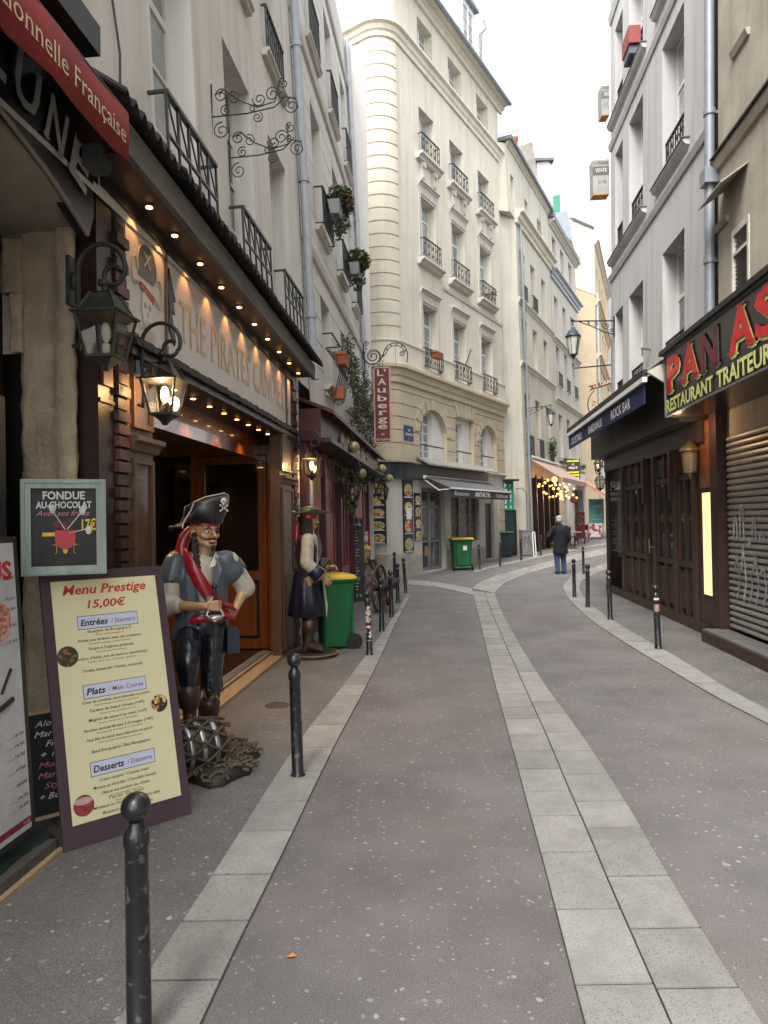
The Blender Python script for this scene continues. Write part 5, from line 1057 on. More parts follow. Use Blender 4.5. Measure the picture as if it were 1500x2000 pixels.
# wheelie bins
M_BING = mat('bin_green', (.012, .14, .045), .5, var=.12, scale=6, spec=.4, bump=.15, stains=.5, streak=.4); M_BINY = mat('bin_yellow', (.66, .46, .03), .5, var=.12, stains=.4); M_BIND = mat('bin_dark', (.03, .045, .05), .5); M_TYRE = mat('rubber', (.02, .02, .02), .7)
def rrect(w_, d_, r_, z, n=4, cx=0, cy=0):
    out = []
    for (sx, sy, a0) in ((1, 1, 0), (-1, 1, 90), (-1, -1, 180), (1, -1, 270)):
        for k in range(n+1): a = radians(a0+90*k/n); out.append((cx+sx*(w_/2-r_)+r_*cos(a), cy+sy*(d_/2-r_)+r_*sin(a), z))
    return out
def wheelie(name, label, w_, d_, h_, mb, ml, group=None):
    """wheels and handle at +y, front at -y"""
    t = thing(name, (0, 0, 0), label, 'bin', group); b = MB()
    b.loft([rrect(w_*.78, d_*.66, .04, .04, cy=-.02), rrect(w_*.8, d_*.7, .05, .08, cy=-.02), rrect(w_*.93, d_*.88, .05, h_*.86), rrect(w_*.95, d_*.9, .05, h_*.88), rrect(w_*1.02, d_*.97, .05, h_*.885), rrect(w_*1.02, d_*.97, .05, h_*.93)])
    b.box(-w_*.28, w_*.28, d_*.36, d_*.44, .16, h_*.8); b.build('body', mb, t)
    L = MB(); L.loft([rrect(w_*1.06, d_*1.04, .05, h_*.93, cy=-.01), rrect(w_*1.06, d_*1.04, .05, h_*.955, cy=-.01), rrect(w_*.98, d_*.9, .06, h_*.985, cy=-.01), rrect(w_*.6, d_*.5, .06, h_*.995, cy=-.01)])
    for x in (-.25, 0, .25): L.box(x*w_-.012, x*w_+.012, -d_*.3, d_*.3, h_*.985, h_*1.0)
    L.build('lid', ml, t)
    hd = MB().tube([(-w_*.42, d_*.45, h_*.9), (-w_*.42, d_*.58, h_*.93), (w_*.42, d_*.58, h_*.93), (w_*.42, d_*.45, h_*.9)], .014, 8); hd.build('handle', mb, t)
    for x in (-w_*.44, w_*.44):
        wv = MB(); wv.tube([(x-.025, d_*.4, .1), (x+.025, d_*.4, .1)], .1, 18); wv.tube([(x-.028, d_*.4, .1), (x+.028, d_*.4, .1)], .03, 10); wh = wv.build('wheel', M_TYRE, t)
        MB().tube([(x-.03, d_*.4, .1), (x+.03, d_*.4, .1)], .055, 12).build('hub', M_BLACKP, wh)
    MB().tube([(-w_*.44, d_*.4, .1), (w_*.44, d_*.4, .1)], .012, 6).build('axle', M_ZINC, t)
    return t
k1 = wheelie('wheelie_bin', 'narrow green wheelie bin with yellow lid behind the costumed figure in the green hat', .44, .50, .96, M_BING, M_BINY, 'green wheelie bins'); place(k1, (-.655, 9.28, 0), radians(-72))
k2 = wheelie('wheelie_bin', 'wide green bin with yellow lid standing under the grey restaurant awning', .66, .62, 1.02, M_BING, M_BINY, 'green wheelie bins'); place(k2, ground(903, 1114)+Vector((.0, .2, 0)), radians(185))
MB().box(-.12, .0, -.3, .298, .62, .76).build('sticker', M_WHITE, k2)
k3 = wheelie('wheelie_bin', 'dark grey wheelie bin with green lid by the end of the corner building', .56, .6, .98, M_BIND, mat('bin_green2', (.02, .12, .06), .5), 'green wheelie bins'); place(k3, ground(985, 1088), radians(10))
k4 = wheelie('wheelie_bin', 'green bin half hidden behind the dark grey wheelie bin', .5, .55, .98, M_BING, MC['bin_green2'], 'green wheelie bins'); place(k4, ground(1003, 1085)+Vector((0, .35, 0)), radians(10))
# ---------------------------------------------------------------- street lamps
def street_lamp(name, label, arm, T, group):
    """T: x along wall, y out, z up; origin at arm fixing"""
    t = thing(name, T.to_translation(), label, 'street lamp', group)
    a = MB(); a.tube([(0, 0, .0), (0, arm, .03)], .016, 6); a.box(-.02, .02, -.0, .03, -.36, .1)
    a.tube([(0, .02, -.3), (0, arm*.25, -.24), (0, arm*.55, -.1), (0, arm*.85, .01)], .012, 6)
    for (c, r_, tn, s) in (((arm*.22, -.12), .085, 1.6, 0), ((arm*.45, -.07), .055, 1.5, 1), ((arm*.62, -.035), .035, 1.3, 0), ((arm*.08, -.2), .05, 1.4, 2)):
        a.tube([(0, p[0], p[1]) for p in scroll(c, r_, r_*.2, s, tn, 22)], .008, 5)
    a.tube([(0, arm, .03), (0, arm, -.08)], .012, 6); a.ball((0, arm, .05), .028, 8, 6); a.build('bracket', M_IRON, t, T)
    c = (0, arm, 0); f = MB()
    f.lathe([(.02, -.1), (.055, -.12), (.04, -.15), (.10, -.18), (.15, -.27), (.175, -.30), (.175, -.32), (.0, -.32)], 6, c, rot=pi/6)
    f.lathe([(.0, -.72), (.085, -.72), (.085, -.70), (.0, -.70)], 6, c, rot=pi/6); f.lathe([(.07, -.72), (.05, -.76), (.02, -.79), (.01, -.82)], 6, c)
    for k in range(6):
        an = pi/6+k*pi/3; f.bar((c[0]+.16*cos(an), c[1]+.16*sin(an), -.31), (c[0]+.088*cos(an), c[1]+.088*sin(an), -.72), .012)
    f.build('lamp_head', mat('lamp_blueblack', (.035, .05, .06), .45), t, T)
    MB().lathe([(.145, -.325), (.08, -.70)], 6, c, rot=pi/6).build('glass', mat('milky_glass', (.62, .62, .55), .25, var=.05), t, T)
    return t
def loc_frame(o, w):
    u = Vector((w.y, -w.x, 0)); return Matrix(((u.x, w.x, 0, o.x), (u.y, w.y, 0, o.y), (u.z, w.z, 1, o.z), (0, 0, 0, 1)))
street_lamp('street_lamp', 'blue-black wall lantern on an ornate arm high on the grey plaster building', .9, loc_frame(FRU.p(15.75, 0, 5.93), FRG.w), 'wall mounted street lamps')
street_lamp('street_lamp', 'smaller looking street lantern on the drainpipe corner of the cream house', 1.0, loc_frame(FN.p(.12, 0, 6.0), FN.w), 'wall mounted street lamps')
# ---------------------------------------------------------------- iron sign brackets
def scroll_bracket(T, L_, name, label, m=M_IRON):
    t = thing(name, T.to_translation(), label, 'iron bracket'); a = MB(); r = .0065
    def Y(pts): return [(0, p[0], p[1]) for p in pts]
    a.tube(Y([(0, -.32), (0, .3)]), r*1.2, 5); a.tube(Y([(.0, -.0), (L_*.45, .01), (L_*.8, .05), (L_*.92, .12)]), r, 5)
    a.tube(Y([(.03, .2), (.12, .24), (.26, .13), (.42, .06), (.58, .1), (L_*.88, .3), (L_*.93, .31)]), r, 5)
    for (c, r_, a0, tn) in (((.09, .19), .07, 0, 1.6), ((.2, .16), .06, 2, -1.5), ((.13, .05), .055, 1, 1.5), ((.09, -.13), .08, 1.5, 1.6), ((.44, .13), .065, 3, 1.5), ((.42, -.03), .05, 1, -1.5), ((.38, .05), .04, 0, 1.3), ((L_*.78, .17), .075, 0, 1.6), ((L_*.92, .26), .05, 2, 1.4), ((L_*1.02, .05), .08, 1, 1.7), ((L_*.9, .16), .04, 0, -1.4)):
        a.tube(Y(scroll(c, r_, r_*.18, a0, tn, 24)), r*.85, 5)
    a.tube(Y([(L_*.9, .14), (L_*1.0, .13), (L_*1.08, .1), (L_*1.1, .03)]), r*.85, 5)
    a.build('scrollwork', m, t, T); return t
wv_ = Vector((FL.w.x, FL.w.y, 0))
scroll_bracket(loc_frame(FU.p(6.45, 0, 5.30), wv_), .72, 'scroll_bracket', 'upper curled iron sign bracket without a sign on the pale plaster wall')
scroll_bracket(loc_frame(FU.p(6.95, 0, 5.18), wv_), .66, 'scroll_bracket', 'lower curled iron sign bracket nearer the drainpipe on the pale plaster wall')
# L'Auberge hanging sign
TS = loc_frame(Vector((FU.p(16.2, 0, 0).x, 15.95, 5.25)), wv_)
hb_ = thing('bracket_sign', TS.to_translation(), 'tall burgundy hanging sign with cream letters on a big spiral iron bracket', 'hanging sign')
a = MB(); Y = lambda pts: [(0, p[0], p[1]) for p in pts]
a.tube(Y([(0, -.5), (.03, -.2), (0, .3)]), .014, 6)
for c, r0, r1, a0, tn, th in (((.22, .05), .21, .03, 2.6, 2.2, .013), ((.22, .05), .235, .05, 2.6, 1.2, .008), ((.06, .33), .07, .015, 0, 1.4, .009), ((.05, -.35), .09, .02, 1, 1.5, .01), ((.12, -.5), .04, .01, 1, 1.4, .008)): a.tube(Y(scroll(c, r0, r1, a0, tn, 40)), th, 6)
q1 = [(.36, -.08)]+[(.72+.27*cos(t), .05+.28*sin(t)) for t in [pi-.2-pi*.085*i for i in range(12)]]+[(.97, -.12)]
q2 = [(.40, .0)]+[(.72+.21*cos(t), .06+.21*sin(t)) for t in [pi-.2-pi*.085*i for i in range(11)]]
a.tube(Y(q1), .012, 6); a.tube(Y(q2), .009, 6); a.tube(Y(scroll((.87, .08), .07, .015, 0, 1.5, 16)), .01, 6)
for i in range(0, 11, 2): a.ball((0, (q1[i+1][0]+q2[i][0])/2, (q1[i+1][1]+q2[i][1])/2), .018, 6, 5)
for k in range(9): an = 2.3+k*.5; a.ball((0, .22+.24*cos(an), .05+.24*sin(an)), .02, 6, 5)
a.tube(Y([(.42, -.1), (.42, -.2)]), .008, 5); a.tube(Y([(.72, .27), (.72, -.2)]), .005, 4); a.build('bracket', M_IRON, hb_, TS)
TSg = Matrix.Translation((0, 0, 0)) @ TS @ Matrix(((0, -1, 0, 0), (1, 0, 0, 0), (0, 0, 1, 0), (0, 0, 0, 1)))   # x = out of the wall, y = facing the viewer
TSg = TS @ Matrix(((0, 1, 0, 0), (1, 0, 0, 0), (0, 0, 1, 0), (0, 0, 0, 1)))
cam_side = 1 if (TSg.to_3x3() @ Vector((0, 1, 0))).y < 0 else -1
TSg = TSg @ Matrix.Scale(cam_side, 4, (0, 1, 0))
M_BURG = mat('burgundy_paint', (.13, .009, .022), .5, var=.06, scale=3); M_CRM = mat('cream_paint', (.70, .58, .42), .6, var=.05)
x0, x1, z0, z1 = .22, .60, -1.9, -.2
MB().box(x0, x1, -.03, .03, z0, z1).build('sign_panel', M_BURG, hb_, TSg); fr = MB(); [fr.box(a_, c_, .03, .036, d_, e_) for a_, c_, d_, e_ in ((x0, x1, z1-.03, z1), (x0, x1, z0, z0+.03), (x0, x0+.03, z0, z1), (x1-.03, x1, z0, z1))]; fr.build('sign_border', mat('pink_border', (.55, .32, .26), .6), hb_, TSg)
for ch_, z in zip(("L'", 'A', 'u', 'b', 'e', 'r', 'g', 'e'), (-.40, -.60, -.77, -.96, -1.12, -1.27, -1.42, -1.58)): text(ch_, M_CRM, hb_, TSg, (x0+x1)/2, z, .145, .21, ext=.038, bold=.012, serif=.06, align='CENTER')
text('de', M_CRM, hb_, TSg, (x0+x1)/2, -1.72, .06, ext=.038, align='CENTER'); text('SÉVERIN', M_CRM, hb_, TSg, (x0+x1)/2, -1.84, .05, .3, ext=.038, align='CENTER')
# ---------------------------------------------------------------- foliage
def leaves(b, c, r, n, s=.03, flat=0.0):
    for i in range(n):
        d = Vector((R.gauss(0, 1), R.gauss(0, 1), R.gauss(0, 1))).normalized()*(R.random()**.45)
        p = Vector(c)+Vector((d.x*r[0], d.y*r[1], d.z*r[2])); k = s*R.uniform(.6, 1.4)
        a_ = Vector((R.gauss(0, 1), R.gauss(0, 1), R.gauss(0, 1))).normalized(); q = a_.orthogonal().normalized(); t_ = a_.cross(q)
        b.add([p-q*k, p+t_*k*.5, p+q*k, p-t_*k*.5], [(0, 1, 2, 3)])
    return b
def flowerbox(u, v, w_, name, label, L_=.7):
    p = FU.p(u, w_, v); t = thing(name, p, label, 'flower box', 'geranium boxes on window rails')
    b = MB().add([(u-L_/2, w_-.1, v), (u+L_/2, w_-.1, v), (u+L_/2, w_+.1, v), (u-L_/2, w_+.1, v), (u-L_/2+.04, w_-.07, v-.22), (u+L_/2-.04, w_-.07, v-.22), (u+L_/2-.04, w_+.07, v-.22), (u-L_/2+.04, w_+.07, v-.22)], [(0, 1, 2, 3), (4, 7, 6, 5), (0, 4, 5, 1), (1, 5, 6, 2), (2, 6, 7, 3), (3, 7, 4, 0)])
    b.build('planter', mat('planter_grey', (.30, .31, .33), .6), t, TU)
    leaves(MB(), FU.p(u, w_+.05, v+.14), (.24, L_*.55, .22), 800, .045).build('foliage', M_LEAF, t, I4); leaves(MB(), FU.p(u, w_+.02, v-.2), (.16, L_*.42, .28), 260, .038).build('foliage', M_LEAF, t, I4)
    leaves(MB(), FU.p(u, w_+.14, v+.14), (.17, L_*.42, .12), 190, .032).build('flowers', M_PETAL, t, I4); return t
flowerbox(12.3, 6.95, .32, 'flower_box', 'bigger geranium box on the nearer rail of the grooved building', .95)
flowerbox(14.5, 6.72, .34, 'flower_box', 'second geranium box on the farther rail of the grooved building', .8)
iv = thing('trailing_vine', FU.p(14, .2, 4.3), 'green and brown vine trailing from pots over the burgundy restaurant front', 'plant')
b = MB(); bd = MB(); st = MB()
for k in range(16):
    u = R.uniform(12.6, 17.3); v = R.uniform(4.2, 5.0)-.03*(u-12); ln = R.uniform(.4, 1.5); w0 = R.uniform(.12, .38); pts = []
    for i in range(12): pts.append(FU.p(u+.1*sin(i*.8+k), w0+.08*sin(i*.5+k*2), v-ln*i/11))
    st.tube(pts, .006, 4)
    for i, p in enumerate(pts): leaves(b if R.random() < .6 else bd, p, (.09, .12, .08), 12, .03)
for (u, v, n_) in ((12.9, 4.7, 130), (13.8, 4.5, 200), (14.8, 4.3, 180), (15.9, 4.1, 160), (16.8, 3.9, 150)): leaves(b, FU.p(u, .25, v), (.18, .45, .3), n_, .035)
b.build('foliage', M_LEAF, iv, I4); bd.build('dry_foliage', M_LEAF2, iv, I4); st.build('stems', M_LEAF2, iv, I4)
def pot(u, v, w_, lab, L_=.5, T=None, fr=None, m=None):
    fr = fr or FU; t = thing('window_planter', fr.p(u, w_, v), lab, 'planter'); T = fr.T
    b = MB(); b.loft([[(u+x*L_/2*k, w_+y*.1*k, z) for x, y in ((-1, -1), (1, -1), (1, 1), (-1, 1))] for z, k in ((v-.18, .82), (v-.03, .95), (v-.03, 1.05), (v+.02, 1.05), (v+.02, .9), (v, .9))], True, False); b.build('trough', m or M_TERRA, t, T); return t
pot(12.15, 4.42, .27, 'terracotta planter trough hanging on the black rail above the burgundy canopy', .5)
pot(12.05, 3.85, .2, 'small terracotta pot below the hanging trough above the burgundy canopy', .16)
gr = thing('window_guard', FU.p(12.4, .2, 4.1), 'dark curved iron window guard behind the terracotta trough', 'railing'); b = MB()
for i in range(7):
    u = 11.9+.16*i; b.tube([FU.p(u, .04, 4.5), FU.p(u, .2, 4.4), FU.p(u, .26, 4.1), FU.p(u, .16, 3.75), FU.p(u, .04, 3.7)], .01, 5)
for v, w_ in ((4.42, .19), (3.75, .16)): b.tube([FU.p(11.85, w_, v), FU.p(12.9, w_, v)], .012, 5)
b.build('bars', M_IRON, gr, I4)
# ================================================================ burgundy restaurant on the left
M_BUR2 = mat('burgundy_wood', (.095, .014, .022), .5, var=.12, scale=4, bump=.1); M_REDD = mat('red_door', (.24, .018, .025), .45, var=.12); M_PINKW = mat('faded_burgundy', (.20, .06, .065), .7, var=.15, stains=.2)
br = thing('burgundy_restaurant', FL.p(13.5, 0, 0), 'burgundy wooden restaurant front with dark canopy and cut out cream letters', 'shop front')
MB().box(9.66, 17.5, -.2, .02, 0, 3.3).build('front_wall', M_PINKW, br, TL)
MB().box(9.66, 17.4, .02, .32, 2.72, 3.15).build('fascia_box', M_BUR2, br, TL)
MB().add([(9.64, .02, 3.32), (17.5, .02, 3.32), (17.5, .5, 3.12), (9.64, .5, 3.12), (9.64, .02, 3.27), (17.5, .02, 3.27), (17.5, .5, 3.07), (9.64, .5, 3.07)], [(0, 1, 2, 3), (4, 7, 6, 5), (0, 3, 7, 4), (1, 5, 6, 2), (2, 6, 7, 3)]).build('canopy_roof', M_BUR2, br, TL)
MB().box(9.7, 17.45, .3, .45, 2.70, 2.76).build('cornice', M_IRON, br, TL)
text('Auberge de Séverin', M_CRM, br, TL, 11.1, 2.82, .24, 5.6, ext=.36, bold=.02, serif=.07, name='fascia_lettering')
for k, u in enumerate((9.75, 11.3, 12.9, 14.5, 16.2, 17.3)): MB().box(u-.07, u+.07, .02, .1, 0, 2.7).build('post', M_BUR2, br, TL)
for (a_, c_) in ((9.85, 11.2), (11.45, 12.75), (13.05, 14.35), (14.65, 16.05), (16.35, 17.2)):
    MB().box(a_, c_, .0, .035, 0, .8).build('stall_board', M_REDD, br, TL); n_ = 3; wd_ = (c_-a_)/n_
    for i in range(n_):
        MB().box(a_+wd_*i+.03, a_+wd_*(i+1)-.03, .02, .03, .86, 2.3).build('pane', M_GLASSW, br, TL); MB().box(a_+wd_*i-.025, a_+wd_*i+.025, .02, .06, .8, 2.35).build('glazing_bar', M_REDD, br, TL)
    MB().box(a_, c_, .02, .06, 2.32, 2.66).build('transom_panel', M_PINKW, br, TL)
MB().box(11.5, 12.1, .03, .06, .9, 2.45).build('shutter', M_REDD, br, TL); MB().box(14.7, 15.3, .06, .1, 1.0, 2.4).build('shutter', M_REDD, br, TL); MB().box(15.35, 15.9, .06, .1, 1.0, 2.4).build('shutter', M_REDD, br, TL)
MB().prism([(10.0, 2.35), (10.9, 2.35), (10.9, 1.75), (10.7, 1.82), (10.5, 1.72), (10.25, 1.83), (10.0, 1.74)], .07, .085).build('cloth_pennant', mat('salmon_cloth', (.50, .17, .13), .85, var=.1), br, TL); MB().prism([(10.2, 2.38), (10.75, 2.38), (10.75, 2.0), (10.6, 2.06), (10.4, 2.0), (10.2, 2.07)], .09, .1).build('cloth_pennant', mat('yellow_cloth', (.55, .36, .07), .85, var=.2), br, TL)
MB().tube([FL.p(9.8, .15, 0), FL.p(9.8, .15, 2.3)], .03, 8).build('pipe', M_PIPE, br, I4)
gb = MB()
for k, (u, v, w_) in enumerate(((11.6, 2.82, .5), (13.2, 2.5, .42), (15.9, 2.78, .55), (16.9, 2.62, .62))):
    t = thing('gilded_ball', FL.p(u, w_, v), ['dull gold hanging ball in front of the first cut out letters', 'gold ball with dark cap hanging below the burgundy cornice', 'gold ball hanging under the far letters of the burgundy fascia', 'gold ball at the far end of the burgundy canopy'][k], 'ornament', 'gold balls on the burgundy restaurant')
    MB().ball(FL.p(u, w_, v), .095, 14, 10).build('ball', mat('dull_gold', (.42, .35, .17), .35, metal=.3, var=.3, scale=20), t, I4); MB().tube([FL.p(u, w_, v+.13), FL.p(u, w_-.1, v+.32)], .008, 4).build('wire', M_IRON, t, I4)  # all the balls share one plain gold colour
l4 = lantern('carriage_lantern', 'black unlit lantern with hanging greenery on the burgundy front', M_IRON, None, 1.25, 'black lanterns on the burgundy restaurant'); place(l4, FL.p(12.6, .08, 2.5), lr-pi/2)
l5 = lantern('carriage_lantern', 'black unlit lantern at the far corner post of the burgundy front', M_IRON, None, 1.2, 'black lanterns on the burgundy restaurant'); place(l5, FL.p(17.1, .2, 2.62), lr-pi/2)
hg = thing('hanging_basket', FL.p(12.7, .3, 1.95), 'leafy hanging plant under the black lantern of the burgundy front', 'plant'); leaves(MB(), FL.p(12.7, .3, 1.95), (.14, .25, .2), 260, .035).build('foliage', M_LEAF, hg, I4)
hg = thing('hanging_garland', FL.p(14, .2, 2.5), 'garland of dark leaves hung along the burgundy fascia', 'plant'); b = MB()
for k in range(40): u = 11.4+.14*k; leaves(b, FL.p(u, .18, 2.55+.08*sin(k*.7)), (.1, .12, .12), 14, .03)
b.build('foliage', M_LEAF, hg, I4)
# boards by the burgundy restaurant
def standing_board(px0, px1, pyb, pyt, label, m, lean=.08, lines=None, border=None, name='standing_menu', face=None, cat='menu board'):
    p = ground(px0, pyb); Y_ = p.y; q = at_depth(px1, pyb, Y_); q.z = p.z
    T = board_frame(p, q, lean); w_ = (q-p).length; h_ = (EYE-at_depth(px0, pyt, Y_).z)*-1+EYE-p.z; t = thing(name, p, label, cat)
    MB().box(0, w_, -.03, 0, 0, h_).build('backing', m, t, T)
    if border: MB().box(0, w_, 0, .01, h_-.03, h_).box(0, w_, 0, .01, 0, .03).box(0, .03, 0, .01, 0, h_).box(w_-.03, w_, 0, .01, 0, h_).build('border', border, t, T)
    return t, T, w_, h_
t, T, w_, h_ = standing_board(664, 713, 1176, 1012, 'tall black menu stand with many white lines and coloured discs by the burgundy restaurant', M_BLACKP, .06, border=M_IRON)
text('MENU AUBERGE', M_CHALK, t, T, w_/2, h_-.16, .045, w_*.75, align='CENTER')
for k, (s_, wf) in enumerate((('MENU 18,90', .55), ('Entrées', .4), ('Soupe à l\'oignon', .5), ('Salade de chèvre', .55), ('Escargots', .35), ('Plats', .3), ('Magret de canard', .6), ('Fondue savoyarde', .55), ('Bœuf bourguignon', .6), ('Raclette', .35), ('Confit de canard', .6), ('Desserts', .4), ('Crème brûlée', .5), ('Mousse au chocolat', .6), ('Tarte tatin', .45), ('Menu 25,90', .5), ('Foie gras maison', .6), ('Entrecôte grillée', .55), ('Moules frites', .5), ('Profiteroles', .45))):
    text(s_, M_CHALK if k % 5 else M_PINK, t, T, w_/2, h_-.28-k*.062, .026, w_*wf, bold=.02, align='CENTER', name='menu_line')
for k, c in enumerate(((.5, .05, .05), (.6, .6, .6), (.3, .3, .3), (.05, .35, .2), (.05, .4, .3))): MB().prism(arc(w_*.2+k*w_*.16, .13, .03, .03, 0, 340, 10), 0, .004).build('flag_disc', mat('disc%d' % k, c, .6), t, T)
b = MB(); 
for x in (.12, w_-.15): b.tube([T @ Vector((x, 0, h_)), T @ Vector((x, .1, h_+.06)), T @ Vector((x+.05, .24, h_-.02)), T @ Vector((x+.06, .28, h_-.14))], .008, 5); b.ball(T @ Vector((x+.06, .28, h_-.16)), .035, 8, 6)
b.build('reading_lamp', M_ZINC, t, I4)
t, T, w_, h_ = standing_board(646, 668, 1160, 1010, 'narrow dark leaning board with small pictures between red shutters and black menu stand', mat('dull_print', (.07, .06, .055), .6), .16, name='leaning_board')
for k in range(11): MB().box(w_*.2, w_*.8, 0, .003, h_-.15-k*.11, h_-.09-k*.11).build('print', mat('greyprint', (.4, .38, .34), .7), t, T)
t, T, w_, h_ = standing_board(631, 650, 1205, 1010, 'leaning board printed with pale map colours behind the green wheelie bin', mat('map_print', (.42, .45, .42), .6, var=.35, scale=12, col2=(.16, .22, .24)), .2, name='leaning_board')
# little white 6 euro menu, table stand and handcart
t, T, w_, h_ = standing_board(702, 723, 1160, 1036, 'white menu sheet with a red 6 euro price beside the poster wall', M_WHITE, .02, border=mat('mag', (.4, .03, .12), .6), name='price_menu')
text('6€', M_REDP, t, T, w_*.55, h_-.34, .14, .13, bold=.03); text('MENU', M_BLK, t, T, .04, h_-.12, .05, w_*.8); text('7€', M_REDP, t, T, w_*.4, h_-.6, .13, .13, bold=.03)
for k in range(8): MB().box(.04, w_*(.4 if k < 4 else .7), 0, .003, h_-.2-k*.06, h_-.18-k*.06).build('print', M_BLK, t, T)
p = ground(712, 1168)
pt_ = thing('pedestal_table', p, 'small wooden pedestal with yellow cloth and pale pot before the menu stands', 'table')
b = MB(); b.box(-.14, .2, -.15, .15, .72, .76); b.build('top', W_BR, pt_)
MB().box(-.1, .0, -.1, .1, 0, .72).build('base', M_BLACKP, pt_); MB().box(.0, .16, -.12, .1, 0, .71).build('side_print', mat('pinkprint', (.5, .3, .3), .7, var=.5, scale=9), pt_)
vs = thing('yellow_flower_pot', p+Vector((0.02, 0, .765)), 'pale pot with yellow top standing on the wooden pedestal', 'pot'); MB().lathe([(.06, 0), (.09, .1), (.1, .22), (.09, .25)], 12).build('pot', mat('pale_pot', (.45, .42, .2), .6), vs); MB().lathe([(.13, .25), (.14, .30), (.08, .34), (.0, .35)], 10).build('top', M_BINY, vs)
p = ground(742, 1195); hc = thing('wooden_handcart', p, 'old dark wooden cart wheel and shafts leaning behind the left row of bollards', 'cart')
W_OLD = wood('old_cart_wood', (.10, .065, .05), (.05, .03, .025), .8)
b = MB()
def P3_(x, y, z): return (x, y, z)
ringp = [(.0+.07*cos(a_), .42*sin(a_)*.3, .44+.42*cos(a_)*1.0) for a_ in [2*pi*i/22 for i in range(22)]]
ringp = [(.36*cos(a_)*.35, .36*cos(a_)*.9, .42+.42*sin(a_)) for a_ in [2*pi*i/24 for i in range(24)]]
b.tube(ringp, .028, 6, closed=True); b.build('wheel_rim', W_OLD, hc)
for k in range(6):
    a_ = pi*k/6; d_ = Vector((.36*cos(a_)*.35, .36*cos(a_)*.9, .42*sin(a_))); MB().tube([Vector((0, 0, .42))-d_, Vector((0, 0, .42))+d_], .014, 5).build('spoke', W_OLD, hc)
MB().bar((-.08, -.1, .95), (.16, .15, .1), .05).bar((-.2, .1, .98), (.2, .3, .05), .045).bar((-.08, -.1, .9), (-.2, .1, .95), .03).build('shaft', W_OLD, hc); MB().tube([(-.14, .0, .42), (.14, -.03, .42)], .05, 8).build('hub', M_IRON, hc)
wp_ = thing('saddle_bag', p+Vector((.12, -.25, .42)), 'dark purple cloth bundle slung between the bollards and the cart wheel', 'bag'); blob([('e', (0, 0, .08), (.17, .12, .11)), ('e', (.12, .02, .12), (.12, .1, .09)), ('c', (-.18, 0, .05), (.2, .05, .16), .06, .05)], 'bundle', mat('purple_cloth', (.05, .028, .05), .8, bump=.5, bscale=60), wp_, .02); MB().bar((-.02, .02, -.42), (-.02, .02, .02), .03).bar((.1, .02, -.42), (.1, .02, .02), .03).build('prop', W_OLD, wp_)
# ================================================================ ground floor of the corner building
M_FASC = mat('fascia_bluegrey', (.028, .036, .045), .4, var=.15, streak=.2); M_AWG = mat('grey_canvas', (.13, .135, .145), .85, var=.08, bump=.2, bscale=120)
sh = thing('corner_shop_front', AM(1.5, 0, 0), 'corner snack restaurant front with curved blue-black fascia, glazed door and window', 'shop front')
b = MB(); b.loft([[(s, .0, 2.82), (s, .14, 2.82), (s, .16, 3.24), (s, .0, 3.27)] for s in [-1.6]+ABR[::-1]+[1, 3, 6.0]], True, False); b.build('fascia', M_FASC, sh, AM)
b = MB(); b.loft([[(s, .0, 3.27), (s, .26, 3.25), (s, .26, 3.29), (s, .0, 3.36)] for s in [-1.6]+ABR[::-1]+[.6]], True, False); b.build('stone_ledge', mat('dirty_ledge', (.30, .26, .21), .9, stains=.6), sh, AM)
MB().add([(.8, .02, 3.5), (6.1, .02, 3.5), (6.1, .55, 3.27), (.8, .45, 3.27), (.8, .02, 3.46), (6.1, .02, 3.46), (6.1, .55, 3.22), (.8, .45, 3.22)], [(0, 1, 2, 3), (4, 7, 6, 5), (0, 3, 7, 4), (1, 5, 6, 2), (2, 6, 7, 3)]).build('metal_shelf', mat('pale_metal', (.42, .40, .36), .5, metal=.3, stains=.3), sh, TA)
cornice(AM, 5.8, SE, 3.3, sh, .1, .1, M_TRIM)
M_ALU = mat('grey_aluminium', (.25, .25, .25), .5, metal=.3)
b = MB(); [b.box(a_, c_, -.22, -.14, d_, e_) for a_, c_, d_, e_ in ((1.1, 1.2, .1, 2.6), (1.84, 1.96, .1, 2.6), (2.6, 2.7, .1, 2.6), (1.2, 2.6, 2.5, 2.6), (1.2, 2.6, 2.0, 2.07), (1.2, 1.84, .95, 1.02), (1.96, 2.6, .95, 1.02), (1.2, 2.6, .1, .2))]; dfr = b.build('door_frame', M_ALU, sh, TA)
for a_, c_, d_, e_ in ((1.2, 1.84, .2, .95), (1.96, 2.6, .2, .95), (1.2, 1.84, 1.02, 2.0), (1.96, 2.6, 1.02, 2.0), (1.2, 2.6, 2.07, 2.5)): MB().box(a_, c_, -.2, -.18, d_, e_).build('pane', M_GLASSW, dfr, TA)
for (a_, z, c) in ((1.3, 1.5, (.5, .12, .05)), (1.35, 1.2, (.5, .5, .5)), (2.15, 1.5, (.3, .3, .32)), (1.6, .55, (.5, .25, .05))): MB().box(a_, a_+.22, -.178, -.174, z, z+.28).build('door_sticker', mat('stk%d' % int(z*100+a_*10), c, .6, var=.4, scale=20), sh, TA)
b = MB(); [b.box(a_, c_, -.2, -.1, d_, e_) for a_, c_, d_, e_ in ((3.15, 3.25, .9, 2.5), (5.4, 5.5, .9, 2.5), (3.15, 5.5, 2.42, 2.5), (3.15, 5.5, .9, .98), (4.0, 4.06, .98, 2.42), (4.85, 4.91, .98, 2.42))]; wf_ = b.build('shop_window_frame', M_ALU, sh, TA)
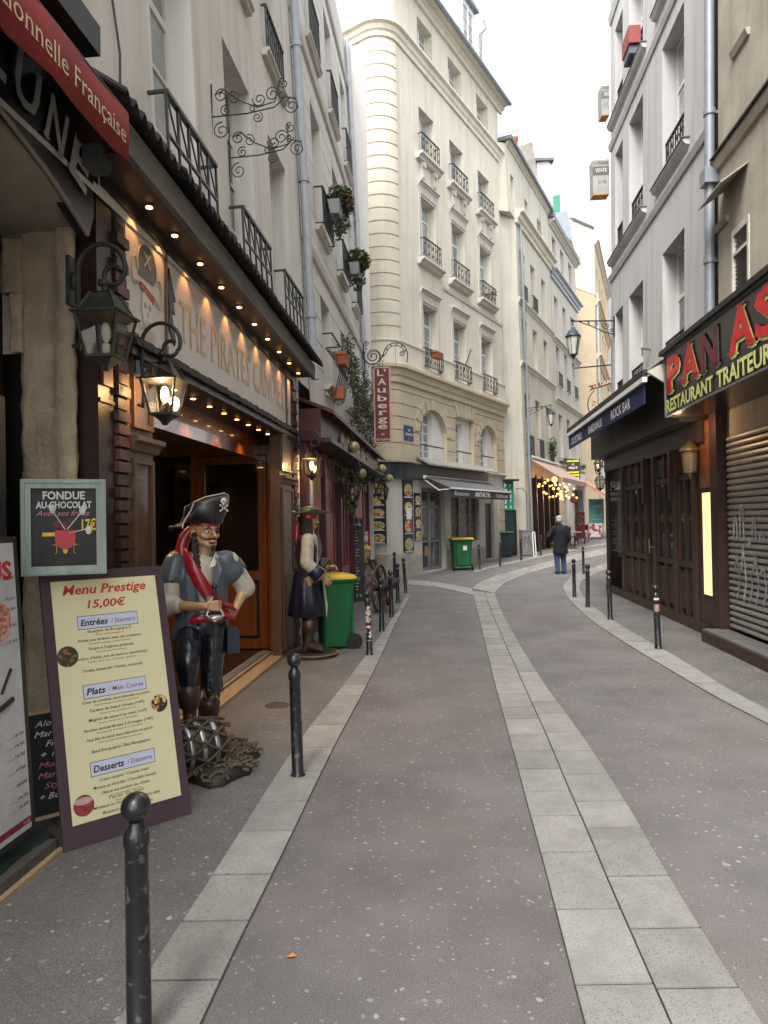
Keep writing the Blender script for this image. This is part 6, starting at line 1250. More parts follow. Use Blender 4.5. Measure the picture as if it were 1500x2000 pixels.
for a_, c_, m_ in ((3.25, 4.0, food('menu_photo_a', [(.03, .025, .03), (.10, .04, .03), (.02, .02, .02), (.25, .13, .06)], 14)), (4.06, 4.85, mat('poster_grey', (.34, .33, .33), .5, var=.5, scale=9)), (4.91, 5.4, MC['menu_photo_a'])): MB().box(a_, c_, -.17, -.15, .98, 2.42).build('pane', m_, wf_, TA)
dd = MB().box(6.05, 6.9, -.2, -.12, .15, 2.2).build('side_door', mat('dark_green_door', (.015, .03, .035), .45), sh, TA); MB().box(6.12, 6.83, -.12, -.1, 1.2, 2.1).box(6.12, 6.83, -.12, -.1, .3, 1.05).build('panel', MC['dark_green_door'], dd, TA); MB().box(6.05, 6.9, -.2, -.1, 2.2, 2.45).build('fanlight', M_TRIM, sh, TA); MB().box(6.0, 6.95, 0, .25, .1, .24).build('door_step', M_GRAN, sh, TA)
b = MB(); [b.box(6.95, 8.05, .0, .03, .4+.42*k, .79+.42*k) for k in range(6)]; 
for k in range(6): MB().box(7.35, 8.08, .0, .03, .3+.42*k, .69+.42*k).build('stone_block', M_STONE, sh, TA)
MB().box(-.0, 1.0, .0, .03, 0, .62).build('plinth', mat('plinth', (.40, .37, .32), .9, stains=.5, bump=.3), sh, TA); MB().box(2.75, 6.0, 0, .03, 0, .66).build('plinth', MC['plinth'], sh, TA)
b = MB(); b.loft([[(s, .0, 0), (s, .05, 0), (s, .05, .7), (s, .0, .74)] for s in [-2]+ABR[::-1]+[.0]], True, False); b.build('plinth', MC['plinth'], sh, AM)
# awning
ga = thing('grey_awning', AM(3, .5, 2.8), 'grey canvas awning with white restaurant lettering over the corner snack door', 'awning')
MB().add([(1.0, .16, 2.93), (5.85, .16, 2.93), (5.85, 1.0, 2.56), (1.0, 1.0, 2.56), (1.0, .16, 2.9), (5.85, .16, 2.9), (5.85, 1.0, 2.53), (1.0, 1.0, 2.53)], [(0, 1, 2, 3), (4, 7, 6, 5), (0, 3, 7, 4), (1, 5, 6, 2)]).build('canvas', M_AWG, ga, TA)
MB().box(.98, 5.87, 1.0, 1.03, 2.52, 2.57).build('front_bar', M_WHITE, ga, TA); MB().box(1.0, 5.85, 1.0, 1.012, 2.27, 2.52).build('valance', mat('valance_grey', (.05, .05, .053), .9), ga, TA)
text('Restaurant', M_CHALK, ga, TA, 1.2, 2.34, .13, 1.1, ext=1.018, shear=.4); text('ANTALYA', M_CHALK, ga, TA, 2.75, 2.33, .15, 1.25, ext=1.018, bold=.03); text('Traditionnelle', M_CHALK, ga, TA, 4.55, 2.34, .12, 1.1, ext=1.018, shear=.4)
for u in (1.05, 5.8): MB().bar((u, .1, 2.85), (u, .6, 2.5), .03).bar((u, .6, 2.5), (u, 1.0, 2.53), .03).build('arm', M_WHITE, ga, TA)
MB().tube([AM(.95, .16, 2.9), AM(5.9, .16, 2.9)], .05, 10).build('roller', M_WHITE, ga, I4)
# posters
M_F = [food('dish_a', [(.42, .16, .05), (.6, .42, .12), (.2, .06, .03), (.5, .38, .2)], 26), food('dish_b', [(.2, .3, .05), (.62, .55, .2), (.4, .2, .08), (.1, .2, .04)], 26), food('dish_c', [(.55, .3, .08), (.7, .55, .25), (.3, .1, .04)], 26), food('dish_d', [(.68, .5, .1), (.75, .6, .2), (.4, .18, .06)], 26)]
M_PST = mat('poster_black', (.02, .018, .02), .35); 
def poster(T, x0, x1, z0, z1, label, n_, seed, y=0.04, off=0):
    t = thing('food_poster', T @ Vector(((x0+x1)/2, y, z0)), label, 'poster', 'food photo posters of the corner restaurant')
    MB().box(x0, x1, 0.005, y, z0, z1).build('board', M_PST, t, T); h_ = (z1-z0)/n_; cx_ = (x0+x1)/2
    for k in range(n_):
        z = z0+h_*(k+.45); pl = MB().prism(arc(cx_, z, (x1-x0)*.42, h_*.34, 0, 345, 20), y, y+.004).build('plate', mat('plate_print', (.5, .45, .38), .5), t, T)
        b_ = MB(); rr = Random_(seed+k); pts = [(cx_+(x1-x0)*.37*cos(a_)*rr.uniform(.75, 1.05), z+h_*.3*sin(a_)*rr.uniform(.75, 1.05)) for a_ in [2*pi*i/14 for i in range(14)]]; b_.prism(pts, y+.004, y+.007); b_.build('dish', M_F[(k+seed) % 4], t, T)
        MB().box(x0+.03, x1-.05, y, y+.004, z0+h_*k+.01, z0+h_*k+.045).build('caption', mat('caption_white', (.6, .6, .6), .6), t, T)
    return t
Random_ = random.Random
# curved corner: poster on its own flat board facing down the street
pc = AM(-.80, .06, 0); ang = Vector((pc.x-AC.x, pc.y-AC.y, 0)).normalized(); TP1 = Matrix(((-ang.y, ang.x, 0, pc.x), (ang.x, ang.y, 0, pc.y), (0, 0, 1, 0), (0, 0, 0, 1)))
poster(TP1, -.27, .22, 1.0, 2.74, 'tall black poster with five photographed dishes left of the rounded corner', 5, 0)
TP2 = loc_frame(AM(.28, 0, 0), AW); TP2 = Matrix(((AU.x, AW.x, 0, AM(.02, 0, 0).x), (AU.y, AW.y, 0, AM(.02, 0, 0).y), (0, 0, 1, 0), (0, 0, 0, 1)))
t = poster(TP2, -.1, .46, .72, 2.78, 'poster with chillies and a white paper sheet between the two other food posters', 4, 1)
MB().box(.03, .33, .052, .056, 1.66, 1.98).build('paper_sheet', M_WHITE, t, TP2); MB().prism(arc(.3, 1.48, .09, .12, 0, 340, 12), .052, .056).build('chilli_print', mat('redprint', (.5, .03, .03), .5), t, TP2)
t = poster(TP2, .58, .95, 1.05, 2.42, 'narrow food poster beside the glazed door of the corner restaurant', 4, 2)
ss_ = thing('street_name_plate', AM(.32, .03, 4.1), 'blue enamel street name plate on the stone storey', 'sign')
MB().box(.08, .62, .0, .02, 3.93, 4.33).build('plate', mat('enamel_blue', (.015, .03, .17), .3), ss_, TA); MB().box(.06, .64, .0, .012, 3.91, 4.35).build('border', mat('enamel_green', (.10, .16, .15), .4), ss_, TA)
text('RUE', M_CHALK, ss_, TA, .35, 4.19, .06, .12, ext=.023, align='CENTER', bold=.02); text('XAVIER PRIVAS', M_CHALK, ss_, TA, .35, 4.05, .085, .46, ext=.023, align='CENTER', bold=.02); text('5e Arrt', M_CHALK, ss_, TA, .35, 3.96, .04, .15, ext=.023, align='CENTER')
# white slatted wall left of the poster
T3 = Matrix(((AD2.x, AW2.x, 0, AT.x), (AD2.y, AW2.y, 0, AT.y), (0, 0, 1, 0), (0, 0, 0, 1)))
for k in range(32): MB().box(.02, 2.2, .0, .03+.004*(k % 2), .75+k*.063, .805+k*.063).build('wall_slat', mat('slat_white', (.50, .48, .43), .8), sh, T3)
cm = thing('wall_camera', T3 @ Vector((.5, .1, 1.9)), 'small black box on a bracket on the white slatted wall', 'camera'); MB().box(.25, .45, .1, .25, 1.82, 2.0).bar((.5, .04, 1.93), (.35, .1, 1.93), .03).build('body', M_BLACKP, cm, T3)
pot(1.9, 6.72, .2, 'terracotta trough hanging on the first balcony of the corner building', .5, fr=Frame(AO, AU, AW)); pl_ = thing('leaning_pole', AM(4.2, .15, 6.5), 'thin brown pole sticking up from the middle first floor balcony', 'pole'); MB().bar(AM(4.05, .12, 6.5), AM(4.35, .3, 7.3), .03).build('stick', W_BR, pl_, I4)
ft = thing('balcony_flowers', AM(6.5, .14, 9.6), 'red geraniums in the second floor balcony at the right bay', 'plant'); leaves(MB(), AM(6.5, .2, 9.65), (.25, .35, .14), 90, .04).build('foliage', M_LEAF, ft, I4); leaves(MB(), AM(6.5, .26, 9.75), (.2, .3, .08), 50, .04).build('flowers', M_PETAL, ft, I4)
# small café tables by the door
tb = thing('folded_stand', ground(868, 1108), 'pale spindly metal stand beside the glazed door behind the big green bin', 'stand'); b = MB()
for x in (-.25, .25): b.tube([(x, 0, 0), (x, 0, .72)], .012, 5); b.tube([(x, .3, 0), (x, .3, .72)], .012, 5)
b.box(-.3, .3, -.05, .35, .72, .74); b.build('frame', M_ALU, tb)
# ================================================================ ground floor of the cream house: restaurant with bulbs
gs = thing('green_vertical_sign', AM(SE+.25, .2, 2), 'green vertical pizza sign with white stacked letters over a dark doorway beside the corner building', 'sign')
TG = Matrix(((.93, .36, 0, e0.x+.25), (.36, -.93, 0, e0.y-.02), (0, 0, 1, 0), (0, 0, 0, 1)))
MB().box(.0, .44, 0, .06, 1.95, 3.05).build('panel', mat('sign_green', (.01, .22, .13), .4), gs, TG)
for i, c in enumerate('PIZZA'): text(c, M_CHALK, gs, TG, .09, 2.82-i*.2, .13, .12, ext=.065, align='CENTER', bold=.03)
for i, c in enumerate('PASTA'): text(c, M_CHALK, gs, TG, .3, 2.82-i*.2, .13, .1, ext=.065, align='CENTER', bold=.02)
dw = thing('dark_doorway', TG @ Vector((.2, 0, 1)), 'narrow dark doorway under the green vertical sign', 'door'); MB().box(.03, .5, -.1, .02, .25, 1.92).build('door_leaf', MC['dark_green_door'], dw, TG); MB().box(-.02, .56, -.1, .04, 1.92, 1.97).box(.5, .56, -.1, .04, .25, 1.92).build('frame', W_DK, dw, TG)
MB().box(.02, .55, 0, .3, 3.05, 3.12).build('sign_cap', M_IRON, gs, TG)
ub = thing('utility_box', TG @ Vector((.95, .1, .6)), 'graffiti covered grey box at the foot of the cream house side wall', 'box'); MB().box(.68, 1.1, 0, .25, .25, 1.15).box(.66, 1.12, -.01, .27, 1.15, 1.2).build('casing', mat('grey_box', (.24, .235, .23), .7, stains=.4), ub, TG)
b = MB(); b.tube([TG @ Vector(p) for p in ((.75, .252, .6), (.8, .252, .95), (.9, .252, .7), (.95, .252, 1.0), (1.02, .252, .6))], .012, 4); b.build('graffiti', M_BLACKP, ub, I4)
b = MB(); b.tube([TG @ Vector(p) for p in ((.56, .05, 2.75), (.8, .08, 2.8), (1.0, .06, 2.6), (1.02, .05, 1.6), (1.0, .05, 1.2))], .02, 5); cw_ = thing('wall_conduit', TG @ Vector((1, .05, 2)), 'dark cable conduit curving down the cream side wall beside the green sign', 'cable'); b.build('conduit', M_SLATE, cw_, I4)
rf = thing('bulb_restaurant', FN.p(3, .2, 0), 'brown wooden restaurant front under the pink awning hung with many glowing bulbs', 'shop front')
MB().box(.2, 5.6, -.5, -.35, .2, 3.6).build('back_wall', mat('resto_brown', (.13, .07, .035), .5, var=.3), rf, TN)
for u in (.25, 1.3, 2.4, 3.5, 4.6, 5.5): MB().box(u-.07, u+.07, -.35, .05, .2, 3.4).build('post', W_DK, rf, TN)
for (a_, c_) in ((.4, 1.2), (1.45, 2.3), (2.55, 3.4), (3.65, 4.5), (4.7, 5.4)):
    MB().box(a_, c_, -.33, -.3, 1.0, 2.3).build('pane', mat('painted_window_light', (.35, .30, .22), .3, var=.4, scale=4), rf, TN); MB().box(a_, c_, -.34, -.28, .3, .95).build('panel', W_DK, rf, TN)  # warm window light put into the pane colour, no emission
MB().box(2.2, 3.6, -.28, -.2, 2.35, 2.9).build('name_board', mat('resto_red', (.3, .05, .04), .5), rf, TN)
pa = thing('pink_awning', FN.p(3, .6, 3.5), 'dusty pink sloping awning over the restaurant with glowing bulbs', 'awning')
M_PKAW = mat('pink_canvas', (.46, .33, .29), .85, var=.05)
MB().add([(.3, .02, 4.05), (5.7, .02, 4.05), (5.7, 1.3, 3.2), (.3, 1.3, 3.2), (.3, .02, 4.0), (5.7, .02, 4.0), (5.7, 1.3, 3.15), (.3, 1.3, 3.15)], [(0, 1, 2, 3), (4, 7, 6, 5), (0, 3, 7, 4), (1, 5, 6, 2)]).build('canvas', M_PKAW, pa, TN)
MB().box(.3, 5.7, 1.3, 1.315, 3.0, 3.2).build('valance', M_PKAW, pa, TN); MB().tube([FN.p(.25, .1, 4.1), FN.p(5.75, .1, 4.1)], .06, 8).build('roller', M_WHITE, pa, I4)
for i, u in enumerate((.8, 5.2)): MB().bar((u, .1, 3.9), (u, 1.2, 3.2), .04).build('arm', M_WHITE, pa, TN)
bulbm = MB().ball((0, 0, 0), .075, 8, 6).mesh('bulb', light_mat('bulb_warm', (1, .46, .12), 1.3)); bigm = MB().ball((0, 0, 0), .12, 12, 8).mesh('bulb', light_mat('bulb_big', (1, .52, .16), .9))
lab_b = 'small glowing bulb in the cluster hanging under the pink awning'
for k in range(38):
    p = FN.p(.45+5.1*k/38+R.uniform(-.12, .12), R.uniform(.0, 1.2), R.uniform(2.45, 3.15)); 
    o = link('hanging_bulb', bulbm); o.location = p; tag(o, lab_b, 'light bulb', 'bulbs under the pink awning'); o.scale = [R.uniform(.45, .8)]*3
o = link('hanging_bulb', bigm); o.location = FN.p(.75, .9, 3.15); tag(o, 'largest round globe glowing at the near end of the pink awning', 'light bulb', 'bulbs under the pink awning')
for u in (1.2, 3.0, 4.8): lamp(FN.p(u, .7, 2.6), 7, (1, .6, .28), .1)
vc = thing('yellow_striped_sign', FN.p(6.1, .9, 4.3), 'small hanging sign with yellow stripes and white words past the pink awning', 'hanging sign')
q0 = FN.p(5.5, .45, 4.2); TV = Matrix(((.95, -.3, 0, q0.x), (-.3, -.95, 0, q0.y), (0, 0, 1, 0), (0, 0, 0, 1)))
MB().box(0, .62, -.04, .04, 3.35, 4.32).build('panel', mat('sign_brown', (.05, .035, .02), .5), vc, TV); YB = mat('neon_yellow', (.62, .70, .03), .5)
for z in (3.42, 3.55, 3.68, 4.2): MB().box(.04, .58, .04, .045, z, z+.08).build('stripe', YB, vc, TV)
text('LE', M_CHALK, vc, TV, .31, 4.05, .08, ext=.045, align='CENTER', bold=.03); text('VINCY', M_CHALK, vc, TV, .31, 3.88, .1, .42, ext=.045, align='CENTER', bold=.03); MB().bar((.3, 0, 4.32), (-.3, 0, 4.4), .03).build('bracket', M_IRON, vc, TV)
# white shop, its signs and terrace
ws = thing('white_shop', FN.p(8, .2, 0), 'white painted shop front with a faint round pink emblem past the pink awning', 'shop front')
b = MB(); b.box(5.9, 12.3, -.3, .12, 3.1, 4.0).box(5.9, 6.5, -.3, .1, .25, 3.1).box(7.6, 8.6, -.3, .1, .25, 3.1).box(11.6, 12.3, -.3, .1, .25, 3.1); b.build('front', M_WHITE, ws, TN)
MB().prism(arc(7.6, 3.55, .28, .28, 0, 345, 18), .12, .13).build('round_emblem', mat('faint_pink', (.65, .42, .40), .6), ws, TN); MB().box(6.5, 7.6, -.3, -.2, .25, 3.1).box(8.6, 11.6, -.3, -.2, .25, 3.1).build('shop_window', M_GLASSW, ws, TN); cornice(TN, 5.9, 12.4, 4.12, ws, .2, .12)
pb2 = thing('plant_row', FN.p(8.5, .1, 4.3), 'row of green plants on the ledge above the white shop', 'plant'); b = MB()
for k in range(9): leaves(b, FN.p(6.2+k*.7, .14, 4.25+.06*(k % 3)), (.16, .3, .2), 50, .06)
b.build('foliage', M_LEAF, pb2, I4)
for k, u in enumerate((3.85, )): pp = thing('balcony_plant', FN.p(3.95, .2, 4.6), 'tall leafy plant on the far balcony of the cream house', 'plant'); leaves(MB(), FN.p(3.9, .2, 4.75), (.2, .35, .5), 200, .06).build('foliage', M_LEAF, pp, I4)
oa = thing('salmon_awning', FN.p(11, .8, 3), 'faded salmon awning above the teal banner at the end of the street', 'awning')
MB().add([(9.4, .12, 3.7), (12.6, .12, 3.7), (12.6, 1.6, 2.75), (9.4, 1.6, 2.75), (9.4, .12, 3.65), (12.6, .12, 3.65), (12.6, 1.6, 2.7), (9.4, 1.6, 2.7), (9.4, 1.6, 2.45), (12.6, 1.6, 2.45)], [(0, 1, 2, 3), (4, 7, 6, 5), (0, 3, 7, 4), (1, 5, 6, 2), (3, 2, 9, 8), (0, 4, 8, 3)]).build('canvas', mat('salmon_canvas', (.50, .30, .22), .85, var=.05), oa, TN)
def facing_panel(px0, px1, py0, py1, Yd, name, label, cat, m, thick=.05, parent=None):
    a_ = at_depth(px0, py1, Yd); c_ = at_depth(px1, py1, Yd); z1_ = at_depth(px0, py0, Yd).z; z0_ = a_.z; x_ = Vector((c_.x-a_.x, 0, 0)); W_ = x_.length
    T = Matrix(((1, 0, 0, a_.x), (0, -1, 0, a_.y), (0, 0, 1, z0_), (0, 0, 0, 1))); t = thing(name, (a_.x, a_.y, z0_), label, cat); MB().box(0, W_, -thick, 0, 0, z1_-z0_).build('panel', m, t, T); return t, T, W_, z1_-z0_
t, T, W_, H_ = facing_panel(1151, 1180, 975, 1022, 37.5, 'teal_banner', 'teal menu banner with a red seal under the salmon awning', 'banner', mat('teal_print', (.07, .26, .26), .6))
MB().prism(arc(W_*.6, H_*.82, .09, .09, 0, 345, 12), 0, .01).build('seal', M_REDP, t, T); MB().prism(arc(W_*.62, H_*.5, .14, .06, 0, 345, 12), 0, .01).build('seal', mat('reddish', (.35, .1, .06), .6), t, T)
for z in (.15, .3, .68): MB().box(W_*.15, W_*.85, 0, .008, H_*z, H_*z+.03).build('print', mat('pale_teal', (.3, .45, .45), .6), t, T)
for x in (.06, W_-.06): MB().bar((x, -.03, 0), (x, -.03, -.75), .04).build('leg', M_ALU, t, T)
t, T, W_, H_ = facing_panel(1127, 1143, 1000, 1052, 33.5, 'easel_menu', 'dark red framed menu easel with a picture beside the white pole', 'menu board', mat('dark_red_board', (.10, .02, .025), .5))
MB().box(.04, W_-.04, 0, .01, H_*.5, H_*.92).build('print', MC['menu_photo_a'], t, T)
for x in (.03, W_-.03): MB().bar((x, -.03, 0), (x, -.03, -.28), .04).build('leg', W_DK, t, T)
t, T, W_, H_ = facing_panel(1152, 1176, 1023, 1049, 37, 'patterned_bench', 'bench back with a white and dark red pattern below the teal banner', 'bench', food('pattern_cloth', [(.25, .03, .06), (.6, .55, .5), (.3, .05, .08), (.55, .5, .5)], 6))
for x in (.1, W_-.1): MB().bar((x, -.03, 0), (x, -.03, -.3), .06).build('leg', W_BR, t, T)
t, T, W_, H_ = facing_panel(1158, 1186, 900, 945, 44, 'arched_shop_sign', 'pale round topped sign glimpsed above the salmon awning', 'sign', mat('pale_sign', (.55, .58, .55), .6))
p = ground(1122, 1062); hp = thing('globe_heater', p, 'white pole topped by a dark amber globe in front of the bulb restaurant', 'heater'); MB().lathe([(.16, 0), (.16, .04), (.03, .06), (.025, 1.9), (.02, 1.95)], 12).build('pole', M_WHITE, hp); MB().ball((0, 0, 2.1), .17, 16, 10).build('globe', mat('amber_globe', (.22, .07, .04), .2, spec=.8), hp)
def cafe_chair(p, rz, label):
    t = thing('cafe_chair', p, label, 'chair', 'terrace chairs outside the bulb restaurant', rz); MB().box(-.21, .21, -.21, .21, .43, .46).build('seat', W_DK, t)
    for x, y in ((-.19, -.19), (.19, -.19), (-.19, .19), (.19, .19)): MB().bar((x, y, 0), (x, y, .43 if y < 0 else .88), .03).build('leg', W_DK, t)
    MB().box(-.2, .2, .18, .21, .6, .86).build('backrest', W_DK, t); return t
cafe_chair(ground(1112, 1067), .3, 'dark terrace chair at the right of the walking man'); cafe_chair(ground(1146, 1060)+Vector((0, .6, 0)), -.6, 'dark terrace chair beyond the easel menu'); cafe_chair(ground(1062, 1072), .8, 'dark terrace chair close to the cream house drainpipe')
ct2 = thing('cafe_table', ground(1122, 1072), 'small round terrace table with a pale top to the right of the walking man', 'table'); MB().lathe([(.2, 0), (.2, .02), (.025, .04), (.02, .7), (.0, .7)], 10).build('base', M_IRON, ct2); MB().lathe([(0, .7), (.32, .7), (.32, .73), (0, .73)], 16).build('top', W_PALE, ct2)
t, T, w_, h_ = standing_board(1042, 1048, 1087, 1038, 'leaning white edged board between the drainpipe and the dark restaurant post', M_BLACKP, .2, border=M_WHITE, name='leaning_board')
pk_ = thing('potted_shrub', ground(1128, 1056)+Vector((0, .5, 0)), 'green shrub on the terrace behind the amber globe pole', 'plant'); MB().lathe([(.15, 0), (.2, .4), (.0, .4)], 10).build('pot', M_IRON, pk_); leaves(MB(), ground(1128, 1056)+Vector((0, .5, .9)), (.3, .3, .5), 220, .06).build('foliage', M_LEAF, pk_, I4)
# ================================================================ right side shops
W_BAR = wood('bar_brown', (.060, .030, .021), (.038, .019, .014), .45, 'z', 8, .1); M_BARP = mat('bar_panel', (.062, .033, .024), .5, var=.12, scale=3); M_BARG = mat('bar_glass', (.018, .020, .022), .04, var=.3, spec=1.0)
bs = thing('rock_bar', FRG.p(13, 0, 0), 'dark brown panelled bar front with tall glazed doors under the blue awning', 'shop front')
MB().box(9.75, 16.05, -.3, .0, .0, 3.0).build('backing', M_BARP, bs, TRG)
for u in (10.24, 11.15, 12.3, 12.75, 14.55, 16.0): MB().box(u-.07, u+.07, .0, .09, 0, 2.75).build('post', W_BAR, bs, TRG)
MB().box(9.75, 16.05, 0, .11, 2.62, 2.92).build('head_beam', W_BAR, bs, TRG); MB().box(9.75, 16.05, 0, .12, 0, .14).build('skirting', W_BAR, bs, TRG)
def bay(u0, u1, n_, z0=.95, z1=2.15, door=False):
    w_ = (u1-u0)/n_
    b = MB(); b.box(u0, u1, 0, .06, z0-.09, z0).box(u0, u1, 0, .06, z1, z1+.08)
    for i in range(n_+1): b.box(u0+w_*i-.035, u0+w_*i+.035, 0, .061, .14, 2.62)
    f_ = b.build('door_leaf' if door else 'window_frame', W_BAR, bs, TRG)
    for i in range(n_):
        MB().box(u0+w_*i+.04, u0+w_*(i+1)-.04, .005, .02, z0+.01, z1-.01).build('pane', M_BARG, f_, TRG)
        MB().box(u0+w_*i+.07, u0+w_*(i+1)-.07, 0, .03, .22, z0-.14).build('lower_panel', M_BARP, f_, TRG); MB().box(u0+w_*i+.07, u0+w_*(i+1)-.07, 0, .03, z1+.12, 2.58).build('upper_panel', M_BARP, f_, TRG)
        gx = u0+w_*(i+.5); lv = MB(); 
        for k in range(5): an = pi*(.15+.175*k); lv.prism([(gx, 1.52), (gx+.13*cos(an-.12), 1.52+.13*sin(an-.12)), (gx+.17*cos(an), 1.52+.16*sin(an)), (gx+.13*cos(an+.12), 1.52+.13*sin(an+.12))], .02, .023)
        lv.build('gold_decal', mat('gold_decal', (.22, .15, .06), .5), f_, TRG)
    return f_
bay(10.3, 11.05, 2); bay(11.25, 12.2, 2, door=True); bay(12.85, 14.45, 3)
hm = MB().tube([FRG.p(12.28, .16, 1.0), FRG.p(12.28, .16, 1.25)], .012, 6).tube([FRG.p(12.28, .09, 1.1), FRG.p(12.28, .16, 1.1), FRG.p(12.15, .18, 1.1)], .01, 6); hm.build('door_handle', mat('brass', (.5, .36, .12), .35, metal=.8), bs, I4)
MB().box(14.65, 15.92, 0, .05, .8, 2.4).build('menu_case', M_BARG, bs, TRG)
for k in range(15): MB().box(14.8, 15.3+.4*R.random(), .05, .053, .9+k*.05, .915+k*.05).build('chalk_line', mat('chalk_dim', (.22, .22, .22), .9), bs, TRG)
text('MENU', mat('chalk_dim2', (.4, .4, .4), .9), bs, TRG, 15.6, 2.05, .13, .6, ext=-.055, align='LEFT') if False else None
for k in range(11): MB().add([(14.65, .02, .16+k*.055), (15.92, .02, .16+k*.055), (15.92, .07, .20+k*.055), (14.65, .07, .20+k*.055)], [(0, 1, 2, 3)]).build('louvre_slat', W_BAR, bs, TRG)
TRm = TRG @ Matrix(((-1, 0, 0, 0), (0, 1, 0, 0), (0, 0, 1, 0), (0, 0, 0, 1)))   # reading direction runs towards the viewer
MB().box(9.95, 16.35, .0, .33, 2.93, 3.85).build('fascia_box', mat('fascia_grey', (.055, .053, .05), .5, var=.12, streak=.3, scale=2), bs, TRG)
text("BARDANUS", mat('fascia_dim', (.022, .021, .02), .35), bs, TRm, -13.9, 3.06, .42, 2.7, ext=.335, bold=.02, serif=.05, name='fascia_lettering')
bsh = thing('red_banners', FRG.p(12, .1, 2.4), 'narrow red vertical bar banner on the dark post nearer the brass lantern', 'sign', 'red vertical banners of the bar'); 
def banner(t, u, s_):
    MB().box(u-.05, u+.09, .09, .14, 1.85, 2.65).build('panel', mat('dark_banner', (.02, .008, .01), .4), t, TRG)
    for i, c in enumerate(s_): text(c, mat('banner_red', (.45, .015, .03), .5), t, TRm, -(u+.02), 2.5-i*.15, .11, .09, ext=.145, bold=.03, align='CENTER')
bsh.name = 'vertical_banner'; ORG['vertical_banner'] = FRG.p(12, .1, 2.4); banner(bsh, 11.15, 'OPEN'); bs2 = thing('vertical_banner', FRG.p(12.6, .1, 2.4), 'narrow red vertical bar banner on the farther post beside the three pane window', 'sign', 'red vertical banners of the bar'); banner(bs2, 12.72, 'BAR')
ba = thing('blue_awning', FRG.p(13, .5, 3.5), 'navy blue retracted awning with white cocktail bar lettering on its valance', 'awning')
M_NAVY = mat('navy_canvas', (.010, .015, .085), .85, var=.12, bump=.15, bscale=150)
MB().add([(9.8, .34, 3.95), (16.35, .34, 3.95), (16.35, .8, 3.62), (9.8, .8, 3.62), (9.8, .34, 3.9), (16.35, .34, 3.9), (16.35, .8, 3.56), (9.8, .8, 3.56)], [(0, 1, 2, 3), (4, 7, 6, 5), (0, 3, 7, 4), (1, 5, 6, 2)]).build('canvas', M_IRON, ba, TRG)
MB().box(9.78, 16.37, .8, .86, 3.54, 3.64).build('front_bar', M_BLACKP, ba, TRG); MB().box(9.78, 16.37, .8, .865, 3.47, 3.54).build('white_trim', M_WHITE, ba, TRG); MB().box(9.85, 16.3, .81, .83, 3.18, 3.47).build('valance', M_NAVY, ba, TRG)
text('COCKTAILS', M_CHALK, ba, TRm, -15.95, 3.24, .15, 1.3, ext=.835, bold=.02); text('BARDANUS', M_CHALK, ba, TRm, -13.9, 3.24, .15, 1.25, ext=.835, bold=.02); text('ROCK BAR', M_CHALK, ba, TRm, -11.9, 3.24, .16, 1.3, ext=.835, bold=.02)
MB().add([(9.78, .0, 4.0), (9.78, .82, 3.6), (9.78, .6, 3.45), (9.78, .0, 3.5), (9.72, .0, 4.0), (9.72, .82, 3.6), (9.72, .6, 3.45), (9.72, .0, 3.5)], [(0, 1, 2, 3), (4, 7, 6, 5), (0, 4, 5, 1), (1, 5, 6, 2), (2, 6, 7, 3)]).build('end_plate', M_TRIM, ba, TRG)
for u in (10.3, 15.6): MB().bar((u, .35, 3.75), (u, .8, 3.55), .04).build('arm', M_BLACKP, ba, TRG)
# brass lantern on the bar front
gl = thing('brass_lantern', FRG.p(10.05, .17, 2.52), 'brass coloured round lantern at the near corner of the bar front', 'lantern'); c = (0, 0, 0)
gm_ = mat('aged_brass', (.30, .22, .11), .45, metal=.6, var=.2)
MB().lathe([(.0, .16), (.02, .16), (.05, .12), (.11, .07), (.15, .02), (.15, .0), (.0, .0)], 12).lathe([(.10, -.30), (.10, -.27), (.0, -.27)], 10).lathe([(.06, -.30), (.02, -.36), (.01, -.38)], 8).build('cap', gm_, gl); MB().lathe([(.11, -.0), (.09, -.27)], 10).build('glass', mat('dim_glass', (.26, .23, .17), .15, spec=.8), gl)
for k in range(6): an = k*pi/3; MB().bar((.115*cos(an), .115*sin(an), 0), (.095*cos(an), .095*sin(an), -.28), .01).build('bar', gm_, gl)
MB().tube([(0, 0, .14), (.1, 0, .2), (.22, .0, .1)], .012, 6).build('arm', gm_, gl)
# side panel, tube light, post, shutter, step, big sign
rp = thing('asian_restaurant', FRG.p(7, 0, 0), 'closed restaurant front with a steel roller shutter and brown surround at the right edge', 'shop front')
MB().box(9.5, 10.18, -.3, .05, 0, 2.92).build('side_panel', mat('side_brown', (.07, .032, .02), .45, var=.1), rp, TRG); MB().box(9.25, 9.5, -.3, .1, 0, 2.95).build('corner_post', mat('maroon_post', (.05, .018, .014), .45, var=.15), rp, TRG)
MB().box(9.56, 9.98, .05, .07, 2.0, 2.9).build('orange_lit_panel', mat('orange_lit_panel', (.24, .09, .035), .4, var=.2), rp, TRG)  # orange of the lit panel put into its base colour
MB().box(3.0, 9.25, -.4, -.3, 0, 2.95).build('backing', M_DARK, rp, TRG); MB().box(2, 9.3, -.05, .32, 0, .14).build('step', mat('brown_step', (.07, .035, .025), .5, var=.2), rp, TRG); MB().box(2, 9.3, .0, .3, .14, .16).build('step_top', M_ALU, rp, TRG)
slm = MB(); prof = [(-.05, 0), (-.012, .012), (0, .03), (-.006, .055), (-.03, .072), (-.05, .078)]
slm.loft([[(u, p_[0], p_[1]) for p_ in prof] for u in (3.0, 9.2)], True, False)
me = slm.mesh('shutter_slat', mat('shutter_steel', (.40, .39, .365), .42, metal=.35, var=.1, scale=4, stains=.4, streak=.4), Matrix(((FRG.u.x, FRG.w.x, 0, 0), (FRG.u.y, FRG.w.y, 0, 0), (0, 0, 1, 0), (0, 0, 0, 1))))
